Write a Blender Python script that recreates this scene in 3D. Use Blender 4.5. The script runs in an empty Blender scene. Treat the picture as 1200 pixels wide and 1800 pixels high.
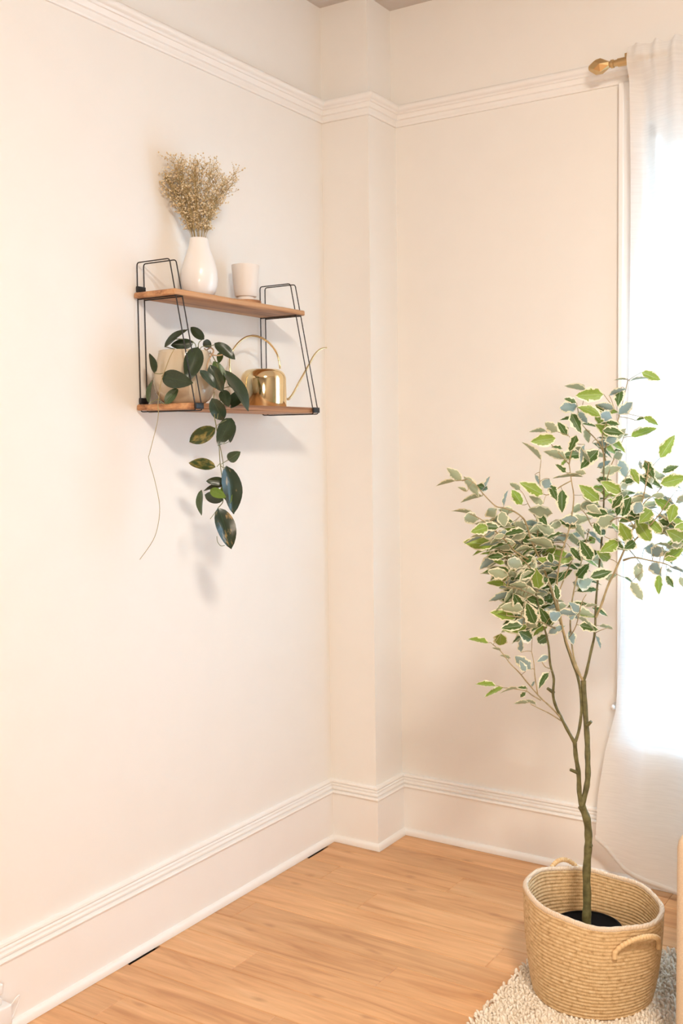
import bpy, bmesh, math, random
import numpy as np
from mathutils import Vector, Matrix
PI=math.pi
S=bpy.context.scene
C=S.collection
random.seed(4)

# ---------------- camera
cam=bpy.data.cameras.new('camera'); camo=bpy.data.objects.new('camera',cam); C.objects.link(camo)
yaw,pitch,roll,fpx=0.53431,0.06409,-0.00960,1794.56557
cy_,sy_,cp_,sp_=math.cos(yaw),math.sin(yaw),math.cos(pitch),math.sin(pitch)
fw=Vector((-sy_*cp_,cy_*cp_,-sp_)); rt=Vector((cy_,sy_,0)); up=rt.cross(fw)
rr=rt*math.cos(roll)+up*math.sin(roll); uu=up*math.cos(roll)-rt*math.sin(roll)
M=Matrix((rr,uu,-fw)).transposed().to_4x4(); M.translation=Vector((2.12638,-3.16288,1.44))
camo.matrix_world=M
cam.sensor_fit='VERTICAL'; cam.sensor_height=36; cam.sensor_width=24
cam.lens=fpx/1800*36
cam.shift_x=-127.59716/1800; cam.shift_y=-7.17871/1800
cam.clip_start=.05; cam.clip_end=200
cam.dof.use_dof=True; cam.dof.focus_distance=2.75; cam.dof.aperture_fstop=5.6
S.camera=camo
# ---------------- world, lights, exposure
w=bpy.data.worlds.new('daylight'); S.world=w; w.use_nodes=True
bg=w.node_tree.nodes['Background']; bg.inputs[0].default_value=(.38,.70,1.0,1); bg.inputs[1].default_value=11.5
def area(name,loc,target,size,power,col,sizey=None):
    l=bpy.data.lights.new(name,'AREA'); l.energy=power; l.color=col
    l.shape='RECTANGLE' if sizey else 'DISK'; l.size=size
    if sizey: l.size_y=sizey
    o=bpy.data.objects.new(name,l); C.objects.link(o); o.location=loc
    o.rotation_euler=(Vector(target)-Vector(loc)).to_track_quat('-Z','Y').to_euler()
    return o
area('ceiling_lamp',(2.45,-2.70,2.91),(2.15,-1.95,0),.44,84,(1.0,.885,.76))
area('fill_light',(3.0,-4.2,1.35),(1.1,0,.45),.7,36,(1.0,.80,.64))  # added warm fill behind the camera, lifts the tree shadow; no real lamp
S.view_settings.view_transform='Standard'; S.view_settings.look='None'
S.view_settings.exposure=0.19; S.view_settings.gamma=1; S.view_settings.use_curve_mapping=False

# ---------------- helpers
def tag(o,label=None,cat=None,group=None,kind=None):
    if label: o['label']=label
    if cat: o['category']=cat
    if group: o['group']=group
    if kind: o['kind']=kind
    return o
def empty(name,loc,rz=0):
    o=bpy.data.objects.new(name,None); C.objects.link(o); o.location=loc; o.rotation_euler=(0,0,rz); o.empty_display_size=.05
    return o
def link(name,me,parent=None,mw=None):
    o=bpy.data.objects.new(name,me); C.objects.link(o)
    if mw is not None: o.matrix_world=mw
    if parent:
        o.parent=parent
        pm=Matrix.LocRotScale(parent.location,parent.rotation_euler,parent.scale)
        if parent.parent: 
            g=parent.parent; pm=Matrix.LocRotScale(g.location,g.rotation_euler,g.scale)@pm if not parent.get('_w') else pm
        o.matrix_parent_inverse=pm.inverted()
    return o
def mesh(name,bm,mat,smooth=True,auto=None):
    me=bpy.data.meshes.new(name); bm.normal_update(); bm.to_mesh(me); bm.free()
    mats=mat if isinstance(mat,(list,tuple)) else [mat]
    for m in mats: me.materials.append(m)
    if smooth:
        me.polygons.foreach_set('use_smooth',[True]*len(me.polygons))
        if auto is not None: me.set_sharp_from_angle(angle=math.radians(auto))
    return me
def obj(name,bm,mat,parent=None,smooth=True,auto=40):
    return link(name,mesh(name,bm,mat,smooth,auto),parent)
def box(bm,x0,x1,y0,y1,z0,z1,bev=0,seg=2):
    vs=[bm.verts.new((x,y,z)) for x in(x0,x1) for y in(y0,y1) for z in(z0,z1)]
    fs=[bm.faces.new([vs[i] for i in q]) for q in((0,1,3,2),(4,6,7,5),(0,4,5,1),(2,3,7,6),(0,2,6,4),(1,5,7,3))]
    if bev:
        es={e for f in fs for e in f.edges}
        bmesh.ops.bevel(bm,geom=list(es),offset=bev,segments=seg,affect='EDGES',profile=.5)
def smooth_pts(pts,n=6):
    P=[Vector(p[:3]) for p in pts]; R=[p[3] if len(p)>3 else None for p in pts]
    if len(P)<3: return P,R
    out=[];ro=[]
    for i in range(len(P)-1):
        a=P[max(0,i-1)];b=P[i];c=P[i+1];d=P[min(len(P)-1,i+2)]
        for k in range(n):
            t=k/n
            out.append(.5*((2*b)+(c-a)*t+(2*a-5*b+4*c-d)*t*t+(3*b-a-3*c+d)*t*t*t))
            ro.append(None if R[i] is None else R[i]*(1-t)+R[i+1]*t)
    out.append(P[-1]);ro.append(R[-1])
    return out,ro
def tube(bm,P,r,seg=8,closed=False,caps=True):
    n=len(P); rs=r if isinstance(r,(list,tuple)) else [r]*n
    T=[]
    for i in range(n):
        if closed: t=P[(i+1)%n]-P[i-1]
        else: t=P[min(n-1,i+1)]-P[max(0,i-1)]
        if t.length<1e-9: t=Vector((0,0,1))
        T.append(t.normalized())
    ref=Vector((0,0,1)) if abs(T[0].z)<.9 else Vector((1,0,0))
    N=(ref-T[0]*ref.dot(T[0])).normalized(); rings=[]
    for i in range(n):
        N=(N-T[i]*N.dot(T[i]))
        N=N.normalized() if N.length>1e-6 else Vector((1,0,0))
        B=T[i].cross(N)
        rings.append([bm.verts.new(P[i]+(N*math.cos(2*PI*k/seg)+B*math.sin(2*PI*k/seg))*rs[i]) for k in range(seg)])
    m=n if closed else n-1
    for i in range(m):
        a,b=rings[i],rings[(i+1)%n]
        for k in range(seg): bm.faces.new((a[k],a[(k+1)%seg],b[(k+1)%seg],b[k]))
    if caps and not closed:
        bm.faces.new(rings[0][::-1]); bm.faces.new(rings[-1])
def lathe(bm,prof,cx=0,cy=0,seg=48,cap0=False,cap1=False,fn=None):
    rings=[]
    for r,z in prof:
        ring=[]
        for k in range(seg):
            a=2*PI*k/seg; x,y,zz=cx+r*math.cos(a),cy+r*math.sin(a),z
            if fn: x,y,zz=fn(r,a,z)
            ring.append(bm.verts.new((x,y,zz)))
        rings.append(ring)
    for a,b in zip(rings[:-1],rings[1:]):
        for k in range(seg): bm.faces.new((a[k],a[(k+1)%seg],b[(k+1)%seg],b[k]))
    if cap0: bm.faces.new(rings[0][::-1])
    if cap1: bm.faces.new(rings[-1])

# ---------------- materials
def mat(name,col=(.8,.8,.8),rough=.5,metal=0,**kw):
    m=bpy.data.materials.new(name); m.use_nodes=True
    b=m.node_tree.nodes['Principled BSDF']
    b.inputs['Base Color'].default_value=(*col,1); b.inputs['Roughness'].default_value=rough; b.inputs['Metallic'].default_value=metal
    for k,v in kw.items(): b.inputs[k.replace('_',' ')].default_value=v
    return m
class N:
    def __init__(s,m): s.t=m.node_tree; s.b=s.t.nodes.get('Principled BSDF')
    def n(s,typ,**kw):
        o=s.t.nodes.new('ShaderNode'+typ)
        for k,v in kw.items():
            if k in o.inputs.keys(): o.inputs[k].default_value=v
            else: setattr(o,k,v)
        return o
    def l(s,a,b): s.t.links.new(a,b)
    def ramp(s,fac,stops):
        r=s.n('ValToRGB'); e=r.color_ramp.elements
        while len(e)<len(stops): e.new(.5)
        for i,(p,c) in enumerate(stops): e[i].position=p; e[i].color=(*c,1)
        s.l(fac,r.inputs[0]); return r.outputs[0]
    def bump(s,h,strength=.2,dist=.002):
        b=s.n('Bump',Strength=strength,Distance=dist); s.l(h,b.inputs['Height']); s.l(b.outputs[0],s.b.inputs['Normal'])
def mix(k,fac,a,b):
    m=k.n('Mix',data_type='RGBA')
    if isinstance(fac,(int,float)): m.inputs[0].default_value=fac
    else: k.l(fac,m.inputs[0])
    for s_,v in ((6,a),(7,b)):
        if isinstance(v,tuple): m.inputs[s_].default_value=(*v,1)
        else: k.l(v,m.inputs[s_])
    return m.outputs[2]
def paint(name,col,rough=.6,bs=.12):
    m=mat(name,col,rough); k=N(m)
    tc=k.n('TexCoord'); n1=k.n('TexNoise',Scale=9.0,Detail=3.0); n2=k.n('TexNoise',Scale=160.0,Detail=2.0)
    k.l(tc.outputs['Object'],n1.inputs[0]); k.l(tc.outputs['Object'],n2.inputs[0])
    a=k.n('Math',operation='MULTIPLY_ADD'); a.inputs[1].default_value=4.0
    k.l(n1.outputs[0],a.inputs[0]); k.l(n2.outputs[0],a.inputs[2]); k.bump(a.outputs[0],bs,.0012)
    k.l(k.ramp(n1.outputs[0],[(.3,tuple(c*.985 for c in col)),(.7,col)]),k.b.inputs[0])
    return m
M_wall=paint('wall_paint',(.87,.85,.81))
M_wall2=paint('bounce_cut_wall',(.30,.28,.26))  # unseen right and front walls, darkened to cut bounced light
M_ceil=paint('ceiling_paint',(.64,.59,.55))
M_trim=paint('trim_gloss_paint',(.90,.885,.86),.35,.05)
M_dark=mat('gap_shadow_board',(.03,.022,.018),.9)
M_black=mat('black_wire',(.012,.012,.014),.45)
M_rub=mat('black_rubber',(.010,.011,.013),.5)
M_white_c=mat('white_ceramic',(.87,.85,.83),.28,Coat_Weight=.3)
M_matte_c=mat('pale_matte_ceramic',(.82,.76,.70),.6)
M_glaze=mat('taupe_glaze',(.58,.49,.36),.14,Coat_Weight=.8,Coat_Roughness=.05)
M_brass=mat('polished_brass',(.86,.70,.42),.10,1)
M_gold=mat('brushed_gold',(.62,.44,.22),.38,1)
M_plastic=mat('white_plastic',(.86,.85,.84),.35)
M_soil=mat('black_soil',(.006,.005,.005),1,Specular_IOR_Level=.1)
M_potblk=mat('black_plastic',(.006,.006,.006),.8,Specular_IOR_Level=.2)
k=N(M_soil); n=k.n('TexNoise',Scale=180.0,Detail=4.0); k.bump(n.outputs[0],.8,.004)
def wood(name,stops,scale=(1,18,18),ring=True,rough=.45,per=True,dist=1.5,knots=False):
    m=mat(name,stops[0][1],rough); k=N(m)
    tc=k.n('TexCoord'); oi=k.n('ObjectInfo')
    mp=k.n('Mapping'); mp.inputs['Scale'].default_value=scale
    off=k.n('VectorMath',operation='SCALE'); cr=k.n('CombineXYZ')
    k.l(oi.outputs['Random'],cr.inputs[0]);k.l(oi.outputs['Random'],cr.inputs[1]);k.l(oi.outputs['Random'],cr.inputs[2])
    k.l(cr.outputs[0],off.inputs[0]); off.inputs['Scale'].default_value=37.0 if per else 0
    ad=k.n('VectorMath',operation='ADD'); k.l(tc.outputs['Object'],mp.inputs[0]); k.l(mp.outputs[0],ad.inputs[0]); k.l(off.outputs[0],ad.inputs[1])
    n1=k.n('TexNoise',Scale=1.0,Detail=5.0,Roughness=.55,Distortion=dist); k.l(ad.outputs[0],n1.inputs[0])
    n2=k.n('TexNoise',Scale=7.0,Detail=3.0); k.l(ad.outputs[0],n2.inputs[0])
    c1=k.ramp(n1.outputs[0],stops)
    c2=mix(k,.18,c1,n2.outputs[0])
    s2=k.ramp(n2.outputs[0],[(.35,(.88,.86,.84)),(.65,(1.04,1.03,1.02))])
    mu=k.n('Mix',data_type='RGBA',blend_type='MULTIPLY'); mu.inputs[0].default_value=.7; k.l(c1,mu.inputs[6]); k.l(s2,mu.inputs[7])
    hv=k.n('HueSaturation'); vr=k.n('MapRange'); vr.inputs[3].default_value=.93; vr.inputs[4].default_value=1.07
    k.l(oi.outputs['Random'],vr.inputs[0]); k.l(vr.outputs[0],hv.inputs['Value']); k.l(mu.outputs[2],hv.inputs['Color'])
    res=hv.outputs[0]
    if knots:
        mp2=k.n('Mapping'); mp2.inputs['Scale'].default_value=(3.2,8.5,1); k.l(tc.outputs['Object'],mp2.inputs[0])
        ad2=k.n('VectorMath',operation='ADD'); k.l(mp2.outputs[0],ad2.inputs[0]); k.l(off.outputs[0],ad2.inputs[1])
        nz=k.n('TexNoise',Scale=2.0); k.l(ad2.outputs[0],nz.inputs[0])
        vo=k.n('TexVoronoi',Scale=1.0,voronoi_dimensions='2D'); 
        mx=k.n('VectorMath',operation='MULTIPLY_ADD'); k.l(nz.outputs['Color'],mx.inputs[0]); mx.inputs[1].default_value=(.25,.25,0); k.l(ad2.outputs[0],mx.inputs[2])
        k.l(mx.outputs[0],vo.inputs['Vector'])
        kr=k.ramp(vo.outputs['Distance'],[(.02,(1,1,1)),(.10,(0,0,0))]); sc_=k.n('SeparateColor'); k.l(vo.outputs['Color'],sc_.inputs[0]); gt=k.n('Math',operation='GREATER_THAN'); gt.inputs[1].default_value=.62; k.l(sc_.outputs[0],gt.inputs[0]); kf_=k.n('Math',operation='MULTIPLY'); k.l(kr,kf_.inputs[0]); k.l(gt.outputs[0],kf_.inputs[1]); kf=kf_.outputs[0]
        res=mix(k,kf,res,(.42,.20,.085))
        sc=[x for x in k.t.nodes if x.type=='MIX'][-1]
        ml=k.n('Math',operation='MULTIPLY'); ml.inputs[1].default_value=.6; k.l(kf,ml.inputs[0]); k.l(ml.outputs[0],sc.inputs[0])
    k.l(res,k.b.inputs[0]); k.bump(n2.outputs[0],.08,.001)
    return m
M_floor=wood('laminate_oak',[(.30,(.54,.26,.105)),(.45,(.67,.36,.165)),(.58,(.73,.41,.195)),(.75,(.78,.47,.24))],(1.3,14,14),rough=.38,knots=True)
M_shelf=wood('shelf_pine',[(.33,(.20,.085,.035)),(.43,(.40,.19,.085)),(.52,(.54,.28,.13)),(.62,(.60,.34,.17)),(.75,(.46,.23,.10))],(26,1.5,60),rough=.55,dist=.5)
def leafmat(name,top,under,margin,edge_or_trans,edge=None,patch=None,vein=(.5,.6,.4),rough=.42,spec=.4):
    trans=.25 if margin else edge_or_trans; edge=edge_or_trans
    m=mat(name,top,rough); k=N(m); b=k.b
    b.inputs['Specular IOR Level'].default_value=spec
    uv=k.n('TexCoord'); sx=k.n('SeparateXYZ'); k.l(uv.outputs['UV'],sx.inputs[0])
    oi=k.n('ObjectInfo')
    # margin : v in -1..1 across, u 0..1 along, from uv (u, .5+.5v)
    v=k.n('Math',operation='MULTIPLY_ADD'); v.inputs[1].default_value=2; v.inputs[2].default_value=-1; k.l(sx.outputs[1],v.inputs[0])
    av=k.n('Math',operation='ABSOLUTE'); k.l(v.outputs[0],av.inputs[0])
    cb=k.n('CombineXYZ'); rm=k.n('Math',operation='MULTIPLY'); rm.inputs[1].default_value=50; k.l(oi.outputs['Random'],rm.inputs[0])
    k.l(sx.outputs[0],cb.inputs[0]); k.l(sx.outputs[1],cb.inputs[1]); k.l(rm.outputs[0],cb.inputs[2])
    nz=k.n('TexNoise',Scale=5.0,Detail=2.0); k.l(cb.outputs[0],nz.inputs[0])
    col=mix(k,nz.outputs[0],tuple(c*.75 for c in top),tuple(min(1,c*1.25) for c in top))
    vn=k.n('Math',operation='LESS_THAN'); vn.inputs[1].default_value=.035; k.l(av.outputs[0],vn.inputs[0])
    vf=k.n('Math',operation='MULTIPLY'); vf.inputs[1].default_value=.5; k.l(vn.outputs[0],vf.inputs[0])
    col=mix(k,vf.outputs[0],col,vein)
    if patch:
        pz=k.n('TexNoise',Scale=2.2,Detail=3.0,Roughness=.6); k.l(cb.outputs[0],pz.inputs[0])
        pf=k.ramp(pz.outputs[0],[(patch[0]-.04,(0,0,0)),(patch[0]+.10,(1,1,1))])
        col=mix(k,pf,col,patch[1])
    else:
        sp=k.n('TexNoise',Scale=22.0,Detail=1.0); k.l(cb.outputs[0],sp.inputs[0])
        pf=k.ramp(sp.outputs[0],[(.70,(0,0,0)),(.74,(.5,.5,.5))])
        col=mix(k,pf,col,tuple(min(1,c*2.2+.06) for c in top))
    geo=k.n('NewGeometry')
    col=mix(k,geo.outputs['Backfacing'],col,under)
    if margin:
        au=k.n('Math',operation='MULTIPLY_ADD'); au.inputs[1].default_value=.75; k.l(nz.outputs[0],au.inputs[0]); k.l(av.outputs[0],au.inputs[2])
        # ends count as margin too
        e0=k.n('Math',operation='PINGPONG'); e0.inputs[1].default_value=.5; k.l(sx.outputs[0],e0.inputs[0]); eu=k.n('MapRange'); eu.inputs[2].default_value=.16; eu.inputs[4].default_value=.5; k.l(e0.outputs[0],eu.inputs[0])
        em=k.n('Math',operation='MULTIPLY_ADD'); em.inputs[1].default_value=-.9; k.l(eu.outputs[0],em.inputs[0]); k.l(au.outputs[0],em.inputs[2])
        n3=k.n('TexNoise',Scale=16.0,Detail=0.0); k.l(cb.outputs[0],n3.inputs[0])
        e2=k.n('Math',operation='MULTIPLY_ADD'); e2.inputs[1].default_value=.35; k.l(n3.outputs[0],e2.inputs[0]); k.l(em.outputs[0],e2.inputs[2])
        mf=k.ramp(e2.outputs[0],[(edge+.46,(0,0,0)),(edge+.50,(1,1,1))])
        col=mix(k,mf,col,margin)
    k.l(col,b.inputs[0])
    if trans:
        tr=k.n('BsdfTranslucent'); k.l(col,tr.inputs[0]); ms=k.n('MixShader'); ms.inputs[0].default_value=trans
        k.l(b.outputs[0],ms.inputs[1]); k.l(tr.outputs[0],ms.inputs[2]); k.l(ms.outputs[0],k.t.nodes['Material Output'].inputs[0])
    return m
CREAM=(.84,.80,.60)
M_fl={'g':leafmat('ficus_leaf_bright',(.25,.36,.06),(.36,.42,.27),CREAM,.39),
      'd':leafmat('ficus_leaf_dark',(.07,.13,.03),(.30,.37,.27),CREAM,.28),
      's':leafmat('ficus_leaf_sage',(.22,.31,.09),(.36,.41,.27),CREAM,.37),
      'b':leafmat('ficus_leaf_blue',(.12,.20,.08),(.27,.36,.34),CREAM,.32)}
M_hl={'d':leafmat('hoya_leaf_dark',(.026,.044,.020),(.10,.16,.07),None,.05,rough=.3,vein=(.05,.09,.03),spec=.5),
      'b':leafmat('hoya_leaf_blue',(.030,.056,.036),(.10,.16,.08),None,.05,rough=.22,vein=(.08,.13,.07),spec=.7),
      'g':leafmat('hoya_leaf_green',(.06,.11,.025),(.14,.22,.08),None,.1,rough=.32,vein=(.12,.17,.06)),
      's':leafmat('hoya_leaf_pale_vein',(.06,.10,.045),(.12,.17,.09),None,.08,rough=.35,vein=(.25,.33,.18)),
      'l':leafmat('hoya_leaf_young',(.16,.26,.04),(.2,.3,.08),None,.3,rough=.3,vein=(.25,.35,.1)),
      'y':leafmat('hoya_leaf_yellow_patch',(.035,.062,.02),(.12,.18,.07),None,.05,patch=(.50,(.26,.21,.06)),rough=.3,vein=(.08,.12,.03)),
      'z':leafmat('hoya_leaf_gold_patch',(.022,.038,.020),(.10,.16,.07),None,.05,patch=(.62,(.55,.36,.14)),rough=.26,vein=(.05,.09,.04),spec=.6)}
def bark(name,a,b_):
    m=mat(name,a,.6); k=N(m); tc=k.n('TexCoord'); n=k.n('TexNoise',Scale=60.0,Detail=4.0); k.l(tc.outputs['Object'],n.inputs[0])
    k.l(k.ramp(n.outputs[0],[(.35,a),(.65,b_)]),k.b.inputs[0]); k.bump(n.outputs[0],.4,.002); return m
M_bark=bark('ficus_bark',(.075,.068,.022),(.16,.145,.055))
M_twig=bark('ficus_twig',(.26,.21,.10),(.42,.33,.18))
M_vine=mat('hoya_stem',(.20,.20,.08),.55); M_tan=mat('tan_stem',(.50,.33,.18),.6); M_tend=mat('tendril',(.38,.31,.15),.6)
def straw():
    m=mat('seagrass_rope',(.66,.47,.27),.75); k=N(m); tc=k.n('TexCoord'); sx=k.n('SeparateXYZ'); k.l(tc.outputs['UV'],sx.inputs[0])
    wv=k.n('TexWave',Scale=1.0,Distortion=3.0,Detail=2.0); mp=k.n('Mapping'); mp.inputs['Scale'].default_value=(75,14,1); k.l(tc.outputs['UV'],mp.inputs[0]); k.l(mp.outputs[0],wv.inputs[0])
    n=k.n('TexNoise',Scale=1.0,Detail=4.0); mp2=k.n('Mapping'); mp2.inputs['Scale'].default_value=(40,26,1); k.l(tc.outputs['UV'],mp2.inputs[0]); k.l(mp2.outputs[0],n.inputs[0])
    c=k.ramp(n.outputs[0],[(.28,(.50,.31,.14)),(.42,(.72,.49,.25)),(.6,(.80,.57,.31)),(.8,(.88,.70,.44))])
    k.l(c,k.b.inputs[0]); k.bump(wv.outputs[0],.5,.0025); return m
M_straw=straw()
M_rim=mat('rim_rope',(.74,.58,.42),.8); k=N(M_rim); wv=k.n('TexWave',Scale=60.0,Distortion=2.0); tc=k.n('TexCoord'); k.l(tc.outputs['Object'],wv.inputs[0]); k.bump(wv.outputs[0],.5,.002)
M_rug=mat('cream_yarn',(.80,.72,.60),.95); k=N(M_rug); tc=k.n('TexCoord'); n=k.n('TexNoise',Scale=55.0,Detail=3.0); k.l(tc.outputs['Object'],n.inputs[0]); k.l(k.ramp(n.outputs[0],[(.3,(.76,.66,.52)),(.55,(.88,.80,.68)),(.8,(.92,.87,.78))]),k.b.inputs[0])
M_sofa=mat('beige_upholstery',(.74,.56,.38),.9); k=N(M_sofa); tc=k.n('TexCoord'); n=k.n('TexNoise',Scale=420.0,Detail=2.0); k.l(tc.outputs['Object'],n.inputs[0]); k.bump(n.outputs[0],.5,.002); k.l(k.ramp(n.outputs[0],[(.3,(.66,.49,.33)),(.7,(.80,.62,.43))]),k.b.inputs[0])
M_throw=mat('white_throw',(.88,.85,.82),.95)
def sheer():
    m=bpy.data.materials.new('sheer_linen'); m.use_nodes=True; k=N(m); t=m.node_tree; b=k.b
    b.inputs['Base Color'].default_value=(.95,.93,.90,1); b.inputs['Roughness'].default_value=.9
    tc=k.n('TexCoord'); mp=k.n('Mapping'); mp.inputs['Scale'].default_value=(14,1,220); k.l(tc.outputs['Object'],mp.inputs[0])
    n=k.n('TexNoise',Scale=1.0,Detail=3.0); k.l(mp.outputs[0],n.inputs[0])
    tr=k.n('BsdfTranslucent'); tr.inputs[0].default_value=(.92,.90,.88,1)
    tp=k.n('BsdfTransparent')
    m1=k.n('MixShader'); m1.inputs[0].default_value=.36; k.l(b.outputs[0],m1.inputs[1]); k.l(tr.outputs[0],m1.inputs[2])
    rp=k.n('MapRange'); rp.inputs[1].default_value=.3; rp.inputs[2].default_value=.7; rp.inputs[3].default_value=.23; rp.inputs[4].default_value=.17; k.l(n.outputs[0],rp.inputs[0])
    m2=k.n('MixShader'); k.l(rp.outputs[0],m2.inputs[0]); k.l(m1.outputs[0],m2.inputs[1]); k.l(tp.outputs[0],m2.inputs[2])
    k.l(m2.outputs[0],t.nodes['Material Output'].inputs[0]); k.bump(n.outputs[0],.12,.0006)
    return m
M_sheer=sheer()
M_blind=mat('roller_blind',(.85,.83,.80),.9); k=N(M_blind); tr=k.n('BsdfTranslucent'); tr.inputs[0].default_value=(.85,.83,.80,1); ms=k.n('MixShader'); ms.inputs[0].default_value=.5
k.l(k.b.outputs[0],ms.inputs[1]); k.l(tr.outputs[0],ms.inputs[2]); k.l(ms.outputs[0],k.t.nodes['Material Output'].inputs[0])
M_glass=bpy.data.materials.new('window_glass'); M_glass.use_nodes=True; k=N(M_glass); tp=k.n('BsdfTransparent'); gl=k.n('BsdfGlossy',Roughness=.02); ms=k.n('MixShader'); ms.inputs[0].default_value=.06
k.l(tp.outputs[0],ms.inputs[1]); k.l(gl.outputs[0],ms.inputs[2]); k.l(ms.outputs[0],k.t.nodes['Material Output'].inputs[0])
M_flower=mat('dried_blossom',(.70,.55,.34),.8); k=N(M_flower); tc=k.n('TexCoord'); n=k.n('TexNoise',Scale=70.0,Detail=1.0); k.l(tc.outputs['Object'],n.inputs[0]); k.l(k.ramp(n.outputs[0],[(.35,(.60,.45,.24)),(.5,(.78,.63,.40)),(.7,(.90,.80,.60))]),k.b.inputs[0])
M_fstem=mat('dried_stem',(.38,.29,.13),.7)
# ---------------- room
CW,CD,ZC=0.19329,0.17915,2.94814       # chimney-like column in the corner, ceiling height
ZR=2.62150; HB,HM=0.22413,0.17448
XR,YF=3.7,-4.7
WX0,WX1,WZ0,WZ1=1.11,2.25,.50,2.42
def wallbox(name,dims,m=M_wall):
    bm=bmesh.new()
    for d in dims: box(bm,*d)
    return tag(obj(name,bm,m,smooth=False),kind='structure')
bm=bmesh.new(); box(bm,-.15,XR+.15,YF-.15,.2,-.12,-.016)
tag(obj('floor',bm,M_dark,smooth=False),kind='structure'); floor=bpy.data.objects['floor']
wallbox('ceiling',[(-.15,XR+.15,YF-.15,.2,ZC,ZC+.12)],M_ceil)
wallbox('wall_left',[(-.15,0,YF-.15,.2,-.016,ZC)])
wallbox('wall_right',[(XR,XR+.15,YF-.15,.2,-.016,ZC)],M_wall2)
wallbox('wall_front',[(0,XR,YF-.15,YF,-.016,ZC)],M_wall2)
wallbox('wall_back',[(0,WX0,0,.2,-.016,ZC),(WX1,XR,0,.2,-.016,ZC),(WX0,WX1,0,.2,-.016,WZ0),(WX0,WX1,0,.2,WZ1,ZC),
                     (CW,XR,-.03,0,ZR-.01,ZC)])
wallbox('wall_column',[(0,CW,-CD,0,-.016,ZC)])
# planks
PW,PL=.119,1.215
meshes=[]
def plank_mesh(w,l):
    bm=bmesh.new(); box(bm,0,l,0,w-.0011,-.016,0,.0014,1)
    return mesh('plank',bm,M_floor,smooth=False)
full=plank_mesh(PW,PL-.0008)
joints={2:.58,4:.395,7:.69,6:.095,1:1.02,3:.17,5:.90,8:.30,9:1.05,10:.55,11:.15,12:.8}
for r in range(40):
    y1=-.014-r*PW; y0=y1-PW
    if y0<YF-.1: break
    j=joints.get(r, (r*.437)%PL)
    x=j-PL
    xs=.0362 if (y1<-1.03 and y0>-1.21) or (y1<-.2 and y0>-.38) else .012
    while x<XR:
        a=max(x,xs); b=min(x+PL,XR-.01)
        if b-a>.02:
            if a==x and b==x+PL: me=full
            else: me=plank_mesh(PW,b-a-.0008)
            o=link('plank',me,floor,Matrix.Translation((a,y0,0)))
        x+=PL
# mouldings : profile (offset out, z) swept along mitred runs
def run(name,pts,prof,parent=None,kind='structure',m=M_trim,label=None,smooth=False):
    """pts: list of (x,y, nx,ny per-unit offset) -> every vertex = p + off*(n)"""
    bm=bmesh.new(); rings=[]
    for x,y,nx,ny in pts: rings.append([bm.verts.new((x+nx*o,y+ny*o,z)) for o,z in prof])
    for a,b in zip(rings[:-1],rings[1:]):
        for i in range(len(prof)): 
            j=(i+1)%len(prof); bm.faces.new((a[i],a[j],b[j],b[i]))
    bm.faces.new(rings[0][::-1]); bm.faces.new(rings[-1])
    bmesh.ops.recalc_face_normals(bm,faces=bm.faces)
    o=obj(name,bm,m,parent,smooth=True,auto=35)
    if kind and not parent: o['kind']=kind
    return o
def arc(cx,cz,r,a0,a1,n): return [(cx+r*math.cos(math.radians(a0+(a1-a0)*i/n)),cz+r*math.sin(math.radians(a0+(a1-a0)*i/n))) for i in range(n+1)]
RUNS={'left':[(0,YF,1,0),(0,-CD,1,-1)],'column_front':[(0,-CD,1,-1),(CW,-CD,1,-1)],'column_side':[(CW,-CD,1,-1),(CW,0,1,-1)],
      'back':[(CW,0,1,-1),(XR,0,-1,-1)],'right':[(XR,0,-1,-1),(XR,YF,-1,1)]}
h=HB-HM
base=[(0,0),(.017,0),(.017,HM)]+arc(.017,HM+.006,.006,-90,90,4)[1:]+[(.013,HM+.014)]+arc(.014,HM+.0195,.0048,-90,90,3)+[(.011,HM+.027)]+arc(.011,HM+.031,.0038,-90,90,3)+[(.008,HM+.037)]+arc(.007,HB-.007,.007,-60,90,3)+[(0,HB)]
shoe=[(.016,.0008),(.030,.0008),(.030,.006)]+arc(.016,.010,.014,0,90,5)[1:]+[(.016,.0245)]
rail=[(0,ZR),(0,ZR-.067),(.007,ZR-.067),(.009,ZR-.064),(.009,ZR-.060),(.008,ZR-.058),(.008,ZR-.046),(.014,ZR-.044)]+[(.018,ZR-.036),(.019,ZR-.030),(.024,ZR-.029),(.028,ZR-.024)]+arc(.030,ZR-.012,.011,-70,90,6)+[(.020,ZR-.001)]
for i,(k_,r_) in enumerate(RUNS.items()):
    b=run('baseboard_'+k_,r_,base); run('shoe_moulding',r_,shoe,b)
    run('trim_%d'%(i+1),r_,rail)
# ---------------- window
win=wallbox('window_1',[(WX0,WX0+.020,.02,.16,WZ0,WZ1),(WX1-.020,WX1,.02,.16,WZ0,WZ1),(WX0,WX1,.02,.16,WZ1-.035,WZ1),(WX0,WX1,-.05,.2,WZ0-.025,WZ0+.012)],M_trim)
zm=(WZ0+WZ1)/2
for (z0,z1,y) in ((WZ0+.012,zm+.02,.06),(zm-.02,WZ1-.035,.10)):
    bm=bmesh.new(); a,b=WX0+.021,WX1-.021
    for d in ((a,a+.03),(b-.03,b)): box(bm,d[0],d[1],y,y+.035,z0,z1,.003,1)
    for d in ((z0,z0+.05),(z1-.04,z1)): box(bm,a+.03,b-.03,y+.001,y+.034,d[0],d[1],.003,1)
    s_=obj('sash',bm,M_trim,win,smooth=False)
    bm=bmesh.new(); box(bm,a+.03,b-.03,y+.015,y+.019,z0+.05,z1-.04); link('pane',mesh('pane',bm,M_glass,False),s_)
bm=bmesh.new()   # casing around the opening
cw=.078
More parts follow.
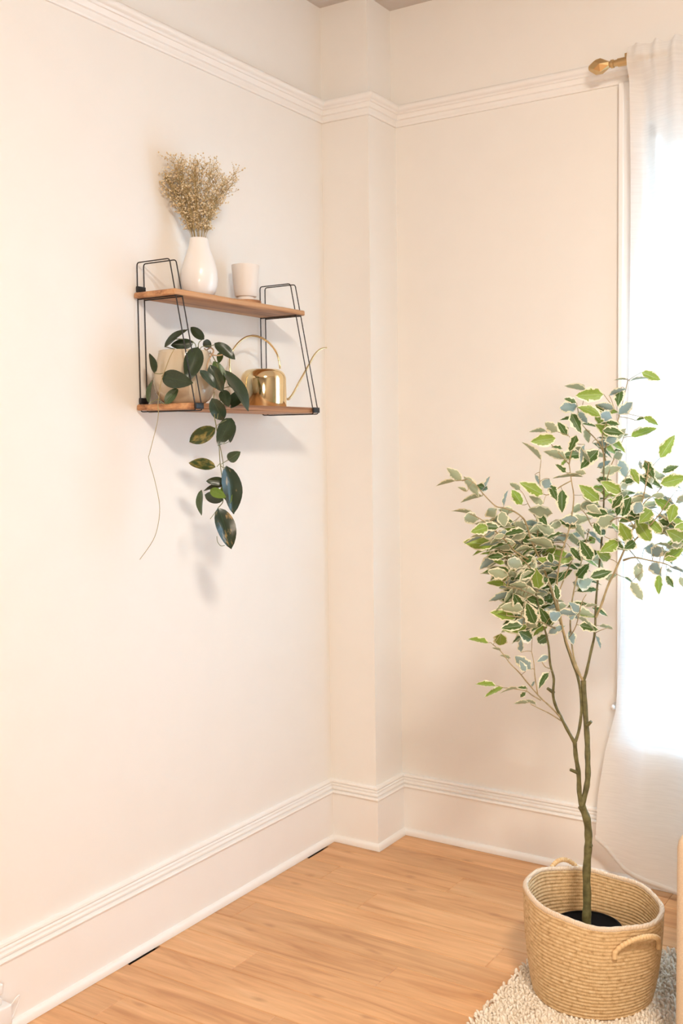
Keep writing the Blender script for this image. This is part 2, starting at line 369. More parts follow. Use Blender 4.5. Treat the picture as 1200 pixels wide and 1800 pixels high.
for d in ((WX0-cw-.008,WX0-.008,WZ0-.03,ZR-.067),(WX1+.008,WX1+cw+.008,WZ0-.03,ZR-.067)):
    box(bm,d[0],d[1],-.018,.0,d[2],d[3],.003,1); box(bm,d[0],d[0]+.018,-.026,-.017,d[2],d[3],.003,1); box(bm,d[1]-.03,d[1]-.012,-.023,-.017,d[2],d[3],.003,1)
box(bm,WX0-.0075,WX1+.0075,-.020,0,WZ1+.0,WZ1+.10,.003,1)
obj('casing',bm,M_trim,win,smooth=False)
bm=bmesh.new(); box(bm,WX0-cw-.03,WX1+cw+.03,-.055,0,WZ0-.055,WZ0-.031,.006,2); box(bm,WX0-cw,WX1+cw,-.016,0,WZ0-.13,WZ0-.056,.003,1)
obj('window_stool',bm,M_trim,win,smooth=False)
bl=empty('roller_blind',(1.7,.03,2.36)); tag(bl,'white roller blind drawn part way down the window behind the sheer curtain','blind')
bm=bmesh.new(); box(bm,WX0+.04,WX1-.04,.030,.0315,1.95,2.375); obj('blind_fabric',bm,M_blind,bl,smooth=False)
bm=bmesh.new(); tube(bm,[Vector((WX0+.036,.030,2.37)),Vector((WX1-.036,.030,2.37))],.014,12); obj('roller',bm,M_plastic,bl)
bm=bmesh.new(); box(bm,WX0+.04,WX1-.04,.026,.036,1.935,1.951,.002,1); obj('bottom_bar',bm,M_plastic,bl,smooth=False)

# ---------------- curtain rod
RY,RZ=-.09,2.590
rod=empty('curtain_rod',(1.0,RY,RZ)); tag(rod,'gold curtain rod with a faceted finial above the window','curtain rod')
bm=bmesh.new(); tube(bm,[Vector((1.045,RY,RZ)),Vector((2.42,RY,RZ))],.0095,16); obj('pole',bm,M_gold,rod)
bm=bmesh.new()
def xr(prof,seg,tw=0):
    rings=[[bm.verts.new((x,RY+r*math.cos(2*PI*(k+tw*i)/seg),RZ+r*math.sin(2*PI*(k+tw*i)/seg))) for k in range(seg)] for i,(x,r) in enumerate(prof)]
    for a,b in zip(rings[:-1],rings[1:]):
        for k in range(seg): 
            bm.faces.new((a[k],a[(k+1)%seg],b[(k+1)%seg],b[k]))
    bm.faces.new(rings[0][::-1]); bm.faces.new(rings[-1])
xr([(.953,.008),(.975,.0235),(.993,.0235),(1.018,.010)],6,.5)
bmesh.ops.triangulate(bm,faces=bm.faces); obj('finial',bm,M_gold,rod,smooth=False)
bm=bmesh.new(); xr([(1.017,.0085),(1.022,.010),(1.024,.0125),(1.032,.0125),(1.034,.0095),(1.046,.0105)],20); obj('finial_collar',bm,M_gold,rod,auto=30)
bm=bmesh.new(); tube(bm,[Vector((1.046,RY,RZ)),Vector((1.085,RY,RZ))],.0125,20)
tube(bm,[Vector((1.073,RY,RZ+.005)),Vector((1.073,RY,RZ+.022))],.0065,12); obj('end_sleeve',bm,M_gold,rod,auto=30)
bm=bmesh.new(); tube(bm,[Vector((1.073,RY,RZ-.004)),Vector((1.073,-.05,RZ-.004)),Vector((1.073,-.031,RZ-.004))],.006,10)
box(bm,1.058,1.088,-.034,-.030,RZ-.03,RZ+.03,.002,1); obj('rod_bracket',bm,M_gold,rod,auto=30)
bm=bmesh.new(); tube(bm,[Vector((2.40,RY,RZ-.004)),Vector((2.40,-.05,RZ-.004)),Vector((2.40,-.031,RZ-.004))],.006,10); obj('rod_bracket',bm,M_gold,rod,auto=30)
# ---------------- curtain
def interp(x,xs,ys): return float(np.interp(x,xs,ys))
ez=[.155,.30,.45,.58,.72,.86,1.1,1.57,2.0,2.26,2.5,2.63]
ex=[.985,.990,1.012,1.043,1.050,1.056,1.066,1.078,1.084,1.087,1.084,1.082]
hx=[.985,1.02,1.05,1.08,1.12,1.17,1.22,1.30,1.6,2.36]; hz=[.158,.128,.098,.073,.060,.046,.037,.030,.026,.024]
NU,NV=240,120
bm=bmesh.new(); grid=[]
for j in range(NV+1):
    row=[]
    for i in range(NU+1):
        u=i/NU; t=j/NV
        zt=2.628+.006*math.sin(u*120)+.003*math.sin(u*47)
        # hem height from final x
        xg=.985+u*(2.36-.985)
        zb=interp(xg,hx,hz)
        z=zb+(zt-zb)*t
        x0=interp(z,ez,ex) if z>.155 else .985
        x=x0+u*(2.36-x0) if z>.155 else xg
        if z<=.155: x=xg
        g=min(1,max(0,(z-1.9)/.7))
        fold=.020*math.sin(u*46+.8*math.sin(z*1.3))*(1-.35*g)+.007*math.sin(u*105+z*2)*(.3+g)+.012*math.sin(u*17+z*.7)
        soft=min(1,max(0,(z-.2)/.5))
        y=-.098+fold*(.35+.65*soft)-.012*(1-soft)
        if z>2.50:                       # rod pocket wraps round the pole
            q=(z-2.50)/.13
            y=y*(1-q)+(-.098+.009*math.sin(u*150)+.004*math.sin(u*260))*q - .024*math.sin(PI*min(1,max(0,(z-2.535)/.095)))
        if y>-.064: y=-.064
        row.append(bm.verts.new((x,y,z)))
    grid.append(row)
for j in range(NV):
    for i in range(NU): bm.faces.new((grid[j][i],grid[j][i+1],grid[j+1][i+1],grid[j+1][i]))
cur=empty('sheer_curtain',(1.6,-.09,.03)); tag(cur,'white sheer linen curtain hanging from the gold rod over the window','curtain')
obj('curtain_panel',bm,M_sheer,cur,auto=None)
bm=bmesh.new(); rows=[]
cp=[v for v in bpy.data.objects['curtain_panel'].data.vertices]
P=[Vector(v.co) for v in cp[:NU+1]]
ring=[[bm.verts.new(p+Vector((0,-.0025,0))),bm.verts.new(p+Vector((0,-.0025,.016))),bm.verts.new(p+Vector((0,.0025,.016))),bm.verts.new(p+Vector((0,.0025,0)))] for p in P]
for a,b in zip(ring[:-1],ring[1:]):
    for k_ in range(4): bm.faces.new((a[k_],a[(k_+1)%4],b[(k_+1)%4],b[k_]))
obj('hem',bm,M_sheer,cur,auto=None)
# small white hook on the wall
hk=empty('hook',(1.012,0,.575)); tag(hk,'small white knob hook on the back wall beside the curtain edge','hook')
bm=bmesh.new(); lathe(bm,[(.011,0),(.011,.003),(.005,.004),(.005,.014),(.009,.018),(.009,.023),(.004,.026)],seg=20,cap0=True,cap1=True)
me=mesh('knob',bm,M_plastic); link('knob',me,hk,Matrix.Translation((1.012,-.0002,.575))@Matrix.Rotation(PI/2,4,'X'))

# ---------------- wall shelf
sh=empty('shelf_unit',(0,-.8,1.53)); tag(sh,'two tier wooden wall shelf in black wire brackets on the left wall','shelf')
def board(d,z0,z1):
    bm=bmesh.new(); box(bm,0.004,d,-1.092,-.507,z0,z1,.004,2); return obj('board',bm,M_shelf,sh,auto=50)
board(.2045,1.536,1.553); b2=board(.1585,1.846,1.862); b2.location.y=0
def xfront(z): return .1300+(1.945-z)/(1.945-1.540)*(.2125-.1300)
for ya in ((-1.080,-1.055),(-.545,-.520)):
    fr=empty('wire_bracket',(.01,(ya[0]+ya[1])/2,1.53)); fr.parent=sh; fr.matrix_parent_inverse=Matrix.Translation(-sh.location)
    fr['_w']=1
    for y in ya:
        pts=[(.008,1.5325),(.008,1.945),(.1300,1.945),(.2135,1.5325)]
        P=[];n_=len(pts)
        for i in range(n_):
            a=Vector((pts[i-1][0],y,pts[i-1][1]));b=Vector((pts[i][0],y,pts[i][1]));c=Vector((pts[(i+1)%n_][0],y,pts[(i+1)%n_][1]))
            r=.009; d1=(a-b).normalized()*r; d2=(c-b).normalized()*r
            for t in (0,.25,.5,.75,1): P.append((b+d1)*(1-t)**2+b*2*t*(1-t)+(b+d2)*t*t)
        bm=bmesh.new(); tube(bm,P,.0017,8,closed=True)
        o=bpy.data.objects.new('wire',mesh('wire',bm,M_black)); C.objects.link(o); o.parent=fr; o.matrix_parent_inverse=Matrix.Translation(-fr.location)
    for z in (1.844,):
        bm=bmesh.new()
        for y in ya: tube(bm,[Vector((.008,y,z)),Vector((xfront(z)-.002,y,z))],.0016,8)
        o=bpy.data.objects.new('cross_wire',mesh('cross_wire',bm,M_black)); C.objects.link(o); o.parent=fr; o.matrix_parent_inverse=Matrix.Translation(-fr.location)
    for (z,xx) in ((1.5445,.2135),(1.853,xfront(1.853)),(1.563,.008),(1.872,.008)):
        bm=bmesh.new(); dz=.0085; 
        box(bm,max(.001,xx-.004),xx+.004,ya[0]-.003,ya[1]+.003,z-dz,z+dz,.0018,2)
        o=bpy.data.objects.new('clip',mesh('clip',bm,M_rub)); C.objects.link(o); o.parent=fr; o.matrix_parent_inverse=Matrix.Translation(-fr.location)

# ---------------- things on the top board  (z 1.862)
ZT=1.862
va=empty('bud_vase',(.078,-.905,ZT)); tag(va,'white glazed teardrop vase holding dried flowers on the top shelf','vase')
bm=bmesh.new(); H=.170
pr=[(.0,0),(.030,0),(.036,.003),(.045,.018),(.0505,.038),(.0525,.058),(.0505,.080),(.044,.104),(.036,.126),(.0295,.146),(.0262,.162),(.0258,.169),(.0245,.1705),(.0230,.169),(.0232,.155),(.030,.12),(.042,.08),(.046,.05),(.035,.012),(0,.01)]
lathe(bm,pr[1:-1],.078,-.905,64,cap0=True,cap1=True,fn=lambda r,a,z:(.078+r*math.cos(a),-.905+r*math.sin(a),ZT+z)); obj('vase_body',bm,M_white_c,va,auto=60)
# dried flowers
dfl=empty('dried_flower_bunch',(.078,-.905,ZT+.02)); tag(dfl,'bunch of dried cream baby breath flowers standing in the white vase','flowers')
rg=random.Random(11); sb=bmesh.new(); fb=bmesh.new()
TIPS=[]
V0=Vector((.078,-.905,ZT+.168))
RT=Vector((.86,.51,0)); DP=Vector((-.51,.86,0))
def ico(bm,p,r,rg):
    a=rg.uniform(0,6.28); q=Matrix.Rotation(a,3,'Z')@Matrix.Rotation(rg.uniform(0,3),3,'X')
    vs=[bm.verts.new(p+q@Vector(v)*r) for v in ((1,0,.1),(-1,.1,0),(0,1,0),(0,-1,.1),(0,0,.85),(.1,0,-.85))]
    for i,j,k in ((0,2,4),(2,1,4),(1,3,4),(3,0,4),(2,0,5),(1,2,5),(3,1,5),(0,3,5)): bm.faces.new((vs[i],vs[j],vs[k]))
def clampx(p):
    if p.x<.006: p.x=.006+rg.random()*.004
    return p
env_a=[-1,-.85,-.6,-.35,-.15,0,.15,.35,.55,.8,1]; env_h=[.125,.175,.215,.235,.195,.20,.235,.225,.165,.165,.185]
for i in range(40):
    s_=rg.uniform(-1,1); dd=rg.uniform(-.75,.8)
    hgt=interp(s_,env_a,env_h)*rg.uniform(.86,1.07)*(1-.12*abs(dd))
    base_=V0+RT*(s_*.019)+DP*(dd*.014)
    ext=.115 if s_>0 else .118
    top=clampx(V0+RT*(s_*ext*rg.uniform(.92,1.05)*min(1,hgt/.17))+DP*(dd*.075)+Vector((0,0,hgt)))
    low=V0+Vector((s_*-.006,dd*-.006,-.13))
    mid=(base_+top)*.5+Vector((0,0,.01))+RT*(-.010*s_)
    main=[low,base_,mid,top]
    P_,_=smooth_pts(main,5); tube(sb,P_,.0007,4,caps=False)
    for b_ in range(26):
        t=.10+.90*(b_+rg.random())/26
        if t<.3 and rg.random()<.35: continue
        o_=P_[5:][min(len(P_)-6,int((len(P_)-6)*t))]
        L_=rg.uniform(.016,.046)*(.55+.45*t)
        dr=(RT*(s_*.5+rg.uniform(-.8,.8))+DP*rg.uniform(-.8,.8)+Vector((0,0,rg.uniform(.45,1.15)))).normalized()
        e_=clampx(o_+dr*L_); tube(sb,[o_,(o_+e_)*.5+Vector((0,0,.002)),e_],.00045,3,caps=False)
        for q in range(3):
            g_=clampx(e_+Vector((rg.uniform(-1,1),rg.uniform(-1,1),rg.uniform(-.3,1)))*.011)
            if q: tube(sb,[e_,g_],.0003,3,caps=False)
            ico(fb,g_,rg.uniform(.0016,.0036),rg)
            if rg.random()<.5: ico(fb,clampx(g_+Vector((rg.uniform(-1,1),rg.uniform(-1,1),rg.uniform(-1,1)))*.004),rg.uniform(.001,.002),rg)
tag(obj('flower_stems',sb,M_fstem,dfl),kind='stuff'); tag(obj('blossoms',fb,M_flower,dfl,smooth=False),kind='stuff')
# cup on a wooden block
CXY=(.078,-.700)
bm=bmesh.new(); lathe(bm,[(.044,ZT),(.0465,ZT+.0015),(.0465,ZT+.0135),(.045,ZT+.015)],CXY[0],CXY[1],48,cap0=True,cap1=True)
tag(obj('wooden_coaster',bm,M_shelf,None,auto=50),'round brown wooden coaster under the pale tumbler on the top shelf','coaster')
cu=empty('ceramic_tumbler',(CXY[0],CXY[1],ZT+.015)); tag(cu,'pale pinkish ceramic tumbler on a small wooden coaster','cup')
bm=bmesh.new(); z0=ZT+.015
pr=[(.024,0),(.027,.001),(.027,.009),(.0255,.0095),(.0255,.0115),(.0320,.0130),(.0335,.016),(.0355,.03),(.039,.070),(.0420,.105),(.0418,.108),(.0400,.108),(.039,.10),(.033,.03),(.028,.014)]
lathe(bm,[(r,z0+z) for r,z in pr],CXY[0],CXY[1],64,cap0=True,cap1=True); obj('tumbler_body',bm,M_matte_c,cu,auto=50)

# ---------------- measured positions (metres) of leaves, branches and vines
FICUS_BRANCHES=[["trunk",[[1.2018,-0.752,0.1983,0.0108],[1.2013,-0.7471,0.2683,0.01063],[1.1986,-0.7439,0.3324,0.01047],[1.2002,-0.7386,0.3906,0.0103],[1.2005,-0.7357,0.427,0.01013],[1.1957,-0.7353,0.4708,0.00997],[1.1836,-0.74,0.5044,0.0098]]],
["branch",[[1.1836,-0.74,0.5044,0.0066],[1.1777,-0.7408,0.5394,0.00635],[1.1749,-0.7389,0.5875,0.0061],[1.1679,-0.7398,0.6313,0.00585],[1.1646,-0.7392,0.6653,0.0056]]],
["branch",[[1.1646,-0.7392,0.6653,0.0048],[1.1504,-0.7504,0.6984,0.00451],[1.1372,-0.761,0.7317,0.00422],[1.1247,-0.7711,0.7665,0.00393],[1.1204,-0.7767,0.7966,0.00364],[1.1228,-0.7776,0.8367,0.00335],[1.1158,-0.7841,0.8754,0.00305],[1.111,-0.7862,0.9293,0.00276],[1.0931,-0.7914,1.0015,0.00247],[1.0764,-0.7959,1.0737,0.00218],[1.0587,-0.8015,1.1386,0.00189],[1.0475,-0.8043,1.1892,0.0016]]],
["branch",[[1.1646,-0.7392,0.6653,0.0042],[1.172,-0.7267,0.7028,0.00396],[1.1736,-0.7162,0.7599,0.00373],[1.1641,-0.7119,0.8222,0.00349],[1.1487,-0.7125,0.8653,0.00325],[1.131,-0.7141,0.914,0.00302],[1.1194,-0.7126,0.9544,0.00278],[1.1002,-0.7159,1.0204,0.00255],[1.0793,-0.7227,1.0943,0.00231],[1.0666,-0.7275,1.1313,0.00207],[1.0521,-0.7333,1.1683,0.00184],[1.0387,-0.7391,1.1979,0.0016]]],
["branch",[[1.1836,-0.74,0.5044,0.0076],[1.1915,-0.7288,0.5475,0.0075],[1.1935,-0.7219,0.5811,0.0074],[1.1907,-0.7168,0.6284,0.0073],[1.1879,-0.7129,0.6766,0.0072],[1.1815,-0.7113,0.7498,0.0071],[1.1759,-0.7091,0.823,0.007]]],
["branch",[[1.1759,-0.7091,0.823,0.0042],[1.1824,-0.7059,0.8434,0.00389],[1.1918,-0.6985,0.8967,0.00358],[1.2001,-0.6921,0.9462,0.00327],[1.2012,-0.6885,1.014,0.00296],[1.2045,-0.6839,1.0779,0.00264],[1.2118,-0.6714,1.1989,0.00233],[1.2133,-0.6635,1.2935,0.00202],[1.2114,-0.6587,1.3736,0.00171],[1.2139,-0.6536,1.4217,0.0014]]],
["branch",[[1.2019,-0.689,0.9872,0.0034],[1.2172,-0.6904,1.0209,0.00316],[1.2341,-0.6897,1.0703,0.00292],[1.2551,-0.6869,1.1163,0.00269],[1.2753,-0.6842,1.1648,0.00245],[1.2955,-0.6788,1.217,0.00221],[1.3103,-0.6663,1.2668,0.00198],[1.3211,-0.6552,1.331,0.00174],[1.326,-0.6485,1.381,0.0015]]],
["branch",[[1.1759,-0.7091,0.823,0.0034],[1.1618,-0.7246,0.8568,0.00318],[1.1527,-0.7369,0.8951,0.00296],[1.1422,-0.7494,0.9404,0.00274],[1.1342,-0.7599,0.9926,0.00252],[1.1271,-0.7689,1.0589,0.0023],[1.1369,-0.7663,1.1462,0.00208],[1.1537,-0.751,1.2177,0.00186],[1.1618,-0.7407,1.2922,0.00164],[1.1556,-0.7408,1.3396,0.00142],[1.1497,-0.7412,1.3812,0.0012]]],
["twig",[[1.1707,-0.7159,0.8382,0.003],[1.149,-0.7081,0.8849,0.0027],[1.1339,-0.694,0.9646,0.0024],[1.134,-0.6707,1.0465,0.0021],[1.1499,-0.6552,1.128,0.0018],[1.1646,-0.6404,1.2094,0.0015]]],
["twig",[[1.2139,-0.6536,1.4217,0.002],[1.2232,-0.6457,1.4536,0.0018],[1.2353,-0.637,1.4753,0.0016],[1.2466,-0.6265,1.5262,0.0014],[1.2532,-0.6198,1.5625,0.0012],[1.2588,-0.6143,1.593,0.001]]],
["twig",[[1.2148,-0.6556,1.3882,0.002],[1.2009,-0.6514,1.4247,0.00175],[1.1835,-0.6503,1.4468,0.0015],[1.1628,-0.657,1.469,0.00125],[1.147,-0.6647,1.4912,0.001]]],
["twig",[[1.2114,-0.6587,1.3736,0.0018],[1.2134,-0.6688,1.4175,0.0016],[1.2146,-0.6805,1.4465,0.0014],[1.2252,-0.6768,1.4896,0.0012],[1.2393,-0.6658,1.5254,0.001]]],
["twig",[[1.1497,-0.7412,1.3812,0.0018],[1.1539,-0.7365,1.4113,0.00153],[1.1608,-0.7308,1.4327,0.00127],[1.1454,-0.7383,1.4544,0.001]]],
["twig",[[1.1497,-0.7412,1.3812,0.0015],[1.1263,-0.7404,1.4042,0.00133],[1.11,-0.7386,1.4187,0.00117],[1.097,-0.7447,1.4405,0.001]]],
["branch",[[1.1194,-0.7126,0.9544,0.0032],[1.1011,-0.7368,1.053,0.003],[1.0838,-0.7623,1.1256,0.0028],[1.075,-0.7851,1.1668,0.0026],[1.0716,-0.8055,1.1975,0.0024],[1.0656,-0.8265,1.2419,0.0022],[1.0517,-0.8537,1.2647,0.002],[1.0317,-0.8771,1.2756,0.0018],[1.0133,-0.8875,1.2814,0.0016],[0.9859,-0.9014,1.3127,0.0014],[0.9683,-0.9101,1.3368,0.0012],[0.9516,-0.9191,1.3482,0.001]]],
["branch",[[1.0838,-0.7623,1.1256,0.0028],[1.0703,-0.803,1.1394,0.00254],[1.0498,-0.847,1.1644,0.00229],[1.042,-0.8832,1.193,0.00203],[1.036,-0.9188,1.2155,0.00177],[1.0177,-0.9347,1.2384,0.00151],[0.9958,-0.9464,1.2553,0.00126],[0.9777,-0.9564,1.2651,0.001]]],
["twig",[[1.0974,-0.743,1.0683,0.002],[1.0881,-0.7974,1.0963,0.00175],[1.0805,-0.8498,1.1377,0.0015],[1.063,-0.8788,1.1611,0.00125],[1.0326,-0.8962,1.1684,0.001]]],
["twig",[[1.0874,-0.7419,1.0232,0.002],[1.0811,-0.817,1.055,0.00167],[1.0711,-0.8803,1.0769,0.00133],[1.0407,-0.8977,1.0843,0.001]]],
["twig",[[1.12,-0.7141,0.9473,0.002],[1.1143,-0.7865,0.9733,0.00175],[1.1075,-0.8595,0.9987,0.0015],[1.0872,-0.899,1.0102,0.00125],[1.0571,-0.9165,1.0147,0.001]]],
["branch",[[1.1372,-0.761,0.7317,0.0022],[1.1205,-0.7908,0.766,0.00203],[1.1052,-0.8201,0.7946,0.00186],[1.0834,-0.8523,0.8377,0.00169],[1.0728,-0.8787,0.8678,0.00151],[1.0553,-0.8919,0.8904,0.00134],[1.0343,-0.902,0.9211,0.00117],[1.0169,-0.911,0.9382,0.001]]],
["twig",[[1.136,-0.7609,0.7256,0.0018],[1.1205,-0.8017,0.7525,0.00153],[1.1021,-0.8379,0.7742,0.00127],[1.0896,-0.8447,0.7819,0.001]]],
["twig",[[1.1054,-0.8205,0.7885,0.0018],[1.0937,-0.8467,0.8059,0.0016],[1.0884,-0.8693,0.8203,0.0014],[1.0669,-0.8897,0.8279,0.0012],[1.0425,-0.9038,0.831,0.001]]],
["twig",[[1.1008,-0.8277,0.8026,0.0016],[1.0952,-0.8325,0.8493,0.0014],[1.0932,-0.8348,0.8857,0.0012],[1.0876,-0.836,0.9142,0.001]]],
["twig",[[1.1148,-0.7843,0.8636,0.0014],[1.1125,-0.8081,0.8724,0.0012],[1.1064,-0.8154,0.8862,0.001]]],
["branch",[[1.2753,-0.6842,1.1648,0.0026],[1.3061,-0.6749,1.1955,0.00228],[1.3331,-0.6681,1.2246,0.00196],[1.3574,-0.6627,1.2536,0.00164],[1.3773,-0.6483,1.2888,0.00132],[1.3926,-0.6374,1.3141,0.001]]],
["branch",[[1.2717,-0.682,1.1369,0.0026],[1.3032,-0.6877,1.1463,0.00228],[1.3408,-0.6908,1.1414,0.00196],[1.3778,-0.6943,1.1366,0.00164],[1.4084,-0.6773,1.1222,0.00132],[1.4389,-0.6601,1.1107,0.001]]],
["twig",[[1.3103,-0.6663,1.2668,0.0018],[1.3195,-0.6496,1.2877,0.0016],[1.3352,-0.6296,1.3013,0.0014],[1.3522,-0.6138,1.3269,0.0012],[1.3603,-0.6072,1.3513,0.001]]],
["twig",[[1.3266,-0.6498,1.3595,0.0014],[1.3307,-0.6167,1.3803,0.0011],[1.3413,-0.6035,1.3945,0.0008]]],
["twig",[[1.3574,-0.6627,1.2536,0.0018],[1.3834,-0.6677,1.2405,0.00153],[1.406,-0.6714,1.2203,0.00127],[1.4243,-0.6611,1.2131,0.001]]],
["twig",[[1.2118,-0.6714,1.1989,0.0018],[1.2006,-0.715,1.2237,0.00153],[1.1972,-0.7458,1.2546,0.00127],[1.1846,-0.7522,1.269,0.001]]],
["twig",[[1.2115,-0.6706,1.2134,0.0018],[1.2465,-0.6965,1.2383,0.0016],[1.2788,-0.7251,1.2484,0.0014],[1.3027,-0.7308,1.2425,0.0012],[1.3151,-0.7245,1.2283,0.001]]],
["twig",[[1.2135,-0.664,1.2862,0.0016],[1.233,-0.6803,1.302,0.00145],[1.2598,-0.6924,1.3174,0.0013],[1.2751,-0.6939,1.332,0.00115],[1.2808,-0.6893,1.349,0.001]]],
["twig",[[1.2796,-0.6838,1.1736,0.0014],[1.3265,-0.7138,1.136,0.0011],[1.3336,-0.722,1.116,0.0008]]],
["twig",[[1.2128,-0.6622,1.3154,0.0016],[1.2212,-0.6265,1.3802,0.0014],[1.2308,-0.5974,1.4166,0.0012],[1.239,-0.5904,1.4461,0.001]]],
["twig",[[1.1556,-0.7408,1.3396,0.0016],[1.1351,-0.7617,1.3258,0.00148],[1.122,-0.7783,1.312,0.00136],[1.11,-0.7936,1.3054,0.00124],[1.0974,-0.8002,1.3169,0.00112],[1.0939,-0.7989,1.3625,0.001]]],
["twig",[[1.0793,-0.7227,1.0943,0.002],[1.0584,-0.7296,1.1682,0.00175],[1.057,-0.726,1.2272,0.0015],[1.0436,-0.7318,1.2568,0.00125],[1.0301,-0.7375,1.2864,0.001]]],
["twig",[[1.1002,-0.7159,1.0204,0.002],[1.113,-0.6895,1.0775,0.00175],[1.1263,-0.6633,1.1276,0.0015],[1.1428,-0.645,1.1641,0.00125],[1.1681,-0.6289,1.1787,0.001]]],
["twig",[[1.2001,-0.6921,0.9462,0.0012],[1.2225,-0.7113,0.9586,0.001],[1.243,-0.7053,0.9667,0.0008]]],
["twig",[[1.151,-0.7442,0.9403,0.0015],[1.1786,-0.7673,0.9756,0.00133],[1.2,-0.7836,1.0372,0.00117],[1.2093,-0.7766,1.0583,0.001]]],
["stub",[[1.1929,-0.7248,0.7125,0.005],[1.2039,-0.7255,0.7246,0.0038]]],
["stub",[[1.1732,-0.7454,0.5921,0.005],[1.1606,-0.7603,0.6018,0.0038]]],
["stub",[[1.1168,-0.7635,0.7963,0.005],[1.1055,-0.7774,0.8097,0.0038]]],
["stub",[[1.2029,-0.7418,0.4042,0.005],[1.2128,-0.7438,0.4084,0.0038]]]]
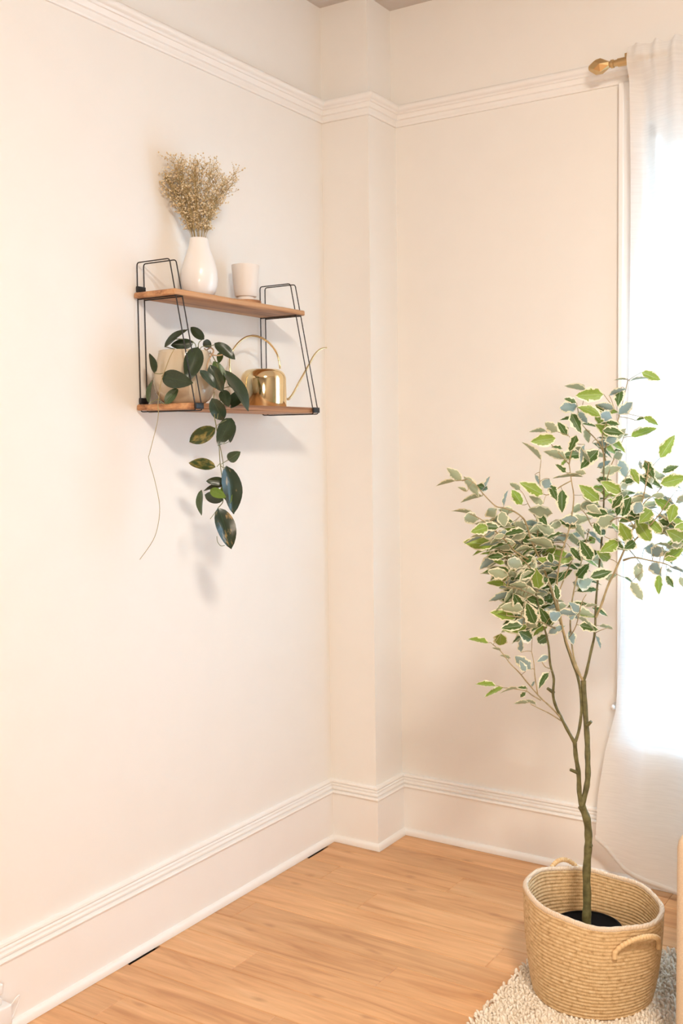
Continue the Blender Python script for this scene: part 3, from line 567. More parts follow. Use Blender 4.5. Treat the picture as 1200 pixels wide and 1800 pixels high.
FICUS_LEAVES=[["g",[1.3378,-0.6675,1.1865],[-0.4649,-0.3065,0.8306],[0.4189,-0.9026,-0.0986],0.0574,35.79024569123579],
["g",[1.3473,-0.6244,1.3948],[0.4701,0.2393,0.8496],[0.3302,-0.9403,0.0822],0.0585,31.316464979831316],
["s",[1.0776,-0.8682,1.1444],[-0.8941,0.3709,-0.251],[0.3572,0.9287,0.0996],0.0467,31.316464979831316],
["g",[1.3527,-0.641,1.3296],[0.8157,0.521,0.2514],[0.5114,-0.8526,0.1076],0.0601,29.07957462412908],
["g",[1.0097,-0.7187,1.2737],[-0.6708,0.2997,0.6784],[0.0857,-0.8773,0.4722],0.0501,29.07957462412908],
["g",[1.1381,-0.683,1.1334],[-0.8944,-0.405,0.1898],[0.4282,-0.8979,0.1017],0.0711,29.07957462412908],
["s",[1.0845,-0.8813,1.1343],[-0.2777,-0.9134,0.2976],[-0.9308,0.3325,0.1519],0.0549,28.466666666666665],
["g",[1.089,-0.7937,1.0669],[0.0702,-0.488,0.87],[0.4418,-0.7667,-0.4658],0.0542,28.466666666666665],
["g",[1.2186,-0.681,1.5569],[-0.9005,-0.4336,-0.0316],[0.4347,-0.8996,-0.0413],0.0602,26.842684268426844],
["b",[1.1341,-0.6443,1.5311],[-0.3871,-0.9159,-0.1061],[-0.9169,0.3945,-0.06],0.0579,26.842684268426844],
["b",[1.2451,-0.6464,1.5069],[0.7861,-0.3529,0.5074],[0.1541,0.9069,0.3921],0.0498,26.842684268426844],
["d",[1.0555,-0.7219,1.2532],[0.6897,-0.5371,-0.4856],[-0.1542,-0.7642,0.6263],0.0454,26.842684268426844],
["g",[1.207,-0.678,1.2866],[-0.6945,-0.3779,0.6123],[0.4547,-0.89,-0.0336],0.0572,26.842684268426844],
["g",[1.2955,-0.7022,1.1879],[-0.1809,-0.6268,0.7579],[0.5386,-0.7079,-0.4569],0.0553,26.842684268426844],
["s",[1.0531,-0.7762,1.1523],[0.4893,-0.6012,-0.6317],[-0.1046,0.6787,-0.7269],0.0526,26.842684268426844],
["g",[1.1211,-0.76,1.4473],[-0.78,-0.6108,-0.1361],[0.6124,-0.7898,0.0342],0.0544,24.605793912724604],
["s",[1.2469,-0.6805,1.2451],[-0.4759,-0.8331,-0.282],[-0.7783,0.5482,-0.3062],0.0571,24.605793912724604],
["g",[1.421,-0.6737,1.1957],[-0.3109,-0.8782,0.3636],[0.8455,-0.4303,-0.3163],0.06,24.605793912724604],
["s",[1.0796,-0.8076,1.1283],[-0.7544,0.6096,0.2433],[0.395,0.7177,-0.5735],0.0481,24.4],
["b",[1.0866,-0.8363,0.8685],[-0.4227,-0.6603,0.6208],[-0.7615,0.6302,0.1518],0.0541,24.4],
["g",[1.236,-0.6438,1.4539],[-0.5264,-0.7456,0.4087],[0.7167,-0.6477,-0.2585],0.053,22.36890355702237],
["b",[1.1048,-0.762,1.3446],[0.1325,-0.9101,-0.3927],[-0.5675,0.2551,-0.7828],0.0557,22.36890355702237],
["d",[1.1289,-0.738,1.3174],[0.0702,-0.1744,-0.9822],[0.3738,-0.9083,0.188],0.051,22.36890355702237],
["s",[1.0354,-0.8978,1.2692],[0.4416,-0.5567,-0.7036],[-0.1942,0.7063,-0.6808],0.0481,22.36890355702237],
["s",[0.9846,-0.9224,1.2488],[-0.2502,-0.9547,0.161],[-0.9623,0.2635,0.067],0.0509,22.36890355702237],
["g",[1.0116,-0.8966,1.183],[-0.8336,-0.523,0.1775],[0.5418,-0.7121,0.4465],0.0631,22.36890355702237],
["s",[1.0569,-0.7972,1.2157],[-0.1714,-0.8852,0.4324],[-0.8511,0.3542,0.3877],0.0504,22.36890355702237],
["g",[1.2759,-0.7092,1.3106],[-0.797,-0.3731,0.475],[0.4215,-0.9068,-0.0049],0.0496,22.36890355702237],
["d",[1.288,-0.6732,1.2985],[-0.3362,-0.1062,-0.9358],[0.3,-0.9539,0.0005],0.0506,22.36890355702237],
["g",[1.3639,-0.6578,1.2077],[-0.7413,0.0959,0.6643],[0.1099,-0.9591,0.261],0.0448,22.36890355702237],
["d",[1.1998,-0.7104,1.1367],[-0.3381,-0.4682,0.8164],[0.537,-0.8083,-0.2412],0.0543,22.36890355702237],
["g",[1.0873,-0.8602,0.9829],[-0.8324,-0.529,-0.165],[0.4977,-0.8446,0.1971],0.0527,22.366666666666664],
["g",[1.0243,-0.881,0.9619],[-0.3734,0.677,-0.6342],[0.2079,-0.6052,-0.7685],0.0591,22.366666666666664],
["d",[1.1,-0.7593,0.9432],[-0.7487,0.4456,-0.4908],[-0.3224,-0.8917,-0.3178],0.0564,22.366666666666664],
["d",[1.1127,-0.7766,0.9716],[-0.1169,-0.6745,0.7289],[0.6487,-0.6076,-0.4582],0.0579,22.366666666666664],
["s",[1.086,-0.8047,1.0585],[-0.8187,-0.5739,-0.0182],[-0.5513,0.7768,0.3045],0.0605,20.333333333333336],
["d",[1.0958,-0.8506,0.9487],[-0.0742,-0.9154,0.3957],[0.9295,-0.2073,-0.3052],0.0585,20.333333333333336],
["d",[1.1198,-0.8874,0.9947],[-0.0437,-0.6046,0.7953],[0.5736,-0.667,-0.4756],0.0564,20.333333333333336],
["d",[1.138,-0.6597,1.0804],[0.654,-0.3675,0.6612],[-0.0944,-0.9069,-0.4107],0.0519,20.333333333333336],
["s",[1.1426,-0.6578,1.0604],[0.1133,0.9886,0.0995],[-0.8885,0.1457,-0.4352],0.0579,20.333333333333336],
["b",[1.3531,-0.7068,1.1366],[0.0927,0.8247,-0.5579],[-0.6519,0.4738,0.5921],0.0546,20.333333333333336],
["d",[1.1353,-0.6907,1.5112],[0.5043,-0.1428,-0.8516],[0.2119,-0.9356,0.2824],0.0511,20.132013201320134],
["d",[1.2029,-0.6754,1.4171],[-0.5623,-0.4555,-0.6902],[0.2513,-0.8893,0.3821],0.0571,20.132013201320134],
["s",[1.1971,-0.644,1.3575],[0.9092,0.3481,0.2285],[-0.3504,0.9361,-0.0318],0.0464,20.132013201320134],
["g",[1.1083,-0.8099,1.3073],[-0.7386,-0.4811,0.4723],[0.6417,-0.7164,0.2738],0.0563,20.132013201320134],
["s",[1.0346,-0.9312,1.256],[0.026,-0.8564,0.5157],[-0.7225,0.3404,0.6017],0.0501,20.132013201320134],
["s",[1.096,-0.721,1.2543],[-0.855,-0.4946,0.1563],[-0.5069,0.8606,-0.0494],0.0544,20.132013201320134],
["g",[1.3411,-0.6709,1.2655],[-0.1997,-0.8844,-0.4218],[0.6853,-0.4337,0.585],0.0553,20.132013201320134],
["b",[1.3428,-0.6742,1.1507],[0.6327,-0.6077,0.4799],[0.3806,0.7838,0.4907],0.0539,20.132013201320134],
["s",[1.0831,-0.6894,1.1738],[-0.8132,-0.3932,-0.429],[-0.522,0.8188,0.2391],0.0559,18.853093868154968],
["d",[1.0027,-0.7907,1.1683],[-0.7949,-0.5052,0.3361],[0.6033,-0.7172,0.3489],0.0538,18.84382282793249],
["g",[1.1734,-0.6307,1.5245],[0.7882,0.6003,-0.1357],[0.6023,-0.7071,0.3706],0.0575,18.84169388521135],
["s",[1.1102,-0.6639,1.2305],[0.9129,0.3866,0.1307],[-0.4078,0.8768,0.2549],0.0551,18.817658368920007],
["b",[1.3006,-0.6032,1.1626],[0.8491,0.4753,-0.2304],[-0.3983,0.8626,0.3119],0.0551,18.80129148098787],
["d",[1.2579,-0.6114,1.2502],[0.7759,0.5963,-0.2058],[0.6163,-0.647,0.4489],0.0574,18.700676295391013],
["s",[1.0562,-0.7962,1.1202],[-0.8791,-0.3986,0.2613],[-0.3558,0.9137,0.1965],0.0524,18.554826326276267],
["d",[1.0475,-0.6791,0.9704],[-0.7899,-0.5964,-0.1425],[0.4209,-0.6964,0.5812],0.0568,18.550904568183178],
["b",[1.0578,-0.6829,1.0285],[-0.8234,-0.5448,-0.159],[-0.5674,0.7955,0.2126],0.056,18.540331203296326],
["g",[1.035,-0.7669,1.0762],[-0.8515,-0.4837,-0.2023],[0.3332,-0.7972,0.5035],0.0544,18.51068213565761],
["s",[1.3197,-0.5492,1.244],[0.7459,0.3454,-0.5695],[-0.1964,0.9311,0.3074],0.0544,18.46763288444],
["d",[1.1175,-0.6066,1.1317],[0.8827,0.4231,0.2043],[0.3088,-0.8501,0.4265],0.0548,18.446201322138684],
["s",[1.0458,-0.6374,1.0042],[-0.8572,-0.4517,-0.2472],[-0.501,0.8426,0.1977],0.0562,18.442182792388756],
["g",[1.3428,-0.5541,1.1595],[0.8493,0.3615,0.3848],[0.2567,-0.9196,0.2973],0.0515,18.429520835410486],
["b",[1.0622,-0.6797,1.0154],[-0.846,-0.1185,0.5199],[-0.2727,0.934,-0.2308],0.0512,18.425505286075715],
["d",[1.0967,-0.7479,1.0925],[-0.6388,-0.5262,-0.5613],[0.2226,-0.8248,0.5198],0.0542,18.400628876813755],
["g",[1.0193,-0.766,1.1838],[-0.7202,-0.4462,-0.5313],[0.2242,-0.8744,0.4303],0.054,18.386325146817242],
["s",[1.0555,-0.9016,1.1115],[-0.6625,-0.7106,0.237],[-0.7377,0.6738,-0.0418],0.0487,18.3],
["d",[1.0829,-0.884,1.0311],[0.0984,-0.8232,0.5592],[0.6579,-0.3678,-0.6572],0.0545,18.3],
["g",[1.0687,-0.8868,1.0045],[-0.7595,-0.5876,0.2789],[0.6123,-0.5013,0.6113],0.057,18.3],
["d",[1.0943,-0.77,1.0277],[-0.5781,-0.754,0.3118],[0.7932,-0.6089,-0.0019],0.0493,18.3],
["d",[1.1932,-0.7083,1.0919],[0.8039,0.528,0.2739],[0.4001,-0.8207,0.408],0.0508,18.3],
["b",[1.13,-0.8175,0.9987],[0.0369,0.9985,0.0415],[-0.8946,0.0515,-0.4438],0.0501,18.3],
["s",[1.3143,-0.6988,1.1337],[0.2366,-0.3557,-0.9042],[-0.251,0.8766,-0.4105],0.0425,18.3],
["g",[1.3346,-0.6319,1.2918],[0.7254,0.4618,-0.5104],[0.6485,-0.707,0.282],0.0535,18.288358278410406],
["b",[1.0053,-0.8534,1.1577],[-0.7165,-0.309,-0.6255],[-0.5677,0.7794,0.2653],0.0528,18.277530936443625],
["d",[1.0789,-0.8067,1.1509],[-0.7746,-0.3464,-0.5291],[0.1335,-0.9074,0.3986],0.0525,18.269875635428313],
["s",[1.3471,-0.6306,1.226],[0.7352,0.3981,-0.5486],[-0.2319,0.9083,0.3482],0.0525,18.216472162192574],
["d",[1.0891,-0.6707,1.0273],[-0.7993,-0.5949,-0.085],[0.455,-0.6914,0.5612],0.0553,18.148608266655906],
["d",[1.1413,-0.6296,1.4053],[-0.8173,-0.5717,-0.0715],[0.4918,-0.7569,0.4305],0.0546,18.061208150423788],
["d",[1.3765,-0.5434,1.1626],[0.7346,0.596,0.3242],[0.3601,-0.7475,0.5581],0.0534,18.035767929792314],
["b",[1.2408,-0.681,1.4959],[-0.1976,-0.9608,0.1943],[-0.9083,0.2541,0.3324],0.0509,17.895122845617895],
["s",[1.1248,-0.7553,1.463],[-0.3743,-0.7945,0.4781],[-0.7442,0.565,0.3563],0.0442,17.895122845617895],
["b",[1.233,-0.6665,1.4566],[0.3386,-0.8026,-0.4911],[-0.0849,0.4937,-0.8655],0.0545,17.895122845617895],
["d",[1.3129,-0.6433,1.3899],[0.4105,0.1651,-0.8968],[0.3273,-0.9446,-0.0241],0.047,17.895122845617895],
["g",[1.0268,-0.9557,1.2347],[-0.2472,-0.9593,-0.1368],[0.9223,-0.2762,0.2703],0.0503,17.895122845617895],
["s",[1.0556,-0.857,1.1865],[-0.9084,-0.3862,-0.1601],[-0.4159,0.8737,0.2524],0.05,17.895122845617895],
["d",[1.2778,-0.7071,1.3053],[-0.6206,0.0952,-0.7783],[0.127,-0.9673,-0.2196],0.041,17.895122845617895],
["b",[1.3179,-0.682,1.2865],[-0.0091,-0.876,-0.4823],[-0.528,0.4138,-0.7416],0.0541,17.895122845617895],
["g",[1.3941,-0.6545,1.2814],[-0.0267,-0.6334,-0.7734],[0.3533,-0.7297,0.5854],0.0482,17.895122845617895],
["d",[1.2283,-0.6751,1.2549],[-0.6604,-0.7503,0.0304],[0.7504,-0.6579,0.0629],0.0508,17.895122845617895],
["g",[1.2638,-0.6968,1.1861],[-0.4797,-0.7955,-0.3702],[0.7139,-0.5992,0.3625],0.0503,17.895122845617895],
["g",[1.2346,-0.6762,1.1376],[-0.2352,-0.886,0.3995],[0.8615,-0.3804,-0.3363],0.0504,17.895122845617895],
["g",[1.3737,-0.6711,1.1414],[0.7228,0.4504,0.5241],[0.239,-0.8745,0.422],0.0488,17.895122845617895],
["b",[1.0824,-0.6551,0.9992],[-0.8926,-0.3555,0.2772],[-0.3313,0.9343,0.1315],0.0523,17.876257617723827],
["s",[1.0973,-0.9046,1.031],[-0.8883,-0.4421,0.1243],[-0.4138,0.8879,0.2011],0.0491,17.872212360774785],
["s",[1.2947,-0.5997,1.3486],[0.8855,0.4644,-0.0138],[-0.4359,0.8406,0.3216],0.0508,17.528216467776563],
["b",[1.0494,-0.8122,1.0886],[-0.806,-0.5314,-0.2608],[-0.585,0.7822,0.2143],0.0506,17.489508881982204],
["d",[1.0964,-0.8291,1.1185],[-0.8426,-0.4052,-0.3548],[0.2197,-0.8601,0.4605],0.0496,17.475092939200408],
["g",[1.0433,-0.8111,1.0821],[-0.8489,-0.5224,0.0811],[0.4889,-0.7174,0.4963],0.0505,17.44660320984944],
["g",[1.355,-0.591,1.2369],[0.8393,0.4186,-0.3469],[0.5288,-0.777,0.3416],0.0502,17.39954014928802],
["d",[1.0801,-0.6342,1.041],[-0.7539,-0.6031,-0.2606],[0.3773,-0.7221,0.5798],0.0537,17.374416852380726],
["b",[1.0169,-0.7806,1.2238],[-0.7699,-0.563,0.3004],[-0.4714,0.8191,0.3269],0.0503,17.30718011132384],
["s",[1.0875,-0.7153,1.2226],[-0.8623,-0.4173,-0.2868],[-0.4901,0.8304,0.2652],0.0506,17.25793503273716],
["d",[1.0253,-0.6893,1.1342],[-0.8097,-0.5545,-0.1919],[0.4004,-0.7612,0.5102],0.0521,17.207150648679097],
["s",[1.0573,-0.6726,1.0728],[-0.8273,-0.5554,0.0843],[-0.5149,0.8097,0.2814],0.0522,17.173227534973748],
["s",[1.0141,-0.7186,1.1774],[-0.7984,-0.4998,-0.3358],[-0.5846,0.777,0.2336],0.0512,17.142123855994996],
["b",[1.0988,-0.6924,1.0901],[-0.8563,-0.4123,-0.3112],[-0.4875,0.8441,0.2231],0.0505,17.044933204218054],
["b",[1.2385,-0.6184,1.3894],[0.4067,0.0318,-0.913],[-0.1219,0.9923,-0.0198],0.0472,17.000366703337],
["d",[1.0618,-0.7345,1.0904],[-0.823,-0.5473,-0.1518],[0.4028,-0.7509,0.5234],0.0501,16.863842211598566],
["d",[1.0604,-0.7803,1.182],[-0.5083,-0.5691,0.6463],[0.6432,-0.75,-0.1545],0.0464,16.649144191009096],
["d",[1.2192,-0.6918,1.4649],[0.8731,0.4724,-0.1202],[0.4832,-0.8063,0.3412],0.0474,16.542531865866998],
["s",[1.0798,-0.8307,0.9976],[-0.7848,-0.5991,-0.1586],[-0.6197,0.7572,0.2064],0.0479,16.53740829418567],
["s",[1.1067,-0.7315,1.2005],[-0.8139,-0.3273,0.48],[-0.3423,0.9377,0.0591],0.0452,16.514221162707955],
["d",[1.3493,-0.6445,1.2377],[0.8166,0.4959,-0.2954],[0.5765,-0.7252,0.3765],0.0474,16.427634826383496],
["d",[1.0349,-0.8465,1.1232],[-0.7368,-0.4834,-0.4727],[0.2524,-0.8453,0.4709],0.047,16.421634881761765],
["d",[1.0789,-0.7132,1.207],[-0.8435,-0.4114,-0.3453],[0.2462,-0.8675,0.4323],0.0484,16.420755471481492],
["d",[1.096,-0.9059,0.9913],[-0.8842,-0.4564,-0.0992],[0.3416,-0.7768,0.5291],0.0454,16.40034556410434],
["s",[1.1532,-0.6783,1.2731],[0.8052,0.5902,-0.0568],[-0.5293,0.7586,0.3799],0.0493,16.380063318147727],
["s",[1.0893,-0.8348,1.1165],[-0.6393,-0.2617,-0.723],[-0.5796,0.782,0.2294],0.0466,16.304398508881597],
["s",[1.3187,-0.7622,1.0941],[0.5639,0.0996,-0.8198],[-0.0736,0.9948,0.0703],0.0442,16.266666666666666],
["d",[1.0731,-0.8047,1.1011],[-0.7911,0.5799,0.1944],[-0.426,-0.7505,0.5052],0.0392,16.266666666666666],
["d",[1.101,-0.7159,1.184],[-0.752,-0.5785,-0.3161],[0.3659,-0.7651,0.5298],0.0484,16.258570014239993],
["b",[1.0639,-0.7484,1.1804],[-0.7421,-0.5987,0.3015],[-0.4944,0.7925,0.357],0.0474,16.101092275226225],
["d",[1.0956,-0.6972,1.0827],[-0.7027,-0.4452,-0.555],[0.1855,-0.8677,0.4613],0.0474,15.985676008756762],
["d",[1.3973,-0.6503,1.1969],[0.7889,0.4404,0.4286],[0.3223,-0.8904,0.3215],0.0425,15.911214343731814],
["g",[1.0154,-0.7562,1.2215],[-0.8242,-0.3374,-0.4548],[0.1624,-0.9103,0.3808],0.0468,15.87651430632654],
["d",[1.0552,-0.7118,1.0246],[-0.7223,-0.4034,-0.5618],[0.1458,-0.8828,0.4465],0.0473,15.870526515151496],
["s",[1.1422,-0.6943,1.0017],[0.9144,0.3388,-0.2215],[-0.3049,0.9364,0.1736],0.046,15.860979041387674],
["g",[1.2914,-0.6058,1.6129],[0.8648,0.3379,-0.3713],[0.4442,-0.8597,0.2521],0.045,15.658232489915658],
["d",[1.2412,-0.6201,1.5743],[0.0797,-0.5633,-0.8224],[0.3503,-0.7565,0.5522],0.0468,15.658232489915658],
["g",[1.2199,-0.7068,1.5011],[-0.7899,-0.4082,0.4576],[0.6074,-0.6234,0.4923],0.0527,15.658232489915658],
["d",[1.1392,-0.7285,1.4523],[-0.6171,0.1994,0.7612],[0.1283,-0.9289,0.3473],0.0421,15.658232489915658],
["s",[1.1372,-0.7306,1.3968],[-0.8901,-0.3193,0.3253],[-0.1276,0.8596,0.4947],0.0501,15.658232489915658],
["d",[1.1688,-0.7394,1.4546],[-0.3932,-0.0649,-0.9172],[0.3375,-0.9381,-0.0783],0.0397,15.658232489915658],
["g",[1.2488,-0.5589,1.4495],[0.829,0.4484,0.3342],[0.1066,-0.7133,0.6927],0.0604,15.658232489915658],
["s",[1.2214,-0.6177,1.3948],[0.8431,-0.4474,0.2986],[0.3723,0.886,0.2763],0.037,15.658232489915658],
["s",[0.9402,-0.925,1.3436],[-0.5941,-0.4314,0.6789],[-0.3732,0.8955,0.2425],0.0424,15.658232489915658],
["s",[0.9376,-0.9089,1.3534],[0.5892,0.22,-0.7775],[0.1032,0.9338,0.3425],0.0536,15.658232489915658],
["d",[0.9709,-0.9059,1.3329],[0.2898,0.9151,-0.2803],[0.9113,-0.3533,-0.2114],0.042,15.658232489915658],
["d",[1.1157,-0.7808,1.3296],[0.5245,-0.459,-0.7171],[0.0965,-0.8047,0.5857],0.0424,15.658232489915658],
["d",[1.2672,-0.6842,1.2882],[-0.3883,0.3928,-0.8336],[0.1373,-0.8698,-0.4739],0.0427,15.658232489915658],
["d",[1.214,-0.7337,1.2346],[0.557,-0.4036,-0.7259],[0.0745,-0.8462,0.5277],0.0341,15.658232489915658],
["d",[1.3031,-0.6846,1.1866],[-0.0595,-0.9812,-0.1835],[0.8059,-0.1557,0.5712],0.0489,15.658232489915658],
["b",[1.1725,-0.7343,1.2413],[-0.6607,-0.7499,0.0336],[-0.7501,0.6578,-0.0681],0.0439,15.658232489915658],
["s",[1.1206,-0.7729,1.171],[-0.7839,-0.5009,0.3668],[-0.1758,0.7458,0.6426],0.0597,15.658232489915658],
["d",[1.0453,-0.8473,1.1616],[-0.863,-0.5052,0.0077],[0.368,-0.6182,0.6946],0.0523,15.658232489915658],
["s",[1.0314,-0.7685,1.047],[-0.7111,-0.4458,-0.5437],[-0.6098,0.776,0.1613],0.046,15.630356568181375],
["d",[1.0468,-0.7197,1.018],[-0.7765,-0.4198,-0.4698],[0.1823,-0.8635,0.4703],0.046,15.432986660018457],
["d",[1.1802,-0.7523,0.9744],[0.8896,0.4197,-0.1802],[0.4513,-0.7469,0.4884],0.0438,15.42941116121143],
["s",[1.0023,-0.7962,1.1129],[-0.706,-0.4758,-0.5245],[-0.636,0.7518,0.1741],0.0452,15.426511192745803],
["d",[1.1581,-0.5701,1.338],[0.8703,0.4244,-0.2499],[0.4902,-0.7958,0.3556],0.0464,15.422134240695314],
["g",[1.174,-0.6274,1.5042],[0.6339,0.4305,-0.6425],[0.675,-0.7136,0.1877],0.0462,15.391610676309472],
["d",[1.1658,-0.7324,1.2191],[-0.8312,-0.3084,0.4626],[0.442,-0.8713,0.2134],0.0415,15.336300394929747],
["d",[1.2957,-0.7148,1.2566],[0.8585,0.4851,0.1665],[0.3775,-0.8174,0.4351],0.0421,15.066474770302332],
["d",[1.0445,-0.9304,1.2321],[-0.8304,-0.5496,0.0912],[0.5267,-0.721,0.4503],0.0417,15.009009505303736],
["s",[1.0454,-0.6547,1.1966],[-0.7724,-0.4921,-0.4016],[-0.6033,0.7662,0.2213],0.0453,14.93326703935288],
["d",[1.0717,-0.8358,1.0461],[-0.772,-0.4025,-0.4919],[0.1666,-0.875,0.4545],0.0425,14.88146594649386],
["b",[1.2373,-0.593,1.3283],[0.7408,0.6035,0.295],[-0.669,0.7021,0.2438],0.0444,14.825764421355418],
["b",[1.0675,-0.6594,1.0244],[-0.8927,-0.3754,0.2495],[-0.3429,0.9248,0.1646],0.0437,14.811485745617327],
["b",[1.087,-0.5982,0.9704],[0.8561,0.5119,-0.0706],[-0.4858,0.8439,0.2279],0.0453,14.71521035462849],
["g",[1.154,-0.662,1.2998],[0.7657,0.43,-0.4783],[0.6074,-0.728,0.318],0.0435,14.69101808900659],
["s",[1.2745,-0.5864,1.2488],[0.8083,0.4831,-0.3366],[-0.3557,0.8562,0.3748],0.0437,14.651759066210555],
["s",[1.0707,-0.6582,1.1818],[-0.8597,-0.5104,-0.0227],[-0.4944,0.8199,0.2886],0.0441,14.60364996226741],
["s",[1.1343,-0.5548,1.1365],[0.5715,0.433,-0.6971],[-0.2064,0.898,0.3885],0.0462,14.58208523022722],
["g",[1.2011,-0.6837,1.2245],[0.7807,0.3495,0.5181],[0.3581,-0.9296,0.0875],0.0392,14.57968010719418],
["s",[1.2979,-0.6169,1.263],[0.7475,0.5203,0.4129],[-0.5998,0.7958,0.083],0.0409,14.570220971794928],
["s",[1.0964,-0.6247,1.0011],[-0.9105,-0.3488,-0.222],[-0.395,0.8925,0.2179],0.0442,14.568294448001424],
["s",[1.4214,-0.5373,1.1878],[0.9327,0.3555,0.0609],[-0.3606,0.9147,0.1826],0.0411,14.532750272283966],
["d",[1.0476,-0.7253,1.1814],[-0.5623,-0.2858,-0.776],[0.0735,-0.9519,0.2973],0.043,14.521759691207125],
["d",[1.4222,-0.5276,1.2498],[0.8572,0.4932,-0.148],[0.5079,-0.7627,0.4004],0.0426,14.521686068445128],
["s",[1.3462,-0.5963,1.2029],[0.8832,0.4331,0.18],[-0.4632,0.8657,0.1896],0.0411,14.496526320584344],
["b",[1.4007,-0.5132,1.2986],[0.7814,0.4282,-0.4539],[-0.2597,0.8846,0.3873],0.0427,14.44439639955343],
["g",[1.4033,-0.6916,1.2197],[0.8155,0.4985,0.294],[0.3463,-0.8273,0.4423],0.0391,14.377140139363386],
["s",[1.087,-0.8222,0.9827],[-0.7421,-0.294,-0.6024],[-0.5161,0.8241,0.2337],0.0415,14.335665014021576],
["s",[1.3252,-0.6183,1.2121],[0.8525,0.5148,-0.091],[-0.4634,0.8247,0.3243],0.0418,14.31526925289643],
["b",[1.1031,-0.7666,0.9496],[0.7293,0.5593,0.3942],[-0.627,0.7769,0.0577],0.0406,14.233333333333333],
["b",[1.1346,-0.6972,0.9507],[0.3617,-0.362,-0.8591],[-0.2688,0.8419,-0.468],0.0367,14.233333333333333],
["b",[1.1936,-0.7749,1.014],[-0.8254,0.4156,0.3821],[0.1892,0.8413,-0.5064],0.0379,14.233333333333333],
["b",[1.095,-0.8892,0.8751],[-0.6608,0.5344,0.527],[0.0126,0.71,-0.7041],0.0302,14.233333333333333],
["g",[1.3703,-0.7002,1.1086],[-0.0672,0.0533,-0.9963],[-0.2486,-0.968,-0.035],0.0432,14.233333333333333],
["d",[1.3893,-0.7084,1.1083],[0.5867,-0.1243,-0.8002],[0.1811,-0.943,0.2793],0.0304,14.233333333333333],
["g",[1.1998,-0.6516,1.3062],[0.9041,0.4132,-0.1094],[0.422,-0.8228,0.3807],0.0411,14.200518384888147],
["b",[1.0221,-0.8252,1.2103],[-0.7801,-0.5397,-0.3165],[-0.6167,0.7485,0.2437],0.0408,14.101863163573643],
["g",[1.0375,-0.8206,1.12],[-0.6843,-0.481,-0.548],[0.2263,-0.8545,0.4675],0.0403,13.968481842471972],
["d",[1.0846,-0.8719,1.0067],[-0.7726,-0.6331,-0.0474],[0.4925,-0.6448,0.5845],0.0401,13.953929935767658],
["d",[1.037,-0.7893,1.0463],[-0.9133,-0.4073,-0.0049],[0.3482,-0.7869,0.5094],0.0405,13.90188566677833],
["g",[1.0441,-0.6542,1.1705],[-0.7099,-0.5165,-0.4788],[0.2694,-0.8273,0.493],0.0424,13.891678932066423],
["s",[1.3787,-0.5593,1.1607],[0.833,0.5521,-0.0363],[-0.514,0.7964,0.3187],0.0413,13.867940476441976],
["g",[1.1157,-0.7588,1.1273],[-0.7117,-0.6128,0.3435],[0.7018,-0.5985,0.3864],0.0405,13.800792854986216],
["b",[1.1008,-0.8823,1.004],[-0.7451,-0.5666,-0.3519],[-0.642,0.7522,0.1483],0.0387,13.738946989175503],
["s",[1.0331,-0.8066,0.9807],[-0.7756,-0.3107,-0.5494],[-0.5043,0.8285,0.2434],0.0402,13.682639627680029],
["d",[1.144,-0.7219,1.168],[0.5348,0.3689,-0.7602],[0.7377,-0.6426,0.2071],0.0404,13.637172999551654],
["b",[1.0098,-0.8801,1.2179],[-0.8254,-0.3441,-0.4476],[-0.5029,0.8084,0.3059],0.0386,13.566385288627162],
["b",[1.2928,-0.6682,1.3004],[0.9001,0.4356,-0.0105],[-0.4149,0.8642,0.2848],0.0381,13.51509347901239],
["b",[1.0226,-0.6287,1.2125],[-0.756,-0.6058,0.248],[-0.499,0.7786,0.3805],0.0419,13.487509744437927],
["b",[1.1538,-0.6872,1.5135],[0.2223,0.757,-0.6144],[-0.6289,0.5929,0.5029],0.0384,13.421342134213422],
["s",[1.1525,-0.6322,1.4713],[-0.0343,0.5175,-0.855],[-0.3917,0.7801,0.4879],0.0348,13.421342134213422],
["g",[1.2859,-0.668,1.3693],[0.4336,0.1807,-0.8828],[0.6425,-0.7489,0.1623],0.0387,13.421342134213422],
["s",[1.1074,-0.8077,1.2837],[-0.904,0.0354,0.4262],[-0.0716,0.97,-0.2322],0.0349,13.421342134213422],
["g",[1.2149,-0.6614,1.2939],[-0.0122,0.9429,0.3329],[0.673,-0.2385,0.7001],0.0421,13.421342134213422],
["d",[1.2267,-0.6857,1.2049],[-0.1796,-0.9592,0.2183],[0.9563,-0.2223,-0.1899],0.0367,13.421342134213422],
["s",[1.4181,-0.6632,1.1843],[-0.508,-0.8561,-0.0946],[-0.8285,0.5157,-0.2184],0.0345,13.421342134213422],
["s",[1.3328,-0.7417,1.139],[0.4801,-0.7501,-0.4548],[0.1279,0.5728,-0.8097],0.0229,13.421342134213422],
["d",[1.0161,-0.7874,1.2351],[-0.9036,-0.421,-0.0796],[0.3473,-0.8284,0.4395],0.039,13.398853294383123],
["b",[1.0645,-0.7435,1.1482],[-0.7655,-0.5353,-0.3569],[-0.6274,0.4981,0.5986],0.056,13.283391343920531],
["g",[1.099,-0.7067,1.1708],[-0.6184,-0.2078,-0.7578],[0.0021,-0.9648,0.2629],0.0395,13.27675679456564],
["s",[1.1069,-0.6192,1.2522],[0.7007,0.5444,0.4611],[-0.6334,0.7722,0.0508],0.0384,13.27599630760362],
["b",[1.187,-0.6498,1.4306],[0.9131,0.391,0.1155],[-0.4071,0.8594,0.3093],0.0381,13.272735773129698],
["s",[1.0803,-0.6792,1.1513],[-0.8257,-0.4466,0.3445],[-0.1307,0.7457,0.6534],0.0549,13.26631859015543],
["b",[1.0407,-0.6124,1.1727],[-0.8807,-0.4645,0.0932],[-0.2767,0.6641,0.6946],0.0579,13.262998760529987],
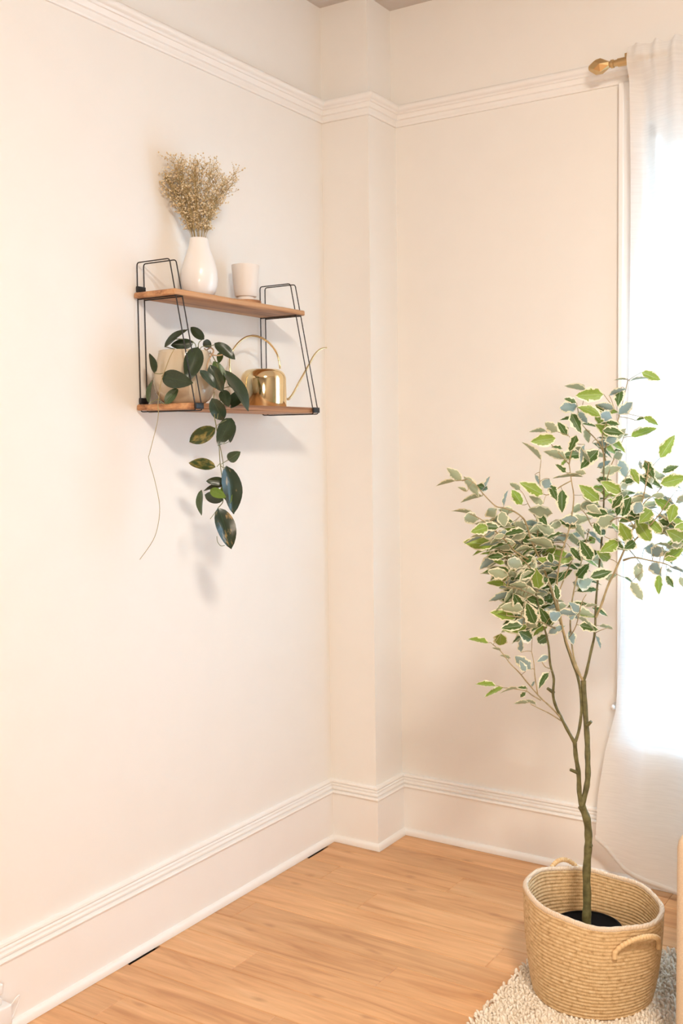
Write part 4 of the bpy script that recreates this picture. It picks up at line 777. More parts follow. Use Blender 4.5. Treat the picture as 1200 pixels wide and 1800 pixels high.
["g",[1.2125,-0.6476,1.448],[0.7105,0.4575,-0.5347],[0.7024,-0.4158,0.5777],0.0557,13.17424854242961],
["g",[1.4132,-0.559,1.265],[0.7563,0.6441,-0.1147],[0.6005,-0.6138,0.5125],0.041,13.171912786136586],
["b",[1.136,-0.7081,1.1956],[-0.8868,-0.3793,-0.2642],[-0.4444,0.8567,0.2619],0.0382,13.150261272768383],
["g",[1.1427,-0.566,1.313],[0.8499,0.5012,-0.163],[0.4304,-0.4817,0.7634],0.0571,13.06877009351797],
["s",[1.2163,-0.6063,1.2878],[0.7936,0.4566,0.4022],[-0.5311,0.8424,0.0916],0.0368,13.028426391060464],
["s",[1.2025,-0.7616,1.2782],[0.8241,0.3751,-0.4244],[-0.2655,0.9177,0.2955],0.0365,13.009690978513717],
["s",[1.0489,-0.8289,1.0994],[-0.7906,-0.5682,0.228],[-0.2837,0.6701,0.6859],0.0535,13.005663712863546],
["d",[1.0031,-0.7153,1.1967],[-0.9081,-0.3176,0.273],[0.4086,-0.8145,0.4119],0.0381,12.992687693241946],
["s",[1.0636,-0.807,1.1],[-0.927,-0.3735,-0.0349],[-0.3704,0.8966,0.2428],0.0372,12.982290541584847],
["b",[1.1367,-0.7742,1.0092],[0.736,0.6497,-0.1903],[-0.5567,0.7408,0.376],0.0394,12.975846893676339],
["d",[1.0927,-0.6911,1.1875],[-0.7472,-0.469,-0.4709],[-0.0661,-0.6525,0.7549],0.055,12.96481794053022],
["d",[1.2992,-0.6268,1.351],[0.8183,0.2943,-0.4937],[0.573,-0.4843,0.6611],0.0527,12.943536996971178],
["d",[1.0384,-0.8918,1.1575],[-0.9417,-0.335,-0.0302],[0.2803,-0.8312,0.4801],0.0364,12.936086970785935],
["b",[1.088,-0.6759,1.0974],[-0.8253,-0.5616,-0.0592],[-0.4511,0.5925,0.6674],0.0557,12.921735503119821],
["g",[1.1,-0.7133,0.9709],[-0.8125,-0.524,-0.2556],[0.0636,-0.5155,0.8546],0.0548,12.908792569617903],
["d",[1.0435,-0.6727,1.0254],[-0.865,-0.4838,-0.1331],[0.1528,-0.5066,0.8485],0.0556,12.88860199597017],
["d",[1.0513,-0.7053,1.1938],[-0.8184,-0.5568,-0.1424],[0.4289,-0.7566,0.4935],0.0386,12.876162554762711],
["s",[1.0121,-0.7522,1.1049],[-0.8587,-0.3651,-0.3596],[-0.5116,0.5686,0.6442],0.0545,12.839203560188041],
["b",[1.04,-0.8461,1.0551],[-0.7844,-0.6053,-0.1358],[-0.5375,0.554,0.6357],0.053,12.79805262318252],
["s",[1.0454,-0.7648,0.95],[-0.6616,-0.473,-0.5819],[-0.6364,0.7645,0.1022],0.0376,12.773582127626844],
["s",[1.0806,-0.7819,1.0724],[-0.7867,-0.5893,0.184],[-0.5227,0.7943,0.3096],0.0375,12.763056461986066],
["s",[1.0715,-0.827,1.2077],[-0.792,-0.5399,-0.285],[-0.6049,0.7571,0.2467],0.0365,12.748088001948824],
["b",[1.1046,-0.604,1.0607],[0.8003,0.5428,-0.255],[-0.4558,0.8268,0.3296],0.0396,12.740282920026686],
["s",[1.14,-0.621,1.4066],[0.8645,0.5003,-0.0478],[-0.2951,0.5823,0.7575],0.0544,12.709159264505853],
["s",[1.29,-0.6794,1.2834],[0.6661,0.6388,0.3849],[-0.729,0.6667,0.155],0.0366,12.69751702614264],
["d",[1.0753,-0.8553,1.0127],[-0.7104,-0.5633,-0.422],[-0.0331,-0.5722,0.8195],0.0517,12.65424172723752],
["g",[1.0469,-0.6947,1.0913],[-0.6955,-0.5865,-0.4152],[0.31,-0.7662,0.5629],0.0385,12.637660378478573],
["d",[1.1964,-0.6839,1.5306],[0.7653,0.5165,-0.384],[0.6276,-0.7312,0.2673],0.037,12.619030478005836],
["d",[1.2086,-0.5799,1.2931],[0.7731,0.5886,0.2362],[0.1685,-0.5496,0.8182],0.0542,12.544049283031026],
["b",[1.2414,-0.6674,1.5198],[-0.9059,-0.3072,0.2915],[-0.1403,0.8672,0.4779],0.0381,12.526585991932526],
["d",[1.3505,-0.6166,1.3577],[0.8494,0.3454,0.3991],[0.0974,-0.8457,0.5246],0.0391,12.526585991932526],
["s",[1.3653,-0.6467,1.3013],[-0.9765,0.2133,-0.0299],[0.2145,0.9758,-0.0436],0.029,12.526585991932526],
["g",[1.0041,-0.6335,1.1628],[-0.9062,-0.3973,-0.1446],[0.1215,-0.5724,0.8109],0.0546,12.47599561604997],
["d",[1.2885,-0.6504,1.3501],[0.7864,0.3794,-0.4875],[0.6174,-0.4547,0.6419],0.0509,12.438807118642613],
["d",[1.0113,-0.7506,1.1837],[-0.7304,-0.2659,0.6292],[0.4144,-0.9047,0.0988],0.033,12.399440106726882],
["s",[1.0136,-0.7776,1.2599],[-0.8955,-0.4086,0.1763],[-0.3528,0.8934,0.2782],0.0357,12.36475056747007],
["b",[1.4076,-0.5273,1.2784],[0.5522,0.6063,0.5722],[-0.6944,0.7144,-0.0868],0.0351,12.351419163823811],
["d",[1.0277,-0.8304,1.0371],[-0.9155,-0.2665,0.3013],[0.3849,-0.7983,0.4632],0.0345,12.305838835731844],
["d",[1.2324,-0.6628,1.1872],[0.7713,0.3136,-0.5538],[0.5488,-0.7684,0.3293],0.0354,12.303777295517346],
["s",[1.3794,-0.5991,1.2806],[0.7497,0.527,0.4004],[-0.6565,0.5157,0.5505],0.049,12.263628470380798],
["d",[1.2495,-0.6395,1.3307],[0.8759,0.425,0.2284],[0.3339,-0.8757,0.3487],0.0346,12.225856619158666],
["d",[1.1387,-0.7895,1.0408],[-0.192,0.1224,0.9737],[0.7334,-0.6414,0.2252],0.0359,12.2],
["b",[1.1033,-0.7671,0.8909],[-0.8603,-0.1416,-0.4897],[-0.1287,0.9899,-0.0602],0.0283,12.2],
["d",[1.1239,-0.8095,0.8599],[-0.5299,-0.3142,-0.7878],[-0.256,-0.8263,0.5017],0.0427,12.2],
["d",[1.039,-0.8666,1.1159],[-0.2636,-0.8783,0.3989],[0.8956,-0.3764,-0.2371],0.0307,12.2],
["d",[1.1283,-0.8011,1.135],[-0.4841,0.5898,0.6464],[0.0944,-0.6992,0.7087],0.0324,12.2],
["d",[1.1278,-0.6387,1.0429],[0.7812,0.6186,0.0841],[0.244,-0.4266,0.8709],0.0535,12.119859542420283],
["s",[1.1627,-0.644,1.1378],[-0.7309,-0.6652,0.1525],[-0.5611,0.713,0.4205],0.038,12.112199687173717],
["s",[1.2995,-0.6646,1.2653],[0.5718,0.2283,-0.788],[0.3194,0.8228,0.4701],0.0495,12.110557382485819],
["b",[1.1549,-0.5548,1.368],[0.842,0.2932,0.4529],[-0.3709,0.9242,0.0911],0.0344,12.10805540128106],
["d",[0.9895,-0.7773,1.2349],[-0.8554,-0.4465,-0.2627],[0.0806,-0.6157,0.7839],0.0506,12.068479819185836],
["g",[1.0629,-0.7015,1.0637],[-0.6678,-0.4104,0.621],[0.7443,-0.3556,0.5654],0.047,12.045271712756259],
["s",[1.1099,-0.6892,1.2286],[-0.8149,-0.3807,-0.4371],[-0.5174,0.8176,0.2527],0.0355,12.04044260513532],
["b",[1.1327,-0.7567,1.1286],[-0.8615,-0.5064,-0.0363],[-0.3957,0.6249,0.673],0.0496,12.036338664927076],
["d",[1.0629,-0.7502,1.1572],[-0.6787,-0.4515,-0.5793],[0.2026,-0.8732,0.4432],0.0352,12.00909340131946],
["d",[1.1297,-0.6681,1.1036],[-0.6959,-0.3952,-0.5996],[-0.2037,-0.6921,0.6925],0.0509,11.981161896346908],
["b",[1.0286,-0.8813,1.184],[-0.7914,-0.6094,0.047],[-0.4051,0.5806,0.7063],0.0489,11.938875997045466],
["g",[1.1702,-0.5868,1.4395],[0.6575,0.4797,-0.581],[0.7526,-0.3807,0.5373],0.0523,11.923170157295916],
["d",[1.1104,-0.6601,1.0006],[0.7864,0.5469,0.2874],[0.066,-0.5369,0.8411],0.0501,11.88245273695574],
["d",[1.2712,-0.7158,1.2371],[0.8953,0.359,0.2638],[0.0306,-0.6404,0.7675],0.0462,11.826877544313065],
["d",[1.0266,-0.8644,1.1207],[-0.876,-0.4694,-0.1111],[0.1765,-0.5262,0.8319],0.0477,11.77640068523461],
["s",[1.0863,-0.7319,1.0495],[-0.7837,-0.4534,-0.4247],[-0.6205,0.5395,0.5691],0.0487,11.618319568861358],
["b",[1.1414,-0.5958,1.1945],[-0.8128,-0.5505,-0.1908],[-0.5209,0.54,0.6611],0.0503,11.520502224749059],
["d",[1.0693,-0.8329,1.2171],[-0.776,-0.6204,-0.1136],[0.262,-0.4809,0.8367],0.0476,11.450848141075136],
["s",[1.0935,-0.6331,1.1952],[0.6315,0.4839,-0.6059],[0.0612,0.7478,0.6611],0.0508,11.431402612828347],
["d",[1.0141,-0.798,1.1386],[-0.8074,-0.4026,0.4313],[0.5782,-0.394,0.7145],0.0452,11.42492901576692],
["g",[1.0389,-0.8776,1.084],[-0.9332,-0.3273,0.1486],[0.3045,-0.5004,0.8105],0.0431,11.386666666666667],
["s",[1.0874,-0.8598,1.0801],[-0.7815,-0.5893,0.205],[-0.4002,0.7255,0.5599],0.039,11.386666666666667],
["g",[1.1181,-0.6681,1.4746],[-0.9287,-0.3626,-0.0784],[0.1868,-0.6397,0.7456],0.0472,11.258387264843382],
["s",[1.1612,-0.6551,1.5703],[-0.7591,-0.5898,0.2755],[-0.128,0.5502,0.8251],0.049,11.184451778511185],
["d",[1.2472,-0.6443,1.4804],[-0.9342,-0.3495,0.0717],[0.2893,-0.6246,0.7254],0.0446,11.184451778511185],
["g",[1.2945,-0.5967,1.4987],[0.7137,0.571,-0.4057],[0.6988,-0.541,0.468],0.0399,11.184451778511185],
["s",[1.0532,-0.9178,1.2123],[-0.9336,-0.2778,-0.2261],[-0.273,0.9606,-0.053],0.0237,11.184451778511185],
["s",[1.286,-0.6919,1.3282],[-0.2013,-0.9733,-0.1102],[-0.9393,0.2237,-0.2602],0.0354,11.184451778511185],
["d",[1.1569,-0.6723,1.1414],[-0.739,-0.2502,0.6255],[0.5955,-0.6769,0.4327],0.0344,11.184451778511185],
["g",[1.1557,-0.617,1.1884],[0.1351,0.7665,-0.6279],[0.6549,-0.5446,-0.524],0.0341,11.184451778511185],
["g",[1.2119,-0.5861,1.3013],[0.8837,0.3202,-0.3415],[0.4636,-0.4974,0.7333],0.0469,11.158863686979052],
["s",[1.0473,-0.8321,1.0322],[-0.7714,-0.6145,-0.1656],[-0.5657,0.5429,0.6207],0.0459,11.00429436505024],
["s",[1.197,-0.5895,1.164],[0.8985,0.402,-0.1763],[-0.1827,0.7077,0.6825],0.0465,10.988471343069824],
["d",[1.3992,-0.5222,1.2265],[0.7085,0.3564,-0.6091],[0.7038,-0.4212,0.5721],0.0463,10.983247208925983],
["d",[1.0034,-0.6841,1.0644],[-0.7799,-0.3356,0.5283],[0.6255,-0.3882,0.6768],0.0441,10.978760768103328],
["d",[1.1059,-0.6723,1.0969],[-0.5531,-0.5342,-0.6393],[-0.1977,-0.6613,0.7236],0.0476,10.95710676366735],
["g",[1.1595,-0.6506,1.5163],[-0.5754,-0.507,-0.6417],[-0.1253,-0.7208,0.6817],0.0467,10.868293035773178],
["b",[1.0944,-0.6353,1.2245],[-0.7897,-0.5865,-0.18],[-0.5337,0.5121,0.673],0.0472,10.775336119586258],
["g",[1.098,-0.754,0.9692],[-0.7388,-0.3851,-0.553],[-0.2,-0.6584,0.7256],0.0447,10.688558872028771],
["b",[1.1191,-0.7004,1.1386],[0.7699,0.5891,0.2455],[-0.5938,0.5204,0.6137],0.0448,10.658526452180054],
["d",[1.0252,-0.7735,1.2275],[-0.7563,-0.6495,-0.0785],[0.3042,-0.4553,0.8368],0.0459,10.653482765546322],
["d",[1.4409,-0.6116,1.1734],[0.7929,0.6074,-0.0486],[0.3656,-0.4104,0.8354],0.0453,10.641671712060035],
["d",[1.404,-0.6567,1.2049],[0.8224,0.5521,0.1374],[0.2007,-0.5075,0.8379],0.0429,10.565953392509206],
["g",[1.0349,-0.6077,1.0149],[-0.8576,-0.4583,0.2335],[0.434,-0.4013,0.8066],0.0458,10.555887986773312],
["b",[1.3443,-0.5983,1.2481],[0.8311,0.5375,-0.1423],[-0.2715,0.6156,0.7399],0.0443,10.499526441191103],
["d",[1.0622,-0.7883,1.1491],[-0.9145,-0.3992,-0.065],[0.1759,-0.5373,0.8249],0.0431,10.449488803876415],
["s",[1.1024,-0.8328,0.9761],[-0.8039,-0.5454,0.2371],[-0.2875,0.7054,0.6478],0.0422,10.382845763832277],
["g",[1.0285,-0.7289,1.0419],[-0.7042,-0.3794,0.6001],[0.7098,-0.3587,0.6062],0.0403,10.360646572667637],
["d",[1.1162,-0.7203,1.1227],[-0.6349,-0.5598,-0.5325],[-0.1036,-0.6213,0.7767],0.0439,10.314582471306288],
["s",[1.1535,-0.7208,1.2296],[0.6489,0.1109,-0.7527],[0.3134,0.8625,0.3973],0.0424,10.298048066762295],
["d",[1.0708,-0.7278,1.1619],[-0.7948,-0.5759,-0.1912],[0.1739,-0.518,0.8375],0.0434,10.184971761830832],
["s",[1.1873,-0.5501,1.443],[0.8808,0.3632,0.3039],[-0.4661,0.5518,0.6915],0.0421,10.176244149639505],
["s",[1.2235,-0.6804,1.088],[0.5725,0.7982,0.1873],[-0.751,0.6022,-0.2707],0.0295,10.166666666666668],
["b",[1.1348,-0.6976,0.9757],[0.1618,0.7212,0.6735],[-0.5094,0.6456,-0.5689],0.0289,10.166666666666668],
["b",[1.0711,-0.8645,0.9155],[-0.0605,0.1352,0.989],[-0.6771,0.7224,-0.1402],0.0281,10.166666666666668],
["g",[1.3764,-0.6819,1.1446],[0.8811,0.4656,0.0824],[0.3903,-0.8145,0.4292],0.0279,10.166666666666668],
["s",[1.4163,-0.6798,1.1041],[0.3888,-0.3796,-0.8395],[-0.1424,0.8755,-0.4618],0.0259,10.166666666666668],
["g",[1.1501,-0.6847,0.9923],[0.911,0.3877,-0.1403],[0.3169,-0.4406,0.8399],0.042,10.116126290732293],
["g",[1.1811,-0.5514,1.2819],[0.7315,0.4877,-0.4765],[0.6688,-0.377,0.6408],0.0447,10.073351665762866],
["s",[1.3626,-0.6583,1.166],[0.6023,0.2688,-0.7516],[0.2736,0.815,0.5107],0.0402,9.916077189647302],
["s",[1.1627,-0.5515,1.2403],[0.8989,0.3668,0.2397],[-0.4269,0.6097,0.6679],0.0417,9.869656962086516],
["s",[1.2511,-0.6073,1.4699],[-0.451,-0.473,-0.7569],[-0.8119,0.5696,0.1278],0.0317,9.842317565089843],
["d",[1.1467,-0.754,1.3605],[-0.5283,-0.5656,0.6333],[0.8087,-0.5625,0.1723],0.0295,9.842317565089843],
["s",[1.0192,-0.7521,1.3137],[-0.555,-0.5715,0.6045],[-0.2986,0.8151,0.4965],0.0303,9.842317565089843],
["s",[0.993,-0.8577,1.2317],[-0.8346,-0.5257,0.1644],[-0.2709,0.6517,0.7085],0.0401,9.828518026938259],
["s",[1.0597,-0.8614,1.0751],[-0.6095,-0.4098,-0.6787],[-0.7854,0.4282,0.4469],0.039,9.645390854484347],
["s",[1.0389,-0.7171,1.1846],[-0.7887,-0.5939,-0.1587],[-0.5281,0.5224,0.6695],0.0416,9.644876869146007],
["b",[1.1677,-0.5617,1.4641],[0.6697,0.5321,-0.5181],[0.056,0.6594,0.7497],0.0429,9.58866883265696],
["b",[1.051,-0.6017,1.0109],[-0.5786,-0.3571,-0.7333],[-0.7954,0.4462,0.4102],0.042,9.513637669430006],
["s",[1.0427,-0.8877,1.2084],[-0.7335,-0.5961,-0.3266],[-0.6435,0.4542,0.6162],0.0386,9.48816792624563],
["d",[1.0312,-0.6123,1.1628],[-0.8657,-0.4978,0.0529],[0.3244,-0.4774,0.8166],0.0416,9.469498093847568],
["s",[1.0469,-0.8625,1.228],[-0.7206,-0.6165,0.3174],[-0.2301,0.6443,0.7293],0.0384,9.443450467406068],
["s",[1.0745,-0.8132,1.1723],[-0.8545,-0.5006,-0.1389],[-0.4526,0.5859,0.6722],0.0382,9.339338649821292],
["d",[1.2975,-0.5836,1.2146],[0.8456,0.4545,0.2801],[0.0641,-0.6073,0.7919],0.0378,9.255115795270603],
["s",[1.0388,-0.7582,0.958],[-0.9166,-0.3646,0.1641],[-0.1956,0.7669,0.6113],0.0384,9.22913505745994],
["b",[1.0716,-0.6615,1.1213],[-0.7737,-0.4999,-0.3893],[-0.6266,0.5128,0.5868],0.0398,9.226028121730577],
["d",[1.1893,-0.6823,1.0089],[0.8642,0.3478,-0.3636],[0.4866,-0.3936,0.78],0.038,9.218963222511476],
["d",[1.0056,-0.6313,1.213],[-0.6418,-0.3196,-0.6971],[-0.2523,-0.7704,0.5855],0.0397,9.050265647081188],
["b",[1.0607,-0.6422,1.0783],[-0.8369,-0.5461,-0.0379],[-0.4279,0.6093,0.6675],0.0396,9.03687796795881],
["d",[1.3086,-0.5999,1.3393],[0.6876,0.4937,-0.5325],[0.7215,-0.3817,0.5777],0.0387,8.997007999637106],
["d",[1.0849,-0.7558,1.0184],[-0.907,-0.3281,-0.2641],[-0.0276,-0.5793,0.8146],0.0375,8.953914777163547],
["d",[1.138,-0.6616,1.5386],[-0.8242,-0.4173,0.3828],[0.5602,-0.6998,0.4433],0.029,8.947561422808947],
["s",[1.0998,-0.803,1.3929],[-0.6055,-0.1685,0.7778],[0.4854,0.6963,0.5288],0.054,8.947561422808947],
["s",[1.3306,-0.6389,1.3477],[0.0838,-0.8514,-0.5178],[-0.4039,0.446,-0.7987],0.0288,8.947561422808947],
["s",[1.1901,-0.7297,1.3574],[-0.798,-0.5578,0.228],[-0.4975,0.8234,0.2731],0.0246,8.947561422808947],
["g",[1.029,-0.8679,1.1367],[-0.7564,-0.61,0.2359],[0.6523,-0.6772,0.3405],0.0246,8.947561422808947],
["g",[1.0066,-0.9146,0.9422],[-0.7929,-0.5605,0.2392],[0.4071,-0.1949,0.8924],0.0439,8.946666666666665],
["g",[1.0236,-0.9077,0.8354],[-0.8234,-0.5512,0.1349],[0.2994,-0.22,0.9284],0.043,8.946666666666665],
["g",[1.0375,-0.8935,0.8292],[-0.7897,-0.449,-0.4181],[-0.2008,-0.4548,0.8677],0.0452,8.946666666666665],
["d",[1.1033,-0.6644,1.1192],[0.8387,0.3916,-0.3784],[0.5247,-0.3957,0.7537],0.0378,8.897408492375812],
["g",[1.0332,-0.6099,1.1783],[-0.5602,-0.4583,-0.69],[-0.216,-0.7234,0.6558],0.0393,8.875828025026976],
["g",[1.1314,-0.753,0.9962],[-0.9433,-0.3319,-0.0055],[0.1667,-0.488,0.8568],0.0362,8.773543098837823],
["b",[1.3419,-0.6346,1.2489],[0.9144,0.2789,-0.2933],[-0.0139,0.7459,0.6659],0.0348,8.702067484665907],
["d",[1.1067,-0.7997,0.9835],[-0.7921,-0.2863,-0.5392],[-0.2385,-0.6679,0.705],0.036,8.667463540575447],
["g",[1.0226,-0.6504,1.1264],[-0.7354,-0.3304,-0.5916],[-0.2085,-0.7203,0.6615],0.0375,8.607253220779858],
["d",[1.0417,-0.615,1.1035],[-0.7667,-0.4689,0.4385],[0.6214,-0.3706,0.6903],0.0363,8.587356383630443],
["d",[1.0606,-0.7562,1.0196],[-0.7782,-0.4906,-0.3919],[-0.0341,-0.5902,0.8065],0.0355,8.450859870126383],
["d",[1.3511,-0.5791,1.2692],[0.5889,0.3353,-0.7354],[0.7973,-0.3902,0.4605],0.0355,8.434644227248281],
["d",[1.0934,-0.8859,0.8222],[-0.6968,0.2199,-0.6827],[-0.0562,-0.9656,-0.2537],0.0216,8.133333333333333],
["b",[1.393,-0.7209,1.1262],[0.9216,-0.0594,-0.3835],[-0.0355,0.9712,-0.2357],0.0157,8.133333333333333],
["d",[1.0436,-0.8654,1.0947],[-0.0352,0.9846,0.1711],[0.8071,-0.073,0.5859],0.0243,8.133333333333333],
["b",[1.2257,-0.6625,1.5546],[0.7563,0.5139,0.4048],[-0.5974,0.2904,0.7475],0.0413,8.052805280528053],
["b",[1.1793,-0.7089,1.4308],[-0.1637,-0.3645,-0.9167],[-0.9854,0.1038,0.1347],0.0458,8.052805280528053],
["s",[0.975,-0.88,1.3047],[-0.8138,-0.5515,-0.1832],[-0.4159,0.3326,0.8464],0.048,8.052805280528053],
["d",[1.0584,-0.7653,1.0345],[-0.8962,-0.3833,-0.2232],[-0.1088,-0.2977,0.9484],0.0556,7.585790940262813],
["g",[1.0428,-0.7107,1.1207],[-0.7897,-0.5786,-0.204],[-0.0362,-0.2881,0.9569],0.0569,7.544716158467174],
["g",[1.0039,-0.8648,1.1803],[-0.8126,-0.4593,-0.3589],[-0.1733,-0.3974,0.9011],0.0538,7.544273908781162],
["s",[1.2827,-0.6779,1.2251],[0.855,0.3796,-0.3533],[0.1245,0.5112,0.8504],0.0532,7.515475731520948],
["s",[1.3731,-0.5691,1.1934],[0.6714,0.5035,-0.5438],[0.2793,0.5077,0.815],0.0572,7.505712128586618],
["d",[1.1472,-0.6313,1.497],[-0.832,-0.5547,0.0126],[0.2257,-0.3177,0.9209],0.0555,7.402543673462971],
["d",[1.1072,-0.6619,1.1613],[-0.817,-0.5272,-0.2337],[-0.0658,-0.3173,0.946],0.0552,7.358731336540952],
["s",[1.0017,-0.6136,1.1724],[-0.6533,-0.4676,-0.5955],[-0.7237,0.1546,0.6726],0.0571,7.3558361690615275],
["s",[1.0071,-0.8058,1.2482],[-0.8999,-0.3935,-0.1883],[-0.3284,0.3272,0.886],0.0531,7.323677308860283],
["d",[1.3668,-0.6086,1.1667],[0.627,0.5675,0.5337],[-0.3539,-0.4029,0.8441],0.0504,7.314672291244522],
["b",[1.137,-0.5885,1.2008],[0.672,0.354,-0.6505],[0.369,0.6015,0.7086],0.0557,7.314518959607053],
["s",[1.0297,-0.6141,1.1781],[-0.8368,-0.389,-0.3854],[-0.5043,0.2735,0.8191],0.056,7.304584373776399],
["d",[1.1722,-0.6386,1.4344],[0.8087,0.2845,-0.5148],[0.5728,-0.1817,0.7993],0.0534,7.2999492324004045],
["d",[1.1476,-0.6362,1.2758],[0.8354,0.4311,0.341],[-0.1525,-0.4143,0.8973],0.0522,7.291981439053245],
["s",[1.154,-0.7244,1.428],[0.6115,0.4389,-0.6584],[0.3983,0.5482,0.7354],0.0533,7.273992887582037],
["g",[1.1902,-0.5562,1.2503],[0.7968,0.5514,-0.2472],[0.3944,-0.1647,0.904],0.0562,7.242671565397703],
["s",[1.2618,-0.5388,1.236],[0.7358,0.3103,-0.602],[0.3623,0.5706,0.737],0.0538,7.2344175626392655],
["g",[1.1227,-0.6167,1.1362],[0.7584,0.4375,-0.4831],[0.5648,-0.0712,0.8222],0.0549,7.210709148181697],
["s",[1.1066,-0.7359,1.106],[-0.7928,-0.6085,-0.0354],[-0.3221,0.369,0.8718],0.0537,7.199462026485989],
["g",[1.3749,-0.6455,1.1743],[0.7691,0.5922,0.2403],[-0.0784,-0.2858,0.9551],0.052,7.1962270714586145],
["s",[1.0882,-0.7429,1.4651],[-0.932,-0.3481,0.1011],[-0.1077,0.5321,0.8398],0.0356,7.158049138247159],
["d",[1.0611,-0.6289,1.0466],[-0.7719,-0.5808,-0.2585],[-0.1021,-0.2882,0.9521],0.0549,7.1004061286476094],
["d",[1.3121,-0.5152,1.335],[0.9022,0.3443,-0.2597],[0.3551,-0.2515,0.9004],0.052,7.097329829522612],
["s",[1.1727,-0.7466,0.9949],[0.8004,0.2847,-0.5276],[0.2491,0.6425,0.7246],0.0502,7.093604565963059],
["d",[1.079,-0.7215,1.1573],[-0.78,-0.4198,-0.4641],[-0.2814,-0.4272,0.8593],0.0519,7.055843387358966],
["s",[1.3546,-0.6202,1.174],[0.8281,0.4281,-0.3618],[0.1115,0.5068,0.8549],0.0498,6.934866144335775],
["d",[1.1023,-0.6296,1.1179],[-0.7949,-0.6023,-0.0729],[0.0819,-0.2257,0.9707],0.0535,6.932231822482824],
["g",[1.0387,-0.657,1.1569],[-0.8631,-0.4984,0.0821],[0.2092,-0.2047,0.9562],0.0524,6.912531905843746],
["d",[1.0146,-0.8429,1.1007],[-0.7871,-0.5593,0.2603],[0.3724,-0.0943,0.9233],0.0492,6.869561820972109],
["s",[0.9981,-0.785,1.141],[-0.8026,-0.4413,-0.4013],[-0.5414,0.2568,0.8006],0.0501,6.8296715340302825],
["b",[1.0356,-0.777,1.1772],[-0.866,-0.4937,0.0789],[-0.1646,0.4305,0.8875],0.0494,6.779368266144072],
["s",[1.0956,-0.694,1.1563],[-0.777,-0.3427,-0.528],[-0.6149,0.2337,0.7532],0.0502,6.775596941137214],
["d",[1.087,-0.671,1.0143],[-0.8097,-0.4846,-0.331],[-0.1851,-0.3243,0.9277],0.0508,6.769805162819947],
["d",[1.1242,-0.7238,1.4206],[-0.6685,-0.7087,0.2255],[0.6684,-0.4394,0.6001],0.0248,6.710671067106711],
["d",[1.217,-0.5977,1.4135],[0.8451,0.5225,0.1136],[0.3758,-0.7315,0.5689],0.022,6.710671067106711],
["b",[1.307,-0.6668,1.3877],[0.2878,0.0,-0.9577],[0.066,0.9976,0.0198],0.0191,6.710671067106711],
["g",[0.994,-0.721,1.1815],[-0.8954,-0.4006,-0.1943],[-0.0538,-0.3358,0.9404],0.0499,6.669870636323603],
["d",[1.0246,-0.8052,1.0631],[-0.6918,-0.6143,-0.3796],[-0.1984,-0.3438,0.9179],0.049,6.635174080742437],
["g",[1.0866,-0.7155,0.9879],[-0.8752,-0.4594,0.1518],[0.2362,-0.132,0.9627],0.0481,6.560355087209314],
["s",[1.0847,-0.8498,0.7867],[-0.8536,-0.5206,0.0162],[-0.3788,0.6418,0.6668],0.0309,6.506666666666666],
["g",[1.4605,-0.6297,1.2445],[0.7104,0.2346,-0.6635],[0.701,-0.152,0.6968],0.0448,6.4877289168431425],
["d",[1.0616,-0.7938,0.9585],[-0.7084,-0.3945,-0.5853],[-0.4157,-0.4371,0.7976],0.0472,6.487147077214044],
["s",[1.2137,-0.6715,1.2189],[0.806,0.5858,-0.0852],[-0.183,0.3834,0.9052],0.0481,6.4278443636868845],
["s",[1.2044,-0.5508,1.1978],[0.7952,0.5463,-0.263],[-0.0131,0.4492,0.8933],0.0494,6.36108863503554],
["g",[0.9743,-0.7706,1.1471],[-0.8827,-0.4669,0.0533],[0.1715,-0.2144,0.9616],0.0469,6.354504339844488],
["b",[1.1635,-0.5902,1.2375],[0.8201,0.5714,0.0308],[-0.275,0.3463,0.8969],0.0487,6.3415758894403105],
["s",[1.1777,-0.7191,1.3491],[-0.8141,-0.5784,0.0527],[-0.1214,0.2582,0.9584],0.0645,6.263292995966263],
["s",[0.9312,-0.9411,1.3441],[-0.8762,-0.4476,-0.1786],[-0.3349,0.2992,0.8935],0.042,6.263292995966263],
["s",[0.9638,-0.9426,1.3189],[-0.8621,-0.1743,0.4758],[0.061,0.8964,0.4389],0.0212,6.263292995966263],
["b",[0.9974,-0.9128,1.3283],[0.2339,0.4256,0.8742],[-0.9663,0.2009,0.1608],0.0261,6.263292995966263],
["b",[1.022,-0.8579,1.2794],[0.1077,0.2948,0.9495],[-0.9941,0.0432,0.0994],0.0353,6.263292995966263],
["b",[1.078,-0.7921,1.3559],[0.4756,0.0042,-0.8797],[0.3485,0.9172,0.1928],0.0238,6.263292995966263],
["s",[0.9754,-0.9268,1.2617],[-0.8813,-0.4175,0.2214],[0.0051,0.4601,0.8879],0.0474,6.263292995966263],
["s",[1.0234,-0.9545,1.2142],[-0.9303,-0.3667,-0.003],[-0.2084,0.5218,0.8272],0.033,6.263292995966263],
["d",[1.1124,-0.633,1.1142],[0.873,0.3925,-0.2896],[0.3679,-0.14,0.9193],0.0466,6.255504377260305],
["s",[1.0758,-0.5708,1.1058],[-0.7422,-0.4695,0.4782],[0.1516,0.5774,0.8022],0.0462,6.254773562720004],
["d",[1.1373,-0.7467,1.2067],[-0.8737,-0.3856,-0.2964],[-0.1449,-0.3755,0.9154],0.0449,6.254479084163775],
["g",[1.025,-0.8762,1.1998],[-0.7049,-0.3118,-0.6371],[-0.4227,-0.5366,0.7303],0.0443,6.230746612550563],
["s",[1.4436,-0.5523,1.2422],[0.7725,0.2894,-0.5652],[0.3555,0.5403,0.7627],0.0439,6.192519344922513],
["d",[1.0476,-0.892,1.1896],[-0.7183,-0.644,-0.2634],[-0.0643,-0.3156,0.9467],0.0444,6.179984652219651],
